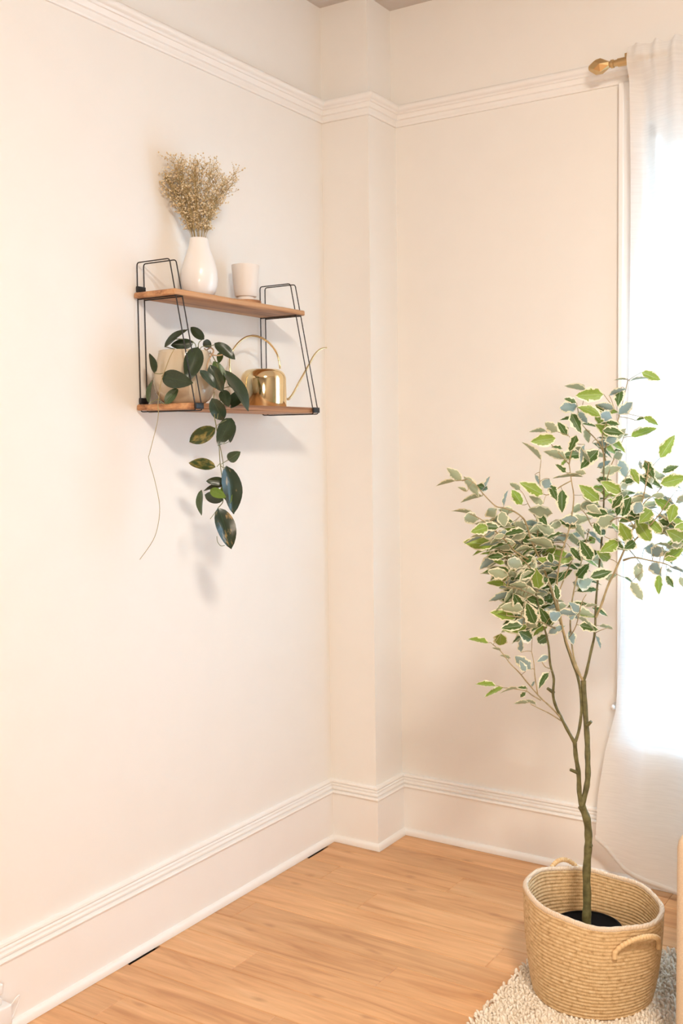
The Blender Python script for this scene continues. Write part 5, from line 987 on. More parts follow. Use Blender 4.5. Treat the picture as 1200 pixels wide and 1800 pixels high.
["b",[1.0563,-0.7687,1.0935],[-0.5907,-0.4807,0.6481],[0.2627,0.6449,0.7177],0.0418,6.172816775785084],
["s",[1.0129,-0.7274,1.1488],[-0.6582,-0.5657,-0.4968],[-0.6827,0.1701,0.7106],0.0465,6.153819684514098],
["s",[1.0678,-0.6611,1.1445],[-0.8102,-0.3994,0.4291],[0.1401,0.5788,0.8034],0.0438,6.130148697676657],
["s",[1.2049,-0.7716,1.0263],[0.9153,0.2753,0.2939],[-0.4026,0.6068,0.6853],0.0269,6.1],
["s",[1.2053,-0.6786,0.9636],[0.7256,0.6617,-0.1887],[-0.2752,0.5303,0.8019],0.0345,6.1],
["b",[1.2033,-0.6939,0.9413],[0.4408,-0.074,-0.8945],[0.5399,0.818,0.1984],0.0311,6.1],
["d",[1.0906,-0.8684,0.8276],[-0.9834,-0.1784,0.032],[0.1223,-0.5225,0.8438],0.0219,6.1],
["d",[0.9983,-0.8309,1.1876],[-0.8951,-0.4441,-0.0389],[0.0905,-0.2664,0.9596],0.0437,6.057518801752614],
["d",[1.0609,-0.8583,1.066],[-0.6414,-0.4875,-0.5924],[-0.3879,-0.4601,0.7986],0.0429,6.038818410589775],
["b",[0.9989,-0.9265,1.2068],[-0.7427,-0.5965,-0.3043],[-0.5211,0.2295,0.822],0.0417,5.913320655938659],
["g",[1.1102,-0.6027,1.0354],[0.9046,0.389,0.1741],[-0.0621,-0.284,0.9568],0.0442,5.901148943214684],
["d",[1.0881,-0.8172,0.9763],[-0.8334,-0.3447,-0.432],[-0.3034,-0.368,0.8789],0.0424,5.879672665450461],
["d",[1.045,-0.7756,1.2149],[-0.7837,-0.5225,-0.3359],[-0.1384,-0.3803,0.9145],0.0429,5.869142740362254],
["d",[1.0234,-0.6769,1.1987],[-0.7725,-0.3964,-0.4961],[-0.3005,-0.46,0.8355],0.0441,5.858015363124668],
["b",[1.0483,-0.7607,1.0806],[-0.906,-0.3853,-0.1751],[-0.3318,0.3897,0.8591],0.0428,5.845377998042103],
["g",[1.2286,-0.6838,1.2305],[0.793,0.375,-0.4801],[0.5563,-0.1245,0.8216],0.0419,5.8275507158578606],
["g",[1.0334,-0.6336,1.1017],[-0.7705,-0.4133,-0.4852],[-0.3074,-0.4259,0.851],0.0445,5.816328006703266],
["s",[1.0424,-0.7225,1.2101],[-0.9042,-0.4182,0.0864],[-0.1188,0.4407,0.8898],0.0428,5.813203634282444],
["d",[1.1261,-0.6301,1.1642],[0.7635,0.4881,0.4228],[-0.2265,-0.4108,0.8831],0.0414,5.785630579039268],
["d",[1.1865,-0.635,1.4483],[0.8187,0.4756,-0.3218],[0.4648,-0.2197,0.8577],0.0423,5.7216651233933895],
["d",[0.9784,-0.685,1.1801],[-0.6918,-0.5406,-0.4787],[-0.2602,-0.4319,0.8636],0.0437,5.6973678002964],
["s",[1.0439,-0.8677,0.899],[-0.9407,-0.212,0.265],[-0.0414,0.8467,0.5304],0.0226,5.693333333333333],
["s",[1.0908,-0.817,0.7752],[-0.695,-0.5659,0.4435],[-0.1049,0.69,0.7162],0.0302,5.693333333333333],
["b",[1.3981,-0.7066,1.1296],[0.7183,0.6333,-0.2879],[-0.0647,0.4728,0.8788],0.0365,5.693333333333333],
["s",[1.028,-0.801,0.9789],[-0.8678,-0.3984,0.2969],[0.0064,0.5886,0.8084],0.0394,5.582064000097898],
["d",[1.1047,-0.5411,1.4855],[0.8433,0.5163,-0.1495],[0.3294,-0.2767,0.9027],0.0428,5.519648646061639],
["b",[1.3535,-0.6375,1.2993],[0.6514,0.567,-0.5042],[0.2541,0.4632,0.8491],0.0414,5.448560479354725],
["b",[1.1749,-0.6859,1.2658],[0.8344,0.5429,0.0955],[-0.3163,0.3297,0.8895],0.0398,5.434352292980512],
["g",[1.1183,-0.6494,1.4016],[-0.5219,-0.4782,-0.7064],[-0.4494,-0.5497,0.7042],0.0412,5.4274317926613875],
["b",[1.0031,-0.8078,1.1487],[-0.9187,-0.3872,-0.0785],[-0.2455,0.404,0.8812],0.0395,5.426641160490062],
["d",[1.2723,-0.5879,1.4913],[0.9172,0.2523,0.3084],[-0.0721,-0.6561,0.7512],0.025,5.368536853685368],
["s",[1.044,-0.7524,1.0844],[-0.695,-0.58,-0.425],[-0.6362,0.2206,0.7393],0.04,5.359472261770189],
["g",[1.0793,-0.7951,0.9745],[-0.8841,-0.4499,0.1263],[0.2061,-0.1329,0.9695],0.038,5.31074777669069],
["d",[1.0129,-0.8209,1.1242],[-0.5476,-0.2932,-0.7837],[-0.543,-0.5881,0.5994],0.0385,5.305453128991385],
["d",[1.1111,-0.7313,1.1729],[-0.849,-0.4062,-0.338],[-0.1791,-0.3807,0.9072],0.0382,5.2530812253001695],
["s",[1.2731,-0.6392,1.2433],[0.6199,0.5061,-0.5997],[0.3278,0.5273,0.7839],0.0395,5.200853973575822],
["b",[1.0951,-0.7513,1.0488],[-0.6991,-0.6052,0.3808],[0.012,0.5226,0.8525],0.0383,5.187526136184861],
["d",[1.0554,-0.8802,1.19],[-0.8591,-0.4862,-0.1602],[-0.0027,-0.3087,0.9512],0.0362,5.169665221627836],
["s",[1.097,-0.6497,1.0147],[-0.9055,-0.4243,-0.0103],[-0.2254,0.46,0.8588],0.0387,5.151446667631665],
["s",[1.0234,-0.8246,1.197],[-0.6897,-0.6662,-0.2837],[-0.5393,0.2112,0.8152],0.0384,5.148497546740597],
["b",[1.316,-0.6771,1.2657],[0.795,0.5814,0.1731],[-0.4054,0.297,0.8645],0.037,5.125263099693335],
["b",[1.0828,-0.5516,1.0956],[-0.8918,-0.4409,0.1013],[-0.1315,0.467,0.8744],0.0395,5.11967087111945],
["d",[1.1373,-0.5981,1.0664],[0.85,0.5105,-0.1296],[0.242,-0.16,0.957],0.0386,5.063236918287719],
["d",[1.0315,-0.7942,1.1309],[-0.6844,-0.6366,-0.3554],[-0.162,-0.3426,0.9254],0.0377,5.056796802925986],
["d",[1.0616,-0.8278,1.0516],[-0.9093,-0.3833,-0.1623],[-0.0548,-0.2762,0.9595],0.0357,4.984550780150389],
["d",[1.0787,-0.808,1.1755],[-0.6507,-0.3565,-0.6705],[-0.4512,-0.5287,0.719],0.0353,4.947450423301669],
["s",[1.0538,-0.9093,1.0444],[-0.7731,-0.3627,-0.5203],[-0.6296,0.3396,0.6988],0.0273,4.88],
["s",[1.0353,-0.9042,0.924],[-0.6059,-0.6924,0.3918],[-0.2558,0.6358,0.7282],0.022,4.88],
["s",[1.0813,-0.9042,0.8342],[-0.8469,-0.5193,-0.1145],[-0.3738,0.4281,0.8228],0.0375,4.88],
["b",[1.0812,-0.8187,0.8207],[0.441,-0.2457,0.8632],[-0.641,0.5869,0.4946],0.0159,4.88],
["d",[1.2743,-0.6818,1.0936],[0.6184,0.6184,-0.4851],[0.6867,-0.1249,0.7161],0.027,4.88],
["s",[1.35,-0.6637,1.1799],[0.8366,0.5386,-0.1003],[-0.1596,0.4147,0.8959],0.0349,4.849746852795491],
["d",[1.0571,-0.7836,1.1588],[-0.7358,-0.6118,0.2904],[0.428,-0.0878,0.8995],0.0355,4.826116912920259],
["s",[1.2717,-0.6367,1.59],[0.8126,0.5169,0.2693],[-0.3495,0.0625,0.9349],0.0416,3.5790245691235794],
["s",[1.2651,-0.6414,1.5937],[-0.8627,-0.5011,0.0678],[-0.0867,0.2787,0.9564],0.0265,2.684268426842684]]
FICUS_TWIGS=[[[1.2588,-0.6143,1.593],[1.2751,-0.61,1.6036],[1.2914,-0.6058,1.6129]],
[[1.2588,-0.6143,1.593],[1.2652,-0.6254,1.5937],[1.2717,-0.6367,1.59]],
[[1.2588,-0.6143,1.593],[1.2618,-0.6276,1.5975],[1.2651,-0.6414,1.5937]],
[[1.147,-0.6647,1.4912],[1.154,-0.6596,1.5347],[1.1612,-0.6551,1.5703]],
[[1.2393,-0.6658,1.5254],[1.2289,-0.6734,1.54],[1.2186,-0.681,1.5569]],
[[1.2393,-0.6658,1.5254],[1.2324,-0.6639,1.544],[1.2257,-0.6625,1.5546]],
[[1.2546,-0.6184,1.5702],[1.2478,-0.619,1.5763],[1.2412,-0.6201,1.5743]],
[[1.147,-0.6647,1.4912],[1.1405,-0.6544,1.5123],[1.1341,-0.6443,1.5311]],
[[1.147,-0.6647,1.4912],[1.1425,-0.6631,1.5153],[1.138,-0.6616,1.5386]],
[[1.2252,-0.6768,1.4896],[1.2225,-0.6916,1.4986],[1.2199,-0.7068,1.5011]],
[[1.147,-0.6647,1.4912],[1.1503,-0.6757,1.5064],[1.1538,-0.6872,1.5135]],
[[1.147,-0.6647,1.4912],[1.1411,-0.6777,1.5011],[1.1353,-0.6907,1.5112]],
[[1.2393,-0.6658,1.5254],[1.2403,-0.6664,1.5248],[1.2414,-0.6674,1.5198]],
[[1.2409,-0.6317,1.5008],[1.2429,-0.6388,1.5077],[1.2451,-0.6464,1.5069]],
[[1.2287,-0.674,1.4985],[1.2348,-0.6775,1.4973],[1.2408,-0.681,1.4959]],
[[1.2381,-0.6343,1.488],[1.2426,-0.6391,1.4879],[1.2472,-0.6443,1.4804]],
[[1.2262,-0.6435,1.459],[1.2312,-0.6437,1.4554],[1.236,-0.6438,1.4539]],
[[1.1454,-0.7383,1.4544],[1.1351,-0.7468,1.4586],[1.1248,-0.7553,1.463]],
[[1.097,-0.7447,1.4405],[1.0926,-0.7436,1.4553],[1.0882,-0.7429,1.4651]],
[[1.1454,-0.7383,1.4544],[1.1423,-0.7334,1.4531],[1.1392,-0.7285,1.4523]],
[[1.1003,-0.7431,1.4351],[1.1107,-0.7515,1.4428],[1.1211,-0.76,1.4473]],
[[1.1182,-0.7395,1.4115],[1.1212,-0.7316,1.4163],[1.1242,-0.7238,1.4206]],
[[1.138,-0.7408,1.3927],[1.1376,-0.7357,1.3944],[1.1372,-0.7306,1.3968]],
[[1.1531,-0.7345,1.4436],[1.1609,-0.7368,1.4514],[1.1688,-0.7394,1.4546]],
[[1.239,-0.5904,1.4461],[1.245,-0.5987,1.4602],[1.2511,-0.6073,1.4699]],
[[1.2409,-0.6317,1.5008],[1.2565,-0.6097,1.4978],[1.2723,-0.5879,1.4913]],
[[1.2438,-0.6291,1.5135],[1.2691,-0.6129,1.5057],[1.2945,-0.5967,1.4987]],
[[1.239,-0.5904,1.4461],[1.2438,-0.5745,1.4498],[1.2488,-0.5589,1.4495]],
[[1.0939,-0.7989,1.3625],[1.0969,-0.801,1.3765],[1.0998,-0.803,1.3929]],
[[1.1608,-0.7308,1.4327],[1.17,-0.7199,1.4313],[1.1793,-0.7089,1.4308]],
[[1.2044,-0.6524,1.4155],[1.2035,-0.6637,1.4198],[1.2029,-0.6754,1.4171]],
[[1.2235,-0.6193,1.3893],[1.2225,-0.6186,1.3908],[1.2214,-0.6177,1.3948]],
[[1.2283,-0.6047,1.4075],[1.2227,-0.6011,1.4112],[1.217,-0.5977,1.4135]],
[[1.326,-0.6485,1.381],[1.3195,-0.6459,1.3852],[1.3129,-0.6433,1.3899]],
[[1.326,-0.6485,1.381],[1.3164,-0.6574,1.3881],[1.307,-0.6668,1.3877]],
[[1.3236,-0.6518,1.356],[1.3271,-0.6455,1.3505],[1.3306,-0.6389,1.3477]],
[[1.3603,-0.6072,1.3513],[1.3553,-0.6119,1.3553],[1.3505,-0.6166,1.3577]],
[[1.3522,-0.6138,1.3269],[1.3524,-0.6272,1.332],[1.3527,-0.641,1.3296]],
[[1.1527,-0.741,1.3604],[1.1497,-0.7475,1.3597],[1.1467,-0.754,1.3605]],
[[1.1542,-0.7409,1.35],[1.1658,-0.7298,1.3524],[1.1777,-0.7191,1.3491]],
[[1.1542,-0.7409,1.35],[1.1721,-0.7351,1.3573],[1.1901,-0.7297,1.3574]],
[[1.2118,-0.6599,1.3536],[1.2044,-0.6518,1.3571],[1.1971,-0.644,1.3575]],
[[1.2259,-0.612,1.3984],[1.2322,-0.6152,1.3939],[1.2385,-0.6184,1.3894]],
[[1.2808,-0.6893,1.349],[1.2833,-0.6786,1.3595],[1.2859,-0.668,1.3693]],
[[0.9516,-0.9191,1.3482],[0.9459,-0.9221,1.3448],[0.9402,-0.925,1.3436]],
[[0.9516,-0.9191,1.3482],[0.9414,-0.9301,1.3452],[0.9312,-0.9411,1.3441]],
[[0.9516,-0.9191,1.3482],[0.9446,-0.914,1.3514],[0.9376,-0.9089,1.3534]],
[[0.9641,-0.9123,1.3396],[0.9639,-0.9274,1.3305],[0.9638,-0.9426,1.3189]],
[[0.9859,-0.9014,1.3127],[0.9804,-0.8905,1.3117],[0.975,-0.88,1.3047]],
[[0.9815,-0.9036,1.3187],[0.9895,-0.9083,1.3222],[0.9974,-0.9128,1.3283]],
[[1.0317,-0.8771,1.2756],[1.0269,-0.8675,1.2771],[1.022,-0.8579,1.2794]],
[[1.0939,-0.7989,1.3625],[1.0859,-0.7954,1.3605],[1.078,-0.7921,1.3559]],
[[1.0301,-0.7375,1.2864],[1.0245,-0.7445,1.3043],[1.0192,-0.7521,1.3137]],
[[1.1037,-0.7969,1.3111],[1.106,-0.8034,1.3095],[1.1083,-0.8099,1.3073]],
[[1.0335,-0.7361,1.279],[1.0217,-0.7274,1.2749],[1.0097,-0.7187,1.2737]],
[[1.0957,-0.7995,1.3397],[1.1001,-0.7806,1.3458],[1.1048,-0.762,1.3446]],
[[1.1252,-0.7742,1.3154],[1.1204,-0.7775,1.3233],[1.1157,-0.7808,1.3296]],
[[1.1351,-0.7617,1.3258],[1.132,-0.75,1.3207],[1.1289,-0.738,1.3174]],
[[1.11,-0.7936,1.3054],[1.1086,-0.8004,1.2981],[1.1074,-0.8077,1.2837]],
[[1.0177,-0.9347,1.2384],[1.0261,-0.9329,1.2487],[1.0346,-0.9312,1.256]],
[[1.0271,-0.8797,1.2771],[1.0312,-0.8886,1.2768],[1.0354,-0.8978,1.2692]],
[[0.9958,-0.9464,1.2553],[0.9901,-0.9343,1.254],[0.9846,-0.9224,1.2488]],
[[0.9867,-0.9514,1.2602],[0.981,-0.9389,1.2642],[0.9754,-0.9268,1.2617]],
[[1.0177,-0.9347,1.2384],[1.0223,-0.9452,1.2362],[1.0268,-0.9557,1.2347]],
[[1.0269,-0.9268,1.227],[1.0251,-0.9408,1.2193],[1.0234,-0.9545,1.2142]],
[[1.0326,-0.8962,1.1684],[1.0221,-0.8963,1.1768],[1.0116,-0.8966,1.183]],
[[1.039,-0.9011,1.2043],[1.0461,-0.9094,1.2089],[1.0532,-0.9178,1.2123]],
[[1.0458,-0.8652,1.1788],[1.0507,-0.861,1.1844],[1.0556,-0.857,1.1865]],
[[1.0686,-0.816,1.2198],[1.0627,-0.8064,1.2219],[1.0569,-0.7972,1.2157]],
[[1.0536,-0.7275,1.2346],[1.0748,-0.724,1.2469],[1.096,-0.721,1.2543]],
[[1.0469,-0.7303,1.2494],[1.0512,-0.7261,1.2504],[1.0555,-0.7219,1.2532]],
[[1.2135,-0.664,1.2862],[1.2102,-0.671,1.286],[1.207,-0.678,1.2866]],
[[1.2598,-0.6924,1.3174],[1.2677,-0.7006,1.3181],[1.2759,-0.7092,1.3106]],
[[1.2751,-0.6939,1.332],[1.2806,-0.6929,1.33],[1.286,-0.6919,1.3282]],
[[1.2598,-0.6924,1.3174],[1.2688,-0.6998,1.3115],[1.2778,-0.7071,1.3053]],
[[1.3157,-0.6607,1.2989],[1.3018,-0.6669,1.3],[1.288,-0.6732,1.2985]],
[[1.2531,-0.6894,1.3136],[1.2601,-0.6865,1.3048],[1.2672,-0.6842,1.2882]],
[[1.3574,-0.6627,1.2536],[1.3492,-0.6667,1.2613],[1.3411,-0.6709,1.2655]],
[[1.3773,-0.6483,1.2888],[1.3712,-0.6473,1.2981],[1.3653,-0.6467,1.3013]],
[[1.3773,-0.6483,1.2888],[1.3857,-0.6513,1.2865],[1.3941,-0.6545,1.2814]],
[[1.2126,-0.6675,1.2462],[1.2205,-0.6714,1.2495],[1.2283,-0.6751,1.2549]],
[[1.2547,-0.7036,1.2408],[1.2507,-0.6918,1.2465],[1.2469,-0.6805,1.2451]],
[[1.2855,-0.6815,1.191],[1.2905,-0.6918,1.1899],[1.2955,-0.7022,1.1879]],
[[1.3196,-0.6715,1.2101],[1.3287,-0.6695,1.1981],[1.3378,-0.6675,1.1865]],
[[1.3891,-0.6686,1.2354],[1.3765,-0.6632,1.2222],[1.3639,-0.6578,1.2077]],
[[1.4243,-0.6611,1.2131],[1.4227,-0.6675,1.2032],[1.421,-0.6737,1.1957]],
[[1.1997,-0.7227,1.2315],[1.2069,-0.7282,1.2323],[1.214,-0.7337,1.2346]],
[[1.2118,-0.6714,1.1989],[1.2192,-0.6784,1.2053],[1.2267,-0.6857,1.2049]],
[[1.2804,-0.6829,1.1779],[1.2721,-0.6897,1.1839],[1.2638,-0.6968,1.1861]],
[[1.2985,-0.6773,1.1879],[1.3007,-0.6807,1.1914],[1.3031,-0.6846,1.1866]],
[[1.1557,-0.7484,1.2363],[1.1641,-0.7413,1.2409],[1.1725,-0.7343,1.2413]],
[[1.1411,-0.7625,1.164],[1.1309,-0.7677,1.1663],[1.1206,-0.7729,1.171]],
[[1.1263,-0.6633,1.1276],[1.1322,-0.6732,1.1292],[1.1381,-0.683,1.1334]],
[[1.2082,-0.6777,1.1384],[1.204,-0.6941,1.1366],[1.1998,-0.7104,1.1367]],
[[1.1536,-0.6515,1.1483],[1.1552,-0.6619,1.1445],[1.1569,-0.6723,1.1414]],
[[1.2601,-0.6862,1.1285],[1.2474,-0.6811,1.135],[1.2346,-0.6762,1.1376]],
[[1.0498,-0.847,1.1644],[1.0475,-0.8471,1.1644],[1.0453,-0.8473,1.1616]],
[[1.0761,-0.857,1.1436],[1.0767,-0.8624,1.1472],[1.0776,-0.8682,1.1444]],
[[1.0559,-0.8022,1.1513],[1.0544,-0.7892,1.1524],[1.0531,-0.7762,1.1523]],
[[1.3501,-0.6917,1.1402],[1.3463,-0.6827,1.1493],[1.3428,-0.6742,1.1507]],
[[1.3778,-0.6943,1.1366],[1.3757,-0.6826,1.1413],[1.3737,-0.6711,1.1414]],
[[1.4243,-0.6611,1.2131],[1.4212,-0.6621,1.1994],[1.4181,-0.6632,1.1843]],
[[1.0478,-0.8875,1.1647],[1.0384,-0.8775,1.154],[1.029,-0.8679,1.1367]],
[[1.1609,-0.6441,1.1891],[1.1583,-0.6306,1.1887],[1.1557,-0.617,1.1884]],
[[1.0483,-0.8933,1.0824],[1.0518,-0.8973,1.0997],[1.0555,-0.9016,1.1115]],
[[1.0483,-0.8933,1.0824],[1.0435,-0.8852,1.0872],[1.0389,-0.8776,1.084]],
[[1.0805,-0.8498,1.1377],[1.0824,-0.8655,1.1373],[1.0845,-0.8813,1.1343]],
[[1.0736,-0.7928,1.136],[1.0766,-0.8003,1.1317],[1.0796,-0.8076,1.1283]],
[[1.0806,-0.7947,1.0556],[1.0848,-0.7943,1.06],[1.089,-0.7937,1.0669]],
[[1.0759,-0.8487,1.066],[1.0817,-0.8543,1.0723],[1.0874,-0.8598,1.0801]],
[[1.0872,-0.899,1.0102],[1.085,-0.8916,1.0194],[1.0829,-0.884,1.0311]],
[[1.0796,-0.9034,1.0114],[1.0742,-0.895,1.0087],[1.0687,-0.8868,1.0045]],
[[1.0972,-0.8793,1.0045],[1.0922,-0.8695,0.9975],[1.0873,-0.8602,0.9829]],
[[1.0169,-0.911,0.9382],[1.0206,-0.8961,0.9487],[1.0243,-0.881,0.9619]],
[[1.0571,-0.9165,1.0147],[1.0553,-0.9127,1.0335],[1.0538,-0.9093,1.0444]],
[[1.0876,-0.836,0.9142],[1.0916,-0.8431,0.9343],[1.0958,-0.8506,0.9487]],
[[1.1065,-0.7875,0.9473],[1.1032,-0.7733,0.9478],[1.1,-0.7593,0.9432]],
[[1.0874,-0.7419,1.0232],[1.0908,-0.7558,1.0277],[1.0943,-0.77,1.0277]],
[[1.1075,-0.8595,0.9987],[1.1136,-0.8733,0.9993],[1.1198,-0.8874,0.9947]],
[[1.1288,-0.7667,1.0424],[1.1337,-0.7779,1.0451],[1.1387,-0.7895,1.0408]],
[[1.1419,-0.6629,1.0872],[1.1399,-0.6611,1.0864],[1.138,-0.6597,1.0804]],
[[1.2045,-0.6839,1.0779],[1.1988,-0.696,1.0862],[1.1932,-0.7083,1.0919]],
[[1.2393,-0.689,1.0818],[1.2314,-0.6847,1.0847],[1.2235,-0.6804,1.088]],
[[1.138,-0.6668,1.0669],[1.1403,-0.6624,1.0622],[1.1426,-0.6578,1.0604]],
[[1.1124,-0.8048,0.9797],[1.1212,-0.8109,0.9927],[1.13,-0.8175,0.9987]],
[[1.1065,-0.7875,0.9473],[1.1048,-0.7769,0.9498],[1.1031,-0.7666,0.9496]],
[[1.1339,-0.694,0.9646],[1.1342,-0.6955,0.9737],[1.1348,-0.6976,0.9757]],
[[1.1376,-0.6975,0.9446],[1.1361,-0.6974,0.9472],[1.1346,-0.6972,0.9507]],
[[1.1947,-0.7795,1.0219],[1.1942,-0.7773,1.0168],[1.1936,-0.7749,1.014]],
[[1.2,-0.7836,1.0372],[1.2024,-0.7774,1.0358],[1.2049,-0.7716,1.0263]],
[[1.2004,-0.6912,0.9631],[1.2028,-0.6848,0.9656],[1.2053,-0.6786,0.9636]],
[[1.2001,-0.6921,0.9462],[1.2016,-0.6927,0.948],[1.2033,-0.6939,0.9413]],
[[1.0169,-0.911,0.9382],[1.0117,-0.9127,0.9429],[1.0066,-0.9146,0.9422]],
[[1.05,-0.8944,0.8981],[1.0469,-0.8809,0.9022],[1.0439,-0.8677,0.899]],
[[1.0942,-0.8336,0.8675],[1.0903,-0.8348,0.8708],[1.0866,-0.8363,0.8685]],
[[1.0754,-0.8721,0.8603],[1.0852,-0.8806,0.8677],[1.095,-0.8892,0.8751]],
[[1.0876,-0.836,0.9142],[1.0793,-0.8502,0.9165],[1.0711,-0.8645,0.9155]],
[[1.1146,-0.7847,0.8889],[1.1089,-0.7757,0.8925],[1.1033,-0.7671,0.8909]],
[[1.1193,-0.7809,0.8561],[1.1215,-0.795,0.8611],[1.1239,-0.8095,0.8599]],
[[1.0425,-0.9038,0.831],[1.0331,-0.9058,0.8338],[1.0236,-0.9077,0.8354]],
[[1.0884,-0.8693,0.8203],[1.0894,-0.8686,0.8276],[1.0906,-0.8684,0.8276]],
[[1.0884,-0.8693,0.8203],[1.0908,-0.8775,0.8225],[1.0934,-0.8859,0.8222]],
[[1.0896,-0.8447,0.7819],[1.0871,-0.847,0.7879],[1.0847,-0.8498,0.7867]],
[[1.099,-0.8396,0.7761],[1.0949,-0.8284,0.7743],[1.0908,-0.817,0.7752]],
[[1.0888,-0.8442,0.827],[1.085,-0.8314,0.8255],[1.0812,-0.8187,0.8207]],
[[1.3265,-0.7138,1.136],[1.3204,-0.7064,1.1335],[1.3143,-0.6988,1.1337]],
[[1.2498,-0.6876,1.1048],[1.2621,-0.6848,1.0982],[1.2743,-0.6818,1.0936]],
[[1.3336,-0.722,1.116],[1.3261,-0.7421,1.105],[1.3187,-0.7622,1.0941]],
[[1.3501,-0.6917,1.1402],[1.3516,-0.6993,1.138],[1.3531,-0.7068,1.1366]],
[[1.3778,-0.6943,1.1366],[1.374,-0.6973,1.1228],[1.3703,-0.7002,1.1086]],
[[1.3931,-0.6858,1.1294],[1.3912,-0.697,1.1208],[1.3893,-0.7084,1.1083]],
[[1.3778,-0.6943,1.1366],[1.3771,-0.6881,1.1407],[1.3764,-0.6819,1.1446]],
[[1.416,-0.673,1.1193],[1.4162,-0.6764,1.1112],[1.4163,-0.6798,1.1041]],
[[1.3855,-0.6901,1.133],[1.3891,-0.7053,1.1331],[1.393,-0.7209,1.1262]],
[[1.0483,-0.8933,1.0824],[1.0459,-0.8792,1.0911],[1.0436,-0.8654,1.0947]],
[[1.0675,-0.7987,1.1062],[1.0702,-0.8015,1.1075],[1.0731,-0.8047,1.1011]],
[[1.0483,-0.8933,1.0824],[1.0436,-0.8798,1.1017],[1.039,-0.8666,1.1159]],
[[1.1344,-0.767,1.1244],[1.1314,-0.7841,1.1287],[1.1283,-0.8011,1.135]],
[[1.072,-0.7973,1.0899],[1.0601,-0.7789,1.0864],[1.0483,-0.7607,1.0806]],
[[1.0924,-0.7496,1.0894],[1.0748,-0.711,1.0823],[1.0573,-0.6726,1.0728]],
[[1.0761,-0.857,1.1436],[1.0442,-0.8044,1.1262],[1.0121,-0.7522,1.1049]],
[[1.0881,-0.7974,1.0963],[1.0673,-0.7458,1.098],[1.0469,-0.6947,1.0913]],
[[1.0581,-0.7287,1.183],[1.051,-0.6915,1.1771],[1.0441,-0.6542,1.1705]],
[[1.0326,-0.8962,1.1684],[1.019,-0.8748,1.1625],[1.0053,-0.8534,1.1577]],
[[1.0703,-0.803,1.1394],[1.0746,-0.8049,1.1441],[1.0789,-0.8067,1.1509]],
[[1.0402,-0.8918,1.1666],[1.0217,-0.8499,1.1569],[1.0031,-0.8078,1.1487]],
[[1.132,-0.7676,1.1026],[1.1138,-0.7322,1.0946],[1.0956,-0.6972,1.0827]],
[[1.0741,-0.7902,1.1745],[1.0743,-0.8018,1.172],[1.0745,-0.8132,1.1723]],
[[1.072,-0.7973,1.0899],[1.0378,-0.7404,1.0799],[1.0034,-0.6841,1.0644]],
[[1.1344,-0.767,1.1244],[1.125,-0.7627,1.1282],[1.1157,-0.7588,1.1273]],
[[1.0407,-0.8977,1.0843],[1.0276,-0.8703,1.0923],[1.0146,-0.8429,1.1007]],
[[1.0764,-0.7959,1.0737],[1.0784,-0.7888,1.075],[1.0806,-0.7819,1.0724]],
[[1.0586,-0.8401,1.2534],[1.0527,-0.8512,1.2427],[1.0469,-0.8625,1.228]],
[[1.1453,-0.7587,1.1819],[1.1191,-0.7247,1.1862],[1.0927,-0.6911,1.1875]],
[[1.0711,-0.8803,1.0769],[1.066,-0.8693,1.0703],[1.0609,-0.8583,1.066]],
[[1.0897,-0.7193,1.0574],[1.0753,-0.6741,1.0532],[1.0611,-0.6289,1.0466]],
[[1.0673,-0.8715,1.1553],[1.0512,-0.859,1.139],[1.0349,-0.8465,1.1232]],
[[1.0637,-0.7279,1.1497],[1.0713,-0.7246,1.1552],[1.079,-0.7215,1.1573]],
[[1.057,-0.726,1.2272],[1.0314,-0.6786,1.2197],[1.0056,-0.6313,1.213]],
[[1.0574,-0.7269,1.2124],[1.0498,-0.7245,1.2142],[1.0424,-0.7225,1.2101]],
[[1.077,-0.7827,1.1325],[1.0598,-0.7466,1.1286],[1.0428,-0.7107,1.1207]],
[[1.1369,-0.7663,1.1462],[1.1279,-0.7334,1.1423],[1.1191,-0.7004,1.1386]],
[[1.0454,-0.7362,1.1831],[1.042,-0.7264,1.1874],[1.0389,-0.7171,1.1846]],
[[1.0581,-0.7287,1.183],[1.0492,-0.6708,1.1764],[1.0407,-0.6124,1.1727]],
[[1.0924,-0.7496,1.0894],[1.0946,-0.7488,1.0897],[1.0967,-0.7479,1.0925]],
[[1.039,-0.9011,1.2043],[1.0186,-0.8658,1.1983],[0.9983,-0.8309,1.1876]],
[[1.0741,-0.7244,1.1128],[1.0577,-0.6697,1.1104],[1.0417,-0.615,1.1035]],
[[1.0531,-0.8029,1.1639],[1.033,-0.7651,1.1576],[1.0129,-0.7274,1.1488]],
[[1.0475,-0.8043,1.1892],[1.0208,-0.7625,1.1873],[0.994,-0.721,1.1815]],
[[1.1344,-0.767,1.1244],[1.1252,-0.7434,1.1272],[1.1162,-0.7203,1.1227]],
[[1.0924,-0.7496,1.0894],[1.0764,-0.6959,1.0849],[1.0607,-0.6422,1.0783]],
[[1.1411,-0.7625,1.164],[1.1262,-0.7469,1.1682],[1.1111,-0.7313,1.1729]],
[[1.0581,-0.7287,1.183],[1.03,-0.6712,1.1767],[1.0017,-0.6136,1.1724]],
[[1.039,-0.9011,1.2043],[1.0408,-0.8943,1.2083],[1.0427,-0.8877,1.2084]],
[[1.0478,-0.8875,1.1647],[1.0229,-0.8362,1.1535],[0.9981,-0.785,1.141]],
[[1.0711,-0.8803,1.0769],[1.0571,-0.8457,1.0799],[1.0433,-0.8111,1.0821]],
[[1.0554,-0.8831,1.1629],[1.0289,-0.8394,1.1415],[1.0023,-0.7962,1.1129]],
[[1.0717,-0.8643,1.1494],[1.0516,-0.8292,1.1403],[1.0315,-0.7942,1.1309]],
[[1.0701,-0.8108,1.2086],[1.0466,-0.7439,1.2033],[1.0234,-0.6769,1.1987]],
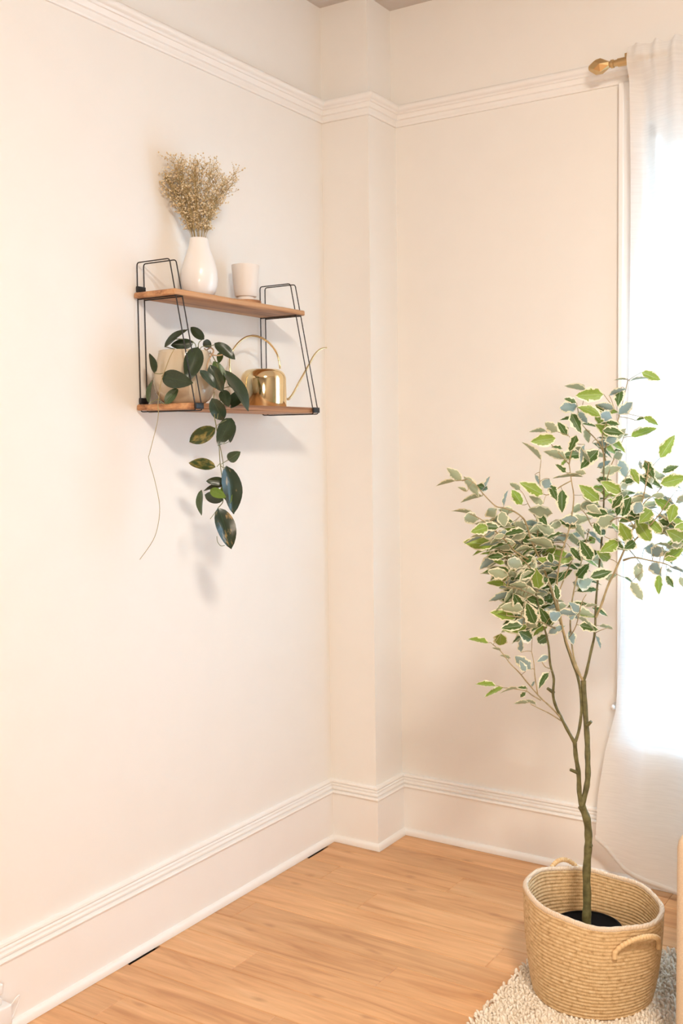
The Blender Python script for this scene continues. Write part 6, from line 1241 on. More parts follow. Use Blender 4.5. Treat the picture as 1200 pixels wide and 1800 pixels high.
[[1.0841,-0.7796,1.0392],[1.0637,-0.726,1.0352],[1.0435,-0.6727,1.0254]],
[[1.0631,-0.8001,1.1224],[1.0596,-0.7979,1.125],[1.0562,-0.7962,1.1202]],
[[1.0326,-0.8962,1.1684],[1.0034,-0.8333,1.1599],[0.9743,-0.7706,1.1471]],
[[1.0454,-0.7362,1.1831],[1.0464,-0.7305,1.1864],[1.0476,-0.7253,1.1814]],
[[1.0581,-0.7287,1.183],[1.0609,-0.7383,1.1852],[1.0639,-0.7484,1.1804]],
[[1.0439,-0.8742,1.1859],[1.0496,-0.8771,1.1905],[1.0554,-0.8802,1.19]],
[[1.0402,-0.8918,1.1666],[1.0392,-0.8916,1.1649],[1.0384,-0.8918,1.1575]],
[[1.0842,-0.8236,1.1172],[1.0903,-0.8264,1.117],[1.0964,-0.8291,1.1185]],
[[1.042,-0.8832,1.193],[1.0447,-0.8874,1.1945],[1.0476,-0.892,1.1896]],
[[1.1011,-0.7368,1.053],[1.0937,-0.7343,1.0527],[1.0863,-0.7319,1.0495]],
[[1.0405,-0.8922,1.1987],[1.0312,-0.8586,1.2061],[1.0221,-0.8252,1.2103]],
[[1.0593,-0.7304,1.1498],[1.0619,-0.737,1.149],[1.0645,-0.7435,1.1482]],
[[1.067,-0.8212,1.2309],[1.0413,-0.7884,1.2293],[1.0154,-0.7562,1.2215]],
[[1.0703,-0.803,1.1394],[1.0477,-0.746,1.1397],[1.0253,-0.6893,1.1342]],
[[1.1453,-0.7587,1.1819],[1.1144,-0.7238,1.1797],[1.0831,-0.6894,1.1738]],
[[1.0686,-0.816,1.2198],[1.0689,-0.8244,1.2192],[1.0693,-0.8329,1.2171]],
[[1.1011,-0.7368,1.053],[1.0981,-0.7441,1.0503],[1.0951,-0.7513,1.0488]],
[[1.0733,-0.7953,1.1822],[1.0667,-0.7876,1.1862],[1.0604,-0.7803,1.182]],
[[1.0574,-0.7269,1.2124],[1.0681,-0.72,1.2103],[1.0789,-0.7132,1.207]],
[[1.0735,-0.8645,1.0715],[1.0541,-0.8157,1.0752],[1.035,-0.7669,1.0762]],
[[1.0759,-0.8487,1.066],[1.0536,-0.8084,1.0596],[1.0314,-0.7685,1.047]],
[[1.0557,-0.7319,1.159],[1.0593,-0.741,1.1596],[1.0629,-0.7502,1.1572]],
[[1.072,-0.7973,1.0899],[1.0642,-0.783,1.0906],[1.0563,-0.7687,1.0935]],
[[1.1453,-0.7587,1.1819],[1.1082,-0.7081,1.1839],[1.0707,-0.6582,1.1818]],
[[1.0584,-0.7296,1.1682],[1.0485,-0.6934,1.1619],[1.0387,-0.657,1.1569]],
[[1.0407,-0.8977,1.0843],[1.0336,-0.881,1.1027],[1.0266,-0.8644,1.1207]],
[[1.0554,-0.8831,1.1629],[1.0347,-0.8404,1.1532],[1.0141,-0.798,1.1386]],
[[1.0825,-0.7983,1.0471],[1.0705,-0.7818,1.0406],[1.0584,-0.7653,1.0345]],
[[1.0701,-0.8108,1.2086],[1.0708,-0.8189,1.2079],[1.0715,-0.827,1.2077]],
[[1.0475,-0.8043,1.1892],[1.0253,-0.7597,1.1947],[1.0031,-0.7153,1.1967]],
[[1.042,-0.8832,1.193],[1.0353,-0.8821,1.1903],[1.0286,-0.8813,1.184]],
[[1.0784,-0.8329,1.0605],[1.0534,-0.7806,1.0555],[1.0285,-0.7289,1.0419]],
[[1.0581,-0.7287,1.183],[1.0436,-0.6713,1.1844],[1.0297,-0.6141,1.1781]],
[[1.072,-0.7973,1.0899],[1.058,-0.7747,1.0887],[1.044,-0.7524,1.0844]],
[[1.1344,-0.767,1.1244],[1.1336,-0.7619,1.1254],[1.1327,-0.7567,1.1286]],
[[1.0686,-0.816,1.2198],[1.0568,-0.7958,1.2176],[1.045,-0.7756,1.2149]],
[[1.0635,-0.8846,1.0788],[1.0562,-0.8569,1.0879],[1.0489,-0.8289,1.0994]],
[[1.0577,-0.7278,1.1977],[1.0544,-0.7164,1.1987],[1.0513,-0.7053,1.1938]],
[[1.0717,-0.8643,1.1494],[1.0547,-0.8424,1.1355],[1.0375,-0.8206,1.12]],
[[1.0475,-0.8043,1.1892],[1.0294,-0.7772,1.1907],[1.0113,-0.7506,1.1837]],
[[1.1344,-0.767,1.1244],[1.1187,-0.7155,1.1252],[1.1033,-0.6644,1.1192]],
[[1.1453,-0.7587,1.1819],[1.1232,-0.737,1.1868],[1.101,-0.7159,1.184]],
[[1.0577,-0.7278,1.1977],[1.0515,-0.6913,1.1962],[1.0454,-0.6547,1.1966]],
[[1.0475,-0.8043,1.1892],[1.0307,-0.7614,1.186],[1.0141,-0.7186,1.1774]],
[[1.0478,-0.8875,1.1647],[1.0304,-0.8542,1.1437],[1.0129,-0.8209,1.1242]],
[[1.0635,-0.8846,1.0788],[1.0517,-0.8651,1.0707],[1.04,-0.8461,1.0551]],
[[1.0475,-0.8043,1.1892],[1.0335,-0.7852,1.186],[1.0193,-0.766,1.1838]],
[[1.0735,-0.8645,1.0715],[1.0552,-0.8268,1.0614],[1.037,-0.7893,1.0463]],
[[1.0711,-0.8803,1.0769],[1.0602,-0.8462,1.0836],[1.0494,-0.8122,1.0886]],
[[1.1369,-0.7663,1.1462],[1.1025,-0.7135,1.146],[1.0678,-0.6611,1.1445]],
[[1.057,-0.726,1.2272],[1.0397,-0.6772,1.2233],[1.0226,-0.6287,1.2125]],
[[1.1536,-0.6515,1.1483],[1.1437,-0.603,1.1459],[1.1343,-0.5548,1.1365]],
[[1.1453,-0.7587,1.1819],[1.1262,-0.7103,1.172],[1.1072,-0.6619,1.1613]],
[[1.1411,-0.7625,1.164],[1.1108,-0.7205,1.1616],[1.0803,-0.6792,1.1513]],
[[1.0531,-0.8029,1.1639],[1.055,-0.7932,1.1629],[1.0571,-0.7836,1.1588]],
[[1.132,-0.7676,1.1026],[1.11,-0.7216,1.101],[1.088,-0.6759,1.0974]],
[[1.0741,-0.7902,1.1745],[1.0764,-0.7991,1.1746],[1.0787,-0.808,1.1755]],
[[1.1345,-0.6542,1.1458],[1.1285,-0.6354,1.1429],[1.1227,-0.6167,1.1362]],
[[1.1495,-0.7548,1.1998],[1.1282,-0.7432,1.199],[1.1067,-0.7315,1.2005]],
[[1.1557,-0.7484,1.2363],[1.1329,-0.7059,1.2369],[1.1102,-0.6639,1.2305]],
[[1.1557,-0.7484,1.2363],[1.1545,-0.7344,1.2358],[1.1535,-0.7208,1.2296]],
[[1.0793,-0.7737,1.1463],[1.051,-0.712,1.1376],[1.0226,-0.6504,1.1264]],
[[1.1557,-0.7484,1.2363],[1.1252,-0.6917,1.2313],[1.0944,-0.6353,1.2245]],
[[1.057,-0.726,1.2272],[1.0723,-0.7206,1.2247],[1.0875,-0.7153,1.2226]],
[[1.1163,-0.6829,1.09],[1.1111,-0.6776,1.0931],[1.1059,-0.6723,1.0969]],
[[1.132,-0.7676,1.1026],[1.1193,-0.7517,1.105],[1.1066,-0.7359,1.106]],
[[1.1495,-0.7548,1.1998],[1.1434,-0.7507,1.2043],[1.1373,-0.7467,1.2067]],
[[1.0581,-0.7287,1.183],[1.0454,-0.6695,1.1791],[1.0332,-0.6099,1.1783]],
[[1.1411,-0.7625,1.164],[1.1184,-0.7282,1.1604],[1.0956,-0.694,1.1563]],
[[1.1304,-0.6588,1.1367],[1.1239,-0.6328,1.1329],[1.1175,-0.6066,1.1317]],
[[1.1428,-0.645,1.1641],[1.1345,-0.6376,1.1642],[1.1261,-0.6301,1.1642]],
[[1.1557,-0.7484,1.2363],[1.1328,-0.7185,1.2362],[1.1099,-0.6892,1.2286]],
[[1.1344,-0.767,1.1244],[1.1032,-0.7142,1.1218],[1.0716,-0.6615,1.1213]],
[[1.1495,-0.7548,1.1998],[1.1215,-0.6938,1.1996],[1.0935,-0.6331,1.1952]],
[[1.1453,-0.7587,1.1819],[1.1445,-0.7401,1.1783],[1.144,-0.7219,1.168]],
[[1.0651,-0.814,1.1457],[1.0636,-0.801,1.1498],[1.0622,-0.7883,1.1491]],
[[1.1229,-0.6699,1.115],[1.1027,-0.6106,1.1086],[1.0828,-0.5516,1.0956]],
[[1.0637,-0.7279,1.1497],[1.0673,-0.7279,1.155],[1.0708,-0.7278,1.1619]],
[[1.1536,-0.6515,1.1483],[1.1581,-0.6478,1.1426],[1.1627,-0.644,1.1378]],
[[1.0584,-0.7296,1.1682],[1.0445,-0.6708,1.1686],[1.0312,-0.6123,1.1628]],
[[1.1196,-0.6764,1.1025],[1.1246,-0.6722,1.1038],[1.1297,-0.6681,1.1036]],
[[1.1229,-0.6699,1.115],[1.0994,-0.6203,1.1098],[1.0758,-0.5708,1.1058]],
[[1.1537,-0.751,1.2177],[1.1597,-0.7416,1.2206],[1.1658,-0.7324,1.2191]],
[[1.1229,-0.6699,1.115],[1.1177,-0.6515,1.1141],[1.1124,-0.633,1.1142]],
[[1.1646,-0.6404,1.2094],[1.1508,-0.6143,1.2065],[1.137,-0.5885,1.2008]],
[[1.1411,-0.7625,1.164],[1.12,-0.7343,1.1716],[1.099,-0.7067,1.1708]],
[[1.1609,-0.6441,1.1891],[1.1511,-0.6197,1.1957],[1.1414,-0.5958,1.1945]],
[[1.1229,-0.6699,1.115],[1.1126,-0.6497,1.1174],[1.1023,-0.6296,1.1179]],
[[1.1495,-0.7548,1.1998],[1.1427,-0.7314,1.199],[1.136,-0.7081,1.1956]],
[[1.0796,-0.9034,1.0114],[1.0564,-0.855,0.9958],[1.0331,-0.8066,0.9807]],
[[1.0857,-0.7608,1.0312],[1.0717,-0.7218,1.0311],[1.0578,-0.6829,1.0285]],
[[1.0874,-0.7419,1.0232],[1.0747,-0.7106,1.0231],[1.0622,-0.6797,1.0154]],
[[1.0874,-0.7419,1.0232],[1.0862,-0.7489,1.0198],[1.0849,-0.7558,1.0184]],
[[1.095,-0.7176,1.0389],[1.065,-0.6624,1.0298],[1.0349,-0.6077,1.0149]],
[[1.0881,-0.7974,1.0963],[1.0749,-0.766,1.0925],[1.0618,-0.7345,1.0904]],
[[1.1075,-0.8595,0.9987],[1.0971,-0.8407,0.9941],[1.087,-0.8222,0.9827]],
[[1.1339,-0.6882,0.985],[1.1105,-0.6432,0.9762],[1.087,-0.5982,0.9704]],
[[1.0675,-0.7987,1.1062],[1.0656,-0.8029,1.1021],[1.0636,-0.807,1.1]],
[[1.1002,-0.7159,1.0204],[1.0935,-0.6932,1.0211],[1.087,-0.671,1.0143]],
[[1.0796,-0.9034,1.0114],[1.0538,-0.852,0.9979],[1.028,-0.801,0.9789]],
[[1.0972,-0.8793,1.0045],[1.0884,-0.8548,1.0035],[1.0798,-0.8307,0.9976]],
[[1.1148,-0.7187,0.9792],[1.1074,-0.716,0.9741],[1.1,-0.7133,0.9709]],
[[1.0874,-0.7419,1.0232],[1.0666,-0.6896,1.0156],[1.0458,-0.6374,1.0042]],
[[1.0847,-0.7936,1.0376],[1.0727,-0.7749,1.0292],[1.0606,-0.7562,1.0196]],
[[1.095,-0.7176,1.0389],[1.0812,-0.6883,1.0352],[1.0675,-0.6594,1.0244]],
[[1.1023,-0.8694,1.0016],[1.0739,-0.8168,0.9795],[1.0454,-0.7648,0.95]],
[[1.1075,-0.8595,0.9987],[1.0934,-0.8273,0.9869],[1.0793,-0.7951,0.9745]],
[[1.0841,-0.7796,1.0392],[1.0695,-0.7455,1.0352],[1.0552,-0.7118,1.0246]],
[[1.0796,-0.9034,1.0114],[1.0634,-0.8677,1.0229],[1.0473,-0.8321,1.0322]],
[[1.0847,-0.7936,1.0376],[1.0658,-0.7566,1.0288],[1.0468,-0.7197,1.018]],
[[1.1098,-0.7143,0.9874],[1.0981,-0.7146,0.992],[1.0866,-0.7155,0.9879]],
[[1.0975,-0.7901,0.9834],[1.1021,-0.7949,0.9829],[1.1067,-0.7997,0.9835]],
[[1.1023,-0.8694,1.0016],[1.082,-0.8315,0.9812],[1.0616,-0.7938,0.9585]],
[[1.0922,-0.8892,1.0074],[1.0838,-0.8723,1.0087],[1.0753,-0.8553,1.0127]],
[[1.1075,-0.8595,0.9987],[1.0978,-0.8383,0.9887],[1.0881,-0.8172,0.9763]],
[[1.1143,-0.7865,0.9733],[1.1061,-0.7701,0.9734],[1.098,-0.754,0.9692]],
[[1.1056,-0.7308,1.0285],[1.0783,-0.6661,1.0215],[1.051,-0.6017,1.0109]],
[[1.1306,-0.7644,1.0258],[1.1137,-0.7072,1.0201],[1.097,-0.6497,1.0147]],
[[1.1339,-0.6823,1.0054],[1.1221,-0.671,1.0069],[1.1104,-0.6601,1.0006]],
[[1.0759,-0.8487,1.066],[1.0687,-0.8381,1.0608],[1.0616,-0.8278,1.0516]],
[[1.0922,-0.8892,1.0074],[1.0941,-0.8975,0.9998],[1.096,-0.9059,0.9913]],
[[1.109,-0.8413,0.9924],[1.1057,-0.8369,0.9864],[1.1024,-0.8328,0.9761]],
[[1.105,-0.7151,1.0039],[1.0936,-0.6851,1.002],[1.0824,-0.6551,0.9992]],
[[1.0635,-0.8846,1.0788],[1.044,-0.8447,1.0734],[1.0246,-0.8052,1.0631]],
[[1.095,-0.7566,1.0754],[1.079,-0.7291,1.0684],[1.0629,-0.7015,1.0637]],
[[1.0872,-0.899,1.0102],[1.0922,-0.9017,1.0224],[1.0973,-0.9046,1.031]],
[[1.0635,-0.8846,1.0788],[1.0456,-0.8574,1.0588],[1.0277,-0.8304,1.0371]],
[[1.0784,-0.8329,1.0605],[1.075,-0.8343,1.0538],[1.0717,-0.8358,1.0461]],
[[1.0975,-0.7901,0.9834],[1.0725,-0.7345,0.9779],[1.0475,-0.6791,0.9704]],
[[1.0972,-0.8793,1.0045],[1.068,-0.8186,0.9835],[1.0388,-0.7582,0.958]],
[[1.2118,-0.6714,1.1989],[1.2222,-0.6672,1.1918],[1.2324,-0.6628,1.1872]],
[[1.2378,-0.69,1.2321],[1.2209,-0.6202,1.2192],[1.2044,-0.5508,1.1978]],
[[1.2123,-0.6611,1.3336],[1.1853,-0.6154,1.338],[1.1581,-0.5701,1.338]],
[[1.2708,-0.7179,1.2459],[1.271,-0.7169,1.2414],[1.2712,-0.7158,1.2371]],
[[1.2398,-0.6833,1.3059],[1.2241,-0.6316,1.2996],[1.2086,-0.5799,1.2931]],
[[1.2034,-0.7042,1.2176],[1.2022,-0.6939,1.2207],[1.2011,-0.6837,1.2245]],
[[1.3157,-0.6607,1.2989],[1.3042,-0.6644,1.3006],[1.2928,-0.6682,1.3004]],
[[1.3089,-0.7277,1.2354],[1.2958,-0.7027,1.2324],[1.2827,-0.6779,1.2251]],
[[1.3027,-0.7308,1.2425],[1.2878,-0.6848,1.2467],[1.2731,-0.6392,1.2433]],
[[1.3066,-0.6694,1.2544],[1.2906,-0.6278,1.2532],[1.2745,-0.5864,1.2488]],
[[1.1846,-0.7522,1.269],[1.1688,-0.715,1.275],[1.1532,-0.6783,1.2731]],
[[1.2128,-0.6622,1.3154],[1.178,-0.6139,1.3148],[1.1427,-0.566,1.313]],
[[1.233,-0.6803,1.302],[1.2246,-0.6433,1.2963],[1.2163,-0.6063,1.2878]],
[[1.1846,-0.7522,1.269],[1.1659,-0.694,1.276],[1.1476,-0.6362,1.2758]],
[[1.1909,-0.749,1.2618],[1.1827,-0.7172,1.2676],[1.1749,-0.6859,1.2658]],
[[1.1989,-0.7304,1.2392],[1.1809,-0.6602,1.2421],[1.1635,-0.5902,1.2375]],
[[1.2465,-0.6863,1.3097],[1.2291,-0.6361,1.3086],[1.2119,-0.5861,1.3013]],
[[1.2126,-0.6675,1.2462],[1.1877,-0.6095,1.2418],[1.1627,-0.5515,1.2403]],
[[1.2291,-0.6835,1.2259],[1.2288,-0.6837,1.2283],[1.2286,-0.6838,1.2305]],
[[1.313,-0.6635,1.2829],[1.3015,-0.6714,1.2836],[1.29,-0.6794,1.2834]],
[[1.2122,-0.6695,1.2225],[1.2129,-0.6703,1.224],[1.2137,-0.6715,1.2189]],
[[1.1877,-0.7506,1.2654],[1.1951,-0.7559,1.2752],[1.2025,-0.7616,1.2782]],
[[1.1577,-0.7459,1.2549],[1.1322,-0.6824,1.2553],[1.1069,-0.6192,1.2522]],
[[1.21,-0.6746,1.1686],[1.2034,-0.6321,1.1659],[1.197,-0.5895,1.164]],
[[1.2128,-0.6623,1.3135],[1.2064,-0.657,1.3091],[1.1998,-0.6516,1.3062]],
[[1.1602,-0.7407,1.304],[1.157,-0.7015,1.3007],[1.154,-0.662,1.2998]],
[[1.2129,-0.6655,1.2698],[1.2014,-0.6107,1.2633],[1.1902,-0.5562,1.2503]],
[[1.2184,-0.668,1.2902],[1.1997,-0.6096,1.2885],[1.1811,-0.5514,1.2819]],
[[1.147,-0.6647,1.4912],[1.1533,-0.6577,1.5029],[1.1595,-0.6506,1.5163]],
[[1.151,-0.6628,1.4856],[1.1491,-0.647,1.4914],[1.1472,-0.6313,1.497]],
[[1.1454,-0.7383,1.4544],[1.1317,-0.703,1.4667],[1.1181,-0.6681,1.4746]],
[[1.2252,-0.6768,1.4896],[1.1998,-0.652,1.4975],[1.174,-0.6274,1.5042]],
[[1.1879,-0.6506,1.4412],[1.1799,-0.6444,1.4415],[1.1722,-0.6386,1.4344]],
[[1.1922,-0.6508,1.4357],[1.1812,-0.6188,1.4382],[1.1702,-0.5868,1.4395]],
[[1.2199,-0.6786,1.468],[1.2195,-0.685,1.4705],[1.2192,-0.6918,1.4649]],
[[1.1879,-0.6506,1.4412],[1.1872,-0.6428,1.4442],[1.1865,-0.635,1.4483]],
[[1.1556,-0.735,1.4167],[1.1483,-0.6824,1.4113],[1.1413,-0.6296,1.4053]],
[[1.2322,-0.6713,1.5075],[1.2029,-0.6506,1.5195],[1.1734,-0.6307,1.5245]],
[[1.2209,-0.6477,1.4456],[1.204,-0.5986,1.4487],[1.1873,-0.5501,1.443]],
[[1.1922,-0.6508,1.4357],[1.1896,-0.6503,1.4332],[1.187,-0.6498,1.4306]],
[[1.2173,-0.6795,1.4573],[1.1925,-0.6204,1.4627],[1.1677,-0.5617,1.4641]],
[[1.2114,-0.6587,1.3736],[1.1833,-0.6066,1.372],[1.1549,-0.5548,1.368]],
[[1.1556,-0.735,1.4167],[1.1476,-0.6782,1.4106],[1.14,-0.621,1.4066]],
[[1.2322,-0.6713,1.5075],[1.2143,-0.6775,1.5199],[1.1964,-0.6839,1.5306]],
[[1.2209,-0.6477,1.4456],[1.2166,-0.6474,1.4506],[1.2125,-0.6476,1.448]],
[[1.3778,-0.6943,1.1366],[1.3602,-0.6241,1.1505],[1.3428,-0.5541,1.1595]],
[[1.3394,-0.6257,1.3077],[1.3464,-0.6314,1.306],[1.3535,-0.6375,1.2993]],
[[1.2908,-0.728,1.2454],[1.2742,-0.6696,1.2507],[1.2579,-0.6114,1.2502]],
[[1.406,-0.6714,1.2203],[1.3895,-0.62,1.2098],[1.3731,-0.5691,1.1934]],
[[1.3331,-0.6681,1.2246],[1.3291,-0.6431,1.2205],[1.3252,-0.6183,1.2121]],
[[1.3778,-0.6943,1.1366],[1.3722,-0.6514,1.1542],[1.3668,-0.6086,1.1667]],
[[1.3221,-0.6892,1.1438],[1.3112,-0.6461,1.1553],[1.3006,-0.6032,1.1626]],
[[1.3029,-0.6725,1.2419],[1.2823,-0.6057,1.2395],[1.2618,-0.5388,1.236]],
[[1.3103,-0.6663,1.2668],[1.3049,-0.6654,1.2665],[1.2995,-0.6646,1.2653]],
[[1.3778,-0.6943,1.1366],[1.3763,-0.6699,1.1549],[1.3749,-0.6455,1.1743]],
[[1.3891,-0.6686,1.2354],[1.3677,-0.6322,1.222],[1.3462,-0.5963,1.2029]],
[[1.3264,-0.6698,1.2174],[1.3119,-0.6266,1.2173],[1.2975,-0.5836,1.2146]],
[[1.3501,-0.6917,1.1402],[1.3499,-0.6775,1.1625],[1.35,-0.6637,1.1799]],
[[1.2968,-0.7294,1.2439],[1.2963,-0.7221,1.25],[1.2957,-0.7148,1.2566]],
[[1.3103,-0.6663,1.2668],[1.3041,-0.6415,1.2678],[1.2979,-0.6169,1.263]],
[[1.0458,-0.8652,1.1788],[1.0242,-0.8277,1.1774],[1.0027,-0.7907,1.1683]],
[[1.0417,-0.8654,1.2702],[1.0244,-0.8356,1.2596],[1.0071,-0.8058,1.2482]],
[[1.0223,-0.9308,1.2327],[1.0106,-0.9285,1.221],[0.9989,-0.9265,1.2068]],
[[1.0621,-0.8333,1.2477],[1.0436,-0.8033,1.2391],[1.0252,-0.7735,1.2275]],
[[1.0586,-0.8401,1.2534],[1.0374,-0.8137,1.2438],[1.0161,-0.7874,1.2351]],
[[1.0475,-0.8043,1.1892],[1.013,-0.7444,1.1875],[0.9784,-0.685,1.1801]],
[[1.0503,-0.8036,1.1765],[1.0429,-0.7902,1.1788],[1.0356,-0.777,1.1772]],
[[1.0223,-0.9308,1.2327],[1.0076,-0.8942,1.2323],[0.993,-0.8577,1.2317]],
[[1.042,-0.8832,1.193],[1.0327,-0.8539,1.1951],[1.0234,-0.8246,1.197]],
[[1.0417,-0.8654,1.2702],[1.0156,-0.8212,1.2541],[0.9895,-0.7773,1.2349]],
[[1.0621,-0.8333,1.2477],[1.0396,-0.8069,1.2349],[1.0169,-0.7806,1.2238]],
[[1.0326,-0.8962,1.1684],[1.0182,-0.8803,1.1773],[1.0039,-0.8648,1.1803]],
[[1.0314,-0.9228,1.2212],[1.0379,-0.9266,1.2272],[1.0445,-0.9304,1.2321]],
[[1.1786,-0.7673,0.9756],[1.1793,-0.7596,0.9776],[1.1802,-0.7523,0.9744]],
[[1.1066,-0.7027,1.0489],[1.0932,-0.6682,1.0494],[1.0801,-0.6342,1.041]],
[[1.1893,-0.7754,1.0066],[1.1697,-0.7301,0.9992],[1.1501,-0.6847,0.9923]],
[[1.1339,-0.6823,1.0054],[1.138,-0.6882,1.0046],[1.1422,-0.6943,1.0017]],
[[1.1342,-0.7599,0.9926],[1.1327,-0.7563,0.9968],[1.1314,-0.753,0.9962]],
[[1.1419,-0.6629,1.0872],[1.1394,-0.6303,1.0807],[1.1373,-0.5981,1.0664]],
[[1.1339,-0.6823,1.0054],[1.1153,-0.6535,1.0022],[1.0964,-0.6247,1.0011]],
[[1.138,-0.6668,1.0669],[1.1212,-0.6352,1.0669],[1.1046,-0.604,1.0607]],
[[1.134,-0.6707,1.0465],[1.122,-0.6367,1.0415],[1.1102,-0.6027,1.0354]],
[[1.1893,-0.7754,1.0066],[1.1809,-0.7608,1.0038],[1.1727,-0.7466,0.9949]],
[[1.134,-0.6707,1.0465],[1.1309,-0.6547,1.0445],[1.1278,-0.6387,1.0429]],
[[1.2012,-0.6885,1.014],[1.1952,-0.6852,1.0139],[1.1893,-0.6823,1.0089]],
[[1.4243,-0.6611,1.2131],[1.4336,-0.6069,1.228],[1.4436,-0.5523,1.2422]],
[[1.3926,-0.6374,1.3141],[1.3962,-0.5753,1.3093],[1.4007,-0.5132,1.2986]],
[[1.3812,-0.6456,1.2951],[1.3803,-0.6224,1.2868],[1.3794,-0.5991,1.2806]],
[[1.3513,-0.6641,1.2464],[1.3503,-0.6542,1.2431],[1.3493,-0.6445,1.2377]],
[[1.3926,-0.6374,1.3141],[1.3998,-0.5825,1.2961],[1.4076,-0.5273,1.2784]],
[[1.4004,-0.6705,1.2253],[1.4017,-0.6808,1.2266],[1.4033,-0.6916,1.2197]],
[[1.4243,-0.6611,1.2131],[1.4325,-0.6364,1.1941],[1.4409,-0.6116,1.1734]],
[[1.4106,-0.6688,1.2185],[1.4072,-0.6626,1.2138],[1.404,-0.6567,1.2049]],
[[1.385,-0.6428,1.3015],[1.3988,-0.601,1.2848],[1.4132,-0.559,1.265]],
[[1.4243,-0.6611,1.2131],[1.4116,-0.5918,1.2191],[1.3992,-0.5222,1.2265]],
[[1.4243,-0.6611,1.2131],[1.4005,-0.6021,1.1888],[1.3765,-0.5434,1.1626]],
[[1.4243,-0.6611,1.2131],[1.4225,-0.5993,1.2011],[1.4214,-0.5373,1.1878]],
[[1.3453,-0.6654,1.2391],[1.3461,-0.6478,1.236],[1.3471,-0.6306,1.226]],
[[1.3723,-0.6519,1.28],[1.3616,-0.6153,1.2787],[1.3511,-0.5791,1.2692]],
[[1.3686,-0.6934,1.1377],[1.3615,-0.6566,1.1594],[1.3546,-0.6202,1.174]],
[[1.4243,-0.6611,1.2131],[1.4228,-0.5944,1.235],[1.4222,-0.5276,1.2498]],
[[1.3513,-0.6641,1.2464],[1.3466,-0.6492,1.2502],[1.3419,-0.6346,1.2489]],
[[1.3686,-0.6934,1.1377],[1.3655,-0.6757,1.1554],[1.3626,-0.6583,1.166]],
[[1.4197,-0.6637,1.2149],[1.3993,-0.6114,1.1881],[1.3787,-0.5593,1.1607]],
[[1.4106,-0.6688,1.2185],[1.4039,-0.6596,1.2068],[1.3973,-0.6503,1.1969]],
[[1.4243,-0.6611,1.2131],[1.4424,-0.6454,1.2289],[1.4605,-0.6297,1.2445]],
[[1.3223,-0.6535,1.3435],[1.3086,-0.6266,1.3454],[1.2947,-0.5997,1.3486]],
[[1.3236,-0.6518,1.356],[1.3114,-0.6392,1.3555],[1.2992,-0.6268,1.351]],
[[1.3313,-0.6346,1.2979],[1.3329,-0.6333,1.2951],[1.3346,-0.6319,1.2918]],
[[1.2808,-0.6893,1.349],[1.2846,-0.6698,1.3506],[1.2885,-0.6504,1.3501]],
[[1.3223,-0.6535,1.3435],[1.3154,-0.6266,1.3432],[1.3086,-0.5999,1.3393]],
[[1.2713,-0.6936,1.3284],[1.2604,-0.6666,1.3285],[1.2495,-0.6395,1.3307]],
[[1.3542,-0.6121,1.333],[1.3332,-0.5635,1.3354],[1.3121,-0.5152,1.335]]]
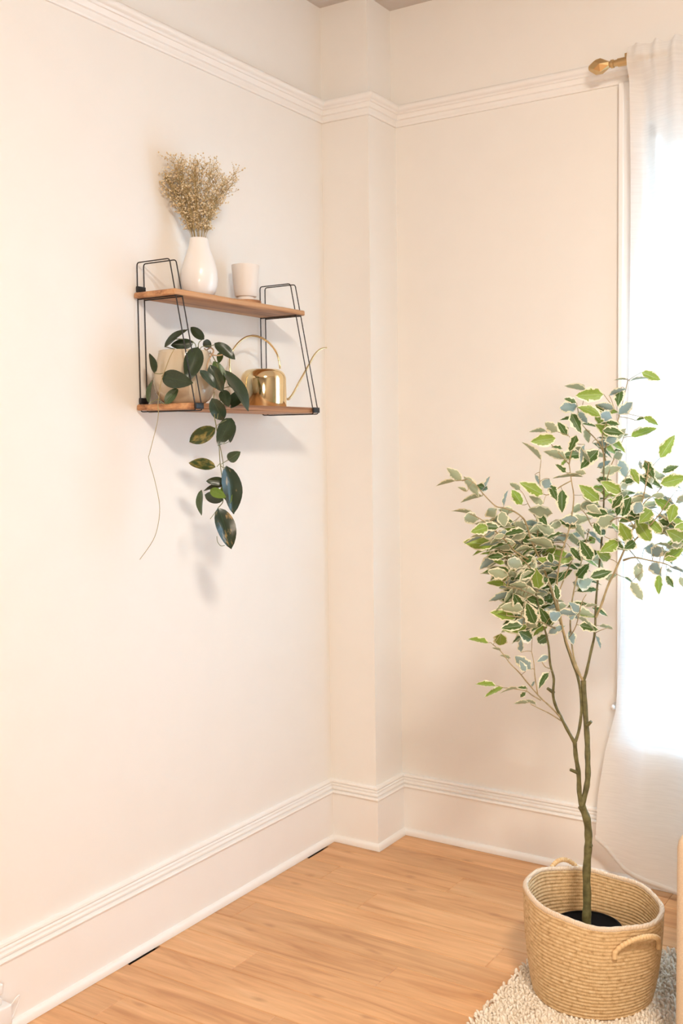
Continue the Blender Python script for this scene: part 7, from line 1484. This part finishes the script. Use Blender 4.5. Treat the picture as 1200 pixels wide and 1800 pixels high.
HOYA_LEAVES=[["d",[0.1,-1.0754,1.7077],[0.6019,0.4073,0.6869],[-0.0912,-0.8195,0.5657],0.0776,0.25,0.0183],
["d",[0.13,-0.9492,1.7371],[-0.7027,-0.2463,0.6675],[0.4474,-0.8824,0.1455],0.0557,0.1,0.0271],
["d",[0.13,-0.9932,1.7241],[-0.6908,-0.7108,-0.1322],[0.7225,-0.6859,-0.0872],0.0615,0.15,0.0323],
["d",[0.185,-1.0365,1.7059],[0.1203,-0.5172,-0.8473],[0.7202,-0.542,0.4331],0.1041,0.2,0.0502],
["d",[0.12,-0.9082,1.7203],[-0.8796,0.1929,0.4349],[-0.0183,-0.9271,0.3743],0.0493,0.12,0.0221],
["d",[0.15,-0.929,1.727],[0.7203,0.3832,-0.5782],[0.6655,-0.6168,0.4203],0.0718,0.3,0.0318],
["g",[0.13,-0.8802,1.7061],[0.2759,-0.5428,-0.7933],[0.6296,-0.5216,0.5758],0.0385,0.12,0.0183],
["d",[0.0828,-1.1,1.6361],[-0.1512,-0.0162,0.9884],[0.9881,-0.0319,0.1507],0.0555,0.12,0.0199],
["d",[0.111,-1.1,1.6256],[0.982,-0.002,-0.1889],[0.0162,-0.9954,0.0946],0.1011,0.15,0.0454],
["s",[0.1211,-1.1,1.5512],[0.4916,0.3496,0.7975],[0.5249,-0.8497,0.0489],0.0549,0.2,0.0268],
["s",[0.0606,-1.1,1.5552],[0.0079,0.0786,0.9969],[-0.3151,-0.9459,0.0771],0.0636,0.15,0.0141],
["b",[0.21,-1.0171,1.6578],[0.2337,0.3447,-0.9091],[0.6722,-0.7329,-0.1051],0.0801,0.1,0.042],
["g",[0.2,-0.9909,1.6698],[0.4315,0.1893,-0.882],[0.8403,-0.44,0.3166],0.0681,0.1,0.03],
["b",[0.205,-1.0517,1.6414],[0.6258,0.3177,-0.7124],[0.7722,-0.3812,0.5083],0.0623,0.1,0.0245],
["d",[0.215,-0.9678,1.6456],[0.5388,0.2589,-0.8016],[0.8343,-0.0321,0.5504],0.129,0.45,0.0351],
["d",[0.22,-0.8909,1.5884],[-0.2765,-0.7201,-0.6363],[0.8248,-0.5177,0.2274],0.0726,0.1,0.037],
["b",[0.235,-1.0409,1.5653],[-0.1039,0.674,-0.7314],[0.7229,-0.4539,-0.5209],0.087,0.15,0.048],
["d",[0.215,-0.9733,1.5905],[0.6398,-0.4085,-0.651],[0.2618,-0.6806,0.6843],0.0651,0.12,0.0301],
["b",[0.2,-0.9283,1.6282],[0.4208,-0.1588,-0.8931],[0.5174,-0.7667,0.3801],0.032,0.12,0.0153],
["y",[0.23,-1.0226,1.4844],[-0.8588,-0.2735,-0.4331],[0.3808,-0.9064,-0.1827],0.09,0.1,0.0437],
["d",[0.235,-0.9616,1.5124],[0.1028,-0.6736,-0.7319],[0.735,-0.4444,0.5122],0.0948,0.1,0.0474],
["b",[0.22,-0.9305,1.4983],[-0.2396,-0.2123,-0.9474],[0.121,-0.9747,0.1879],0.0551,0.3,0.0225],
["y",[0.23,-1.0261,1.3772],[-0.8452,-0.4835,0.2277],[0.525,-0.6713,0.5232],0.0747,0.1,0.0328],
["s",[0.225,-0.9677,1.396],[0.8872,-0.3472,0.3039],[-0.1839,-0.8701,-0.4572],0.0627,0.1,0.0297],
["z",[0.24,-0.9938,1.38],[0.2153,0.0546,-0.975],[0.9403,-0.2809,0.1919],0.1319,0.15,0.0551],
["d",[0.225,-0.9834,1.3372],[-0.617,-0.7866,0.0231],[0.7869,-0.6163,0.0317],0.05,0.1,0.0266],
["d",[0.22,-0.9809,1.3241],[-0.8505,-0.5124,-0.119],[0.1668,-0.4772,0.8628],0.058,0.2,0.0148],
["s",[0.22,-1.0728,1.3171],[-0.066,-0.1129,-0.9914],[-0.2455,-0.9612,0.1258],0.0682,0.15,0.0187],
["d",[0.235,-1.0032,1.2848],[-0.9621,-0.135,0.2367],[0.1857,-0.9606,0.2068],0.0663,0.1,0.0312],
["l",[0.22,-1.0384,1.3155],[0.9485,-0.0486,-0.313],[0.0604,-0.9423,0.3293],0.0552,0.1,0.0255],
["l",[0.215,-0.9751,1.3275],[0.6152,-0.3879,-0.6864],[0.3305,-0.6635,0.6712],0.0655,0.1,0.0316],
["z",[0.235,-1.0246,1.2658],[0.3241,0.1214,-0.9382],[0.858,-0.4555,0.2375],0.1169,0.12,0.054]]
HOYA_VINES=[["bare_stem",0.0022,[[0.1,-0.904,1.7137],[0.14,-0.9334,1.7145],[0.17,-0.9561,1.7011],[0.19,-0.9979,1.6748],[0.2,-1.017,1.6534],[0.21,-1.0184,1.6184],[0.215,-1.0029,1.5918]]],
["bare_stem",0.002,[[0.1,-0.9154,1.7155],[0.17,-0.9639,1.692],[0.18,-0.9528,1.6893],[0.19,-0.9415,1.6915]]],
["vine",0.0014,[[0.12,-0.9151,1.7067],[0.2,-0.9835,1.6703],[0.21,-0.9738,1.6306],[0.215,-0.9694,1.5956],[0.22,-0.9871,1.5699]]],
["vine",0.0012,[[0.22,-0.9871,1.5699],[0.222,-0.9978,1.5398],[0.225,-1.0096,1.5098]]],
["vine",0.0012,[[0.2,-0.9835,1.6703],[0.213,-0.9655,1.6458]]],
["vine",0.0011,[[0.215,-0.9694,1.5956],[0.218,-0.9309,1.6021],[0.22,-0.8909,1.5884]]],
["vine",0.0012,[[0.215,-1.0069,1.5843],[0.218,-1.0147,1.5592],[0.222,-1.0169,1.5196],[0.225,-1.0139,1.49]]],
["vine",0.0013,[[0.225,-1.0189,1.5081],[0.225,-1.0117,1.4791],[0.225,-1.0048,1.4425],[0.225,-1.0011,1.3875],[0.222,-0.9908,1.3467],[0.222,-0.9892,1.3097],[0.222,-0.9901,1.2801],[0.23,-1.0189,1.2653]]],
["vine",0.0011,[[0.225,-1.0045,1.4499],[0.222,-0.9928,1.4204],[0.222,-0.9852,1.3834],[0.222,-0.9861,1.3539]]],
["vine",0.001,[[0.228,-1.0203,1.4862],[0.228,-1.0037,1.4973],[0.232,-0.9805,1.5067]]],
["vine",0.001,[[0.23,-1.0077,1.4443],[0.228,-0.9863,1.4417],[0.225,-0.9604,1.4478]]],
["vine",0.001,[[0.225,-1.0011,1.3875],[0.227,-1.0173,1.3787]]],
["vine",0.001,[[0.225,-0.9996,1.3838],[0.225,-0.9677,1.396]]],
["vine",0.001,[[0.225,-0.9996,1.382],[0.23,-0.9935,1.3745],[0.236,-0.9865,1.3791]]],
["vine",0.0009,[[0.23,-1.0189,1.2653],[0.225,-1.03,1.2494],[0.222,-1.0433,1.2356]]],
["vine",0.0009,[[0.225,-1.0213,1.1863],[0.225,-1.019,1.1714],[0.225,-1.0058,1.1583],[0.228,-0.9926,1.1588]]],
["vine",0.0013,[[0.12,-0.9726,1.7035],[0.125,-0.9809,1.7217],[0.12,-0.9959,1.7315],[0.11,-1.0226,1.7335],[0.1,-1.049,1.7313]]],
["vine",0.0012,[[0.12,-0.9621,1.7043],[0.12,-0.9614,1.7259],[0.125,-0.9489,1.7386]]],
["vine",0.0012,[[0.12,-0.9586,1.7045],[0.12,-0.9476,1.7174],[0.12,-0.9117,1.7225],[0.14,-0.9014,1.7294]]],
["vine",0.0014,[[0.12,-0.9692,1.7038],[0.17,-1.0201,1.708]]],
["vine",0.0011,[[0.09,-1.0277,1.7071],[0.09,-1.046,1.7081],[0.09,-1.0625,1.7104]]],
["vine",0.0011,[[0.1,-0.9961,1.7017],[0.08,-0.9953,1.7064],[0.075,-1.012,1.7091]]],
["tendril",0.001,[[0.1637,-1.105,1.6974],[0.1458,-1.105,1.6744],[0.1292,-1.105,1.6453],[0.114,-1.105,1.616],[0.1068,-1.105,1.5909],[0.1012,-1.105,1.5656],[0.0991,-1.105,1.5517],[0.0993,-1.105,1.5308]]],
["tendril",0.0009,[[0.1009,-1.105,1.5382],[0.0935,-1.105,1.4986],[0.0632,-1.105,1.4188],[0.0591,-1.105,1.4005],[0.0782,-1.105,1.3456],[0.0947,-1.105,1.2764],[0.0889,-1.105,1.2249],[0.0672,-1.105,1.1762],[0.0143,-1.105,1.1199]]],
["vine",0.0011,[[0.0982,-1.102,1.5657],[0.0821,-1.102,1.5604],[0.0658,-1.102,1.555]]],
["vine",0.0011,[[0.0982,-1.102,1.5657],[0.1105,-1.102,1.5538],[0.1231,-1.102,1.5511]]],
["vine",0.0011,[[0.1164,-1.102,1.6345],[0.1037,-1.102,1.6332],[0.0847,-1.102,1.6359]]]]
SPOUT=[[0.136,-0.5786,1.58],
[0.1393,-0.5721,1.5825],
[0.1454,-0.56,1.5982],
[0.1562,-0.5385,1.6376],
[0.1702,-0.5108,1.6864],
[0.1796,-0.4921,1.7202],
[0.1873,-0.4767,1.7375],
[0.1935,-0.4644,1.7441],
[0.2005,-0.4505,1.7468]]
CAN_HANDLE=[[0.1256,-0.5992,1.6744],
[0.1248,-0.6009,1.695],
[0.1206,-0.6091,1.7242],
[0.1114,-0.6274,1.7498],
[0.1,-0.65,1.7662],
[0.0872,-0.6754,1.773],
[0.0744,-0.7008,1.7664],
[0.063,-0.7234,1.748],
[0.0544,-0.7405,1.7227],
[0.0502,-0.7488,1.6951],
[0.0507,-0.7478,1.6607],
[0.0549,-0.7396,1.6322],
[0.0609,-0.7276,1.6079],
[0.0657,-0.7181,1.5951]]
# ---------------- watering can (z 1.553)
ZL=1.553
wc=empty('watering_can',(.1,-.65,ZL)); tag(wc,'shiny brass watering can with hoop handle and long spout on the lower shelf','watering can')
bm=bmesh.new()
pr=[(.069,0),(.070,.002),(.070,.086)]+[(.040+.030*math.cos(math.radians(a)),.086+.032*math.sin(math.radians(a))) for a in (12,24,36,48,60,72,84)]+[(.038,.1185),(.034,.1185),(.033,.1175),(.032,.105)]
lathe(bm,[(r,ZL+z) for r,z in pr],.1,-.65,72,cap0=True,cap1=True); obj('can_body',bm,M_brass,wc,auto=50)
P_,_=smooth_pts(SPOUT,5); bm=bmesh.new(); n_=len(P_); tube(bm,P_,[.0040-.0014*i/n_ for i in range(n_)],12); obj('spout',bm,M_brass,wc)
P_,_=smooth_pts(CAN_HANDLE,5); bm=bmesh.new(); tube(bm,P_,.0032,12); obj('handle',bm,M_brass,wc)

# ---------------- leaves
def leaf_mesh(name,m,kind,seed,lit=.0):
    """unit leaf: along +X 0..1, normal +Z ; petiole included"""
    rg=random.Random(seed); bm=bmesh.new(); uvl=bm.loops.layers.uv.new('UVMap')
    n=9 if kind=='ficus' else 10; rows=[]; bend=rg.uniform(.04,.16) if kind=='ficus' else .12
    jag=[rg.uniform(-1,1) for _ in range(40)]
    for i in range(n+1):
        t=i/n
        if kind=='ficus':
            wd=.27*(math.sin(PI*min(1,t**.85))**.8)*(1.12-.35*t)
            if 0<i<n: wd*=1+.10*jag[i]
        else:
            wd=.240*(t**.65)*((1-t)**.80)/.369 if t<1 else 0
        if i==n: wd=.0015
        if i==0: wd=.006
        row=[]
        for jx,v in enumerate((-1,-.5,0,.5,1)):
            ww=wd*(1+ (.12*jag[i+jx*3] if kind=='ficus' and abs(v)==1 and 0<i<n else 0))
            x=t+(.02*jag[i+10] if kind=='ficus' and abs(v)==1 and 0<i<n else 0)
            z=-bend*(t*t)+ .30*abs(v*wd)*(1 if kind=='ficus' else 1.0)+ (.012*jag[i+20+jx] if kind=='ficus' else .012*math.sin(t*8+v*3))
            row.append((bm.verts.new((x,v*ww,z)),(t,.5+.5*v)))
        rows.append(row)
    for a,b in zip(rows[:-1],rows[1:]):
        for j in range(4):
            q=(a[j],b[j],b[j+1],a[j+1]); f_=bm.faces.new([s[0] for s in q])
            for lp,s in zip(f_.loops,q): lp[uvl].uv=s[1]
    me=mesh(name,bm,m)
    return me
def leaf_matrix(p0,a,n,L,W=None):
    a=Vector(a).normalized(); n=Vector(n); n=(n-a*n.dot(a)).normalized(); b=n.cross(a)
    sy=L if W is None else W/.5
    M_=Matrix(((a.x*L,b.x*sy,n.x*L,p0[0]),(a.y*L,b.y*sy,n.y*L,p0[1]),(a.z*L,b.z*sy,n.z*L,p0[2]),(0,0,0,1)))
    return M_
# ---------------- hoya
PX,PY=.104,-1.005
ho=empty('potted_hoya',(PX,PY,ZL)); tag(ho,'trailing waxy leaved vine in a glazed taupe pot on the lower shelf, hanging below it','potted plant')
bm=bmesh.new()
pr=[(.050,0),(.055,.002),(.070,.014),(.082,.036),(.0865,.058),(.084,.082),(.077,.110),(.071,.138),(.0705,.147),(.0675,.149),(.0655,.146),(.066,.13),(.074,.10),(.078,.06),(.05,.012)]
lathe(bm,[(r,ZL+z) for r,z in pr],PX,PY,72,cap0=True,cap1=True); obj('pot',bm,M_glaze,ho,auto=60)
bm=bmesh.new(); lathe(bm,[(.066,ZL+.128),(.045,ZL+.134),(.01,ZL+.137)],PX,PY,32,cap1=True,cap0=True); obj('soil',bm,M_soil,ho)
hm={v:[leaf_mesh('hoya_leaf_'+v,M_hl[v],'hoya',s) for s in (1,2)] for v in M_hl}
for i,(v,p0,a,n_,L,bend,W) in enumerate(HOYA_LEAVES):
    link('leaf',hm[v][i%2],ho,leaf_matrix(p0,a,n_,L*1.02))
vm={'vine':M_vine,'bare_stem':M_tan,'tendril':M_tend}
for nm,r,pts in HOYA_VINES:
    P_,_=smooth_pts(pts,5); bm=bmesh.new(); tube(bm,P_,r,6); obj(nm,bm,vm[nm],ho)

# ---------------- rug
RX0,RX1,RY0,RY1=1.0,2.5,-2.3,-.42
rug=empty('shag_rug',(RX0,RY1,0)); tag(rug,'cream shaggy rug on the wooden floor under the basket','rug')
bm=bmesh.new(); box(bm,RX0+.004,RX1,RY0,RY1-.004,.0005,.009,.003,1); obj('rug_backing',bm,M_rug,rug)
rs=np.random.RandomState(3); sp=.0108
gx,gy=np.meshgrid(np.arange(RX0,RX1,sp),np.arange(RY0,RY1,sp)); gx=gx.ravel()+rs.uniform(-.004,.004,gx.size); gy=gy.ravel()+rs.uniform(-.004,.004,gy.size)
keep=((gx-1.2)**2+(gy+.705)**2>.150**2)
gx,gy=gx[keep],gy[keep]; nT=gx.size
hh=rs.uniform(.010,.017,nT); ang=rs.uniform(0,2*PI,nT); ln=rs.uniform(.002,.009,nT); rad=rs.uniform(.0040,.0058,nT)
near=((gx-1.2)**2+(gy+.705)**2<.185**2); hh[near]*=.75; ln[near]*=.5
lv=[]; 
prof=[(0,.85,0),(.45,1.0,.25),(.85,.85,.75),(1.0,.25,1.05)]
for (t,rr_,l) in prof:
    for k_ in range(4):
        a_=k_*PI/2+ang
        lv.append(np.stack([gx+np.cos(ang)*ln*l+np.cos(a_)*rad*rr_, gy+np.sin(ang)*ln*l+np.sin(a_)*rad*rr_, .006+hh*t],1))
V_=np.stack(lv,1).reshape(-1,3)
q=[]
for r_ in range(3):
    for k_ in range(4): q.append([r_*4+k_,r_*4+(k_+1)%4,(r_+1)*4+(k_+1)%4,(r_+1)*4+k_])
q.append([12,13,14,15]); q=np.array(q)
Fq=(q[None]+ (np.arange(nT)*16)[:,None,None]).reshape(-1,4)
me=bpy.data.meshes.new('pile'); me.vertices.add(len(V_)); me.vertices.foreach_set('co',V_.ravel().astype('f'))
me.loops.add(Fq.size); me.loops.foreach_set('vertex_index',Fq.ravel().astype('i'))
me.polygons.add(len(Fq)); me.polygons.foreach_set('loop_start',(np.arange(len(Fq))*4).astype('i')); me.polygons.foreach_set('loop_total',np.full(len(Fq),4,'i'))
me.materials.append(M_rug); me.update(calc_edges=True); me.validate(); me.polygons.foreach_set('use_smooth',[True]*len(me.polygons))
tag(link('pile',me,rug),kind='stuff')

# ---------------- basket
BX,BY,BZ=1.200,-.705,.012
bk=empty('rope_basket',(BX,BY,BZ)); tag(bk,'round coiled seagrass rope basket with two loop handles around the potted tree','basket')
NR=26; HB_=.243; SEG=120
RTv=(.86,.51)
def bfn(r,a,z):
    x=r*math.cos(a);y=r*math.sin(a); t=(z-BZ)/HB_
    s_=(x*RTv[0]+y*RTv[1])/.18
    k_=1+.012*math.sin(3*a+1)*t+.008*math.sin(5*a+2)*t
    zz=z+t*(-.022*s_+.004*math.sin(2*a+.5)+.002*math.sin(7*a))
    return (BX+x*k_,BY+y*k_,zz)
prof=[]; pitch_=HB_/NR
def rad_b(t): return .150+.0255*t**.7+.004*math.sin(PI*t)
for i in range(NR):
    for a in (-60,-20,20,60):
        t=(i+.5)/NR; prof.append((rad_b(t)+.0052*math.cos(math.radians(a)),BZ+pitch_*(i+.5)+pitch_*.5*math.sin(math.radians(a))))
inner=[]
for i in range(NR-1,-1,-1):
    for a in (60,20,-20,-60):
        t=(i+.5)/NR; inner.append((rad_b(t)-.0035-.0052*math.cos(math.radians(a)),BZ+pitch_*(i+.5)+pitch_*.5*math.sin(math.radians(a))))
allp=prof+inner
bm=bmesh.new(); uvl=bm.loops.layers.uv.new('UVMap'); rings=[]
for i,(r,z) in enumerate(allp): rings.append([bm.verts.new(bfn(r,2*PI*k_/SEG,z)) for k_ in range(SEG)])
for i,(a,b) in enumerate(zip(rings[:-1],rings[1:])):
    for k_ in range(SEG):
        f_=bm.faces.new((a[k_],a[(k_+1)%SEG],b[(k_+1)%SEG],b[k_]))
        for lp,(uu_,vv_) in zip(f_.loops,((k_,i),(k_+1,i),(k_+1,i+1),(k_,i+1))): lp[uvl].uv=(uu_/SEG*2,vv_/len(allp)*2)
bm.faces.new(rings[0][::-1]); bm.faces.new(rings[-1])
obj('basket_wall',bm,M_straw,bk,auto=None)
bm=bmesh.new(); P_=[Vector(bfn(rad_b(1)-.0015,2*PI*k_/SEG,BZ+HB_+.002)) for k_ in range(SEG)]; tube(bm,P_,[.0068+.0005*math.sin(k_*1.9) for k_ in range(SEG)],10,closed=True); obj('basket_rim',bm,M_rim,bk)
def handle_(a0,a1,zb,zt,out_):
    P_=[]
    for i in range(17):
        t=i/16; a=a0+(a1-a0)*t
        bx_,by_,bz_=bfn(rad_b(.95)+.008+out_*math.sin(PI*t),a,BZ+zb+(zt-zb)*math.sin(PI*t)**.75); P_.append(Vector((bx_,by_,bz_)))
    bm=bmesh.new(); Pd,_=smooth_pts([tuple(p) for p in P_],5)
    tube(bm,Pd,[.0062+.0009*math.sin(i*1.57) for i in range(len(Pd))],10)
    for e in (Pd[0],Pd[-1]): tube(bm,[e+Vector((0,0,.004)),e-Vector((0,0,.014))],.0068,8)
    obj('basket_handle',bm,M_straw,bk)
D_=math.radians
handle_(D_(-52),D_(-8),.190,.236,.022)
handle_(D_(118),D_(152),.215,.262,.010)

# ---------------- ficus in its black pot
FX,FY=1.190,-.722
fi=empty('variegated_ficus_tree',(FX,FY,.03)); tag(fi,'small tree with cream edged green leaves growing from the rope basket','potted plant')
bm=bmesh.new(); pr=[(.070,.022),(.074,.03),(.090,.165),(.093,.166),(.093,.180),(.090,.180),(.088,.16),(.068,.04)]
lathe(bm,pr,FX,FY,48,cap0=True,cap1=True); obj('nursery_pot',bm,M_potblk,fi,auto=40)
bm=bmesh.new(); lathe(bm,[(.0885,.176),(.05,.180),(.012,.181)],FX,FY,32,cap0=True,cap1=True); obj('soil',bm,M_soil,fi)
for kind,pts in FICUS_BRANCHES:
    pts=[tuple(p) for p in pts]
    if kind=='trunk':
        pts=[(pts[0][0],pts[0][1],.170,.0150)]+[(pts[0][0],pts[0][1],pts[0][2]+.02,.0120)]+pts[1:]
    P_,R_=smooth_pts(pts,5); bm=bmesh.new(); n_=len(P_)
    if kind in('trunk','branch'): R_=[r*(1+.07*math.sin(i*1.3)) for i,r in enumerate(R_)]
    tube(bm,P_,R_,10 if kind=='trunk' else 7); obj({'trunk':'trunk','branch':'branch','twig':'twig','stub':'pruned_stub'}[kind],bm,M_bark if kind in('trunk','stub') or (kind=='branch' and pts[0][3]>.004) else M_twig,fi)
bm=bmesh.new()
for a,b,c in FICUS_TWIGS: P_,_=smooth_pts([a,b,c],3); tube(bm,P_,.00085,4,caps=False)
tag(obj('fine_twigs',bm,M_twig,fi),kind='stuff')
fm={v:[leaf_mesh('ficus_leaf_'+v,M_fl[v],'ficus',s*7+i_) for s in range(5)] for i_,v in enumerate('gdsb')}
rest=bmesh.new(); rmats=[M_fl[v] for v in 'gdsb']
for i,(v,p0,a,n_,L,w_) in enumerate(FICUS_LEAVES):
    me=fm[v][i%5]; Mx=leaf_matrix(p0,a,n_,L*1.2)
    if i<300: link('leaf',me,fi,Mx)
    else:
        t_=me.copy(); t_.transform(Mx); n0=len(rest.faces); rest.from_mesh(t_); rest.faces.ensure_lookup_table()
        for f_ in rest.faces[n0:]: f_.material_index='gdsb'.index(v)
        bpy.data.meshes.remove(t_)
if len(rest.faces):
    tag(link('small_leaves',mesh('small_leaves',rest,rmats),fi),kind='stuff')

# ---------------- armchair at the right edge
AX,AY=1.497,-.42
ar=empty('armchair',(AX+.4,AY-.3,0)); tag(ar,'beige upholstered armchair cut off at the right edge of the picture','armchair')
def soft(name,d,bev,m=M_sofa):
    bm=bmesh.new(); box(bm,*d,bev,5); return obj(name,bm,m,ar,auto=None)
soft('arm',(AX,AX+.16,-1.0,-.30,.03,.578),.035)
soft('arm',(AX+.70,AX+.86,-1.0,-.30,.03,.578),.035)
soft('seat_base',(AX+.162,AX+.698,-.98,-.32,.06,.30),.02)
soft('seat_cushion',(AX+.165,AX+.695,-.99,-.44,.302,.44),.04)
soft('backrest',(AX+.165,AX+.695,-.43,-.30,.302,.82),.05)
for x in (AX+.05,AX+.81):
    for y in (-.95,-.35):
        bm=bmesh.new(); lathe(bm,[(.014,.012),(.02,.06)],x,y,16,cap0=True,cap1=True); obj('leg',bm,M_shelf,ar)
bm=bmesh.new(); box(bm,AX+.012,AX+.150,-.93,-.50,.579,.589,.005,3); box(bm,AX+.151,AX+.16,-.93,-.50,.45,.585,.003,2)
tag(obj('white_throw',bm,M_throw),'white folded throw lying over the armchair arm','blanket')

# ---------------- outlet, adapter and cord, lower left
ou=empty('electrical_outlet',(.017,-1.66,.09)); tag(ou,'white electrical outlet plate on the left baseboard','outlet')
bm=bmesh.new(); box(bm,.0172,.0225,-1.700,-1.630,.035,.150,.002,2); obj('cover_plate',bm,M_plastic,ou)
bm=bmesh.new(); box(bm,.0225,.0245,-1.683,-1.647,.045,.075,.002,1); box(bm,.0225,.0245,-1.683,-1.647,.110,.140,.002,1); obj('socket',bm,M_plastic,ou)
pa=empty('plug_adapter',(.025,-1.64,.06)); tag(pa,'white plug adapter with a thin looped cord at the lower left corner','plug')
bm=bmesh.new(); box(bm,.0250,.062,-1.690,-1.606,.042,.094,.005,3); box(bm,.0250,.048,-1.685,-1.622,.094,.112,.004,2); obj('adapter_body',bm,M_plastic,pa)
bm=bmesh.new(); box(bm,.0250,.050,-1.690,-1.620,.1205,.147,.004,3); obj('upper_plug',bm,M_plastic,pa)
bm=bmesh.new(); P_,_=smooth_pts([(.045,-1.607,.075),(.046,-1.598,.081),(.045,-1.580,.092),(.044,-1.571,.091),(.044,-1.574,.078),(.045,-1.590,.054),(.045,-1.606,.036),(.044,-1.63,.020),(.042,-1.70,.0035),(.05,-1.85,.0035),(.055,-2.2,.0035)],6)
tube(bm,P_,.0017,8); obj('cord',bm,M_plastic,pa)
for o in bpy.data.objects:
    if '_w' in o: del o['_w']
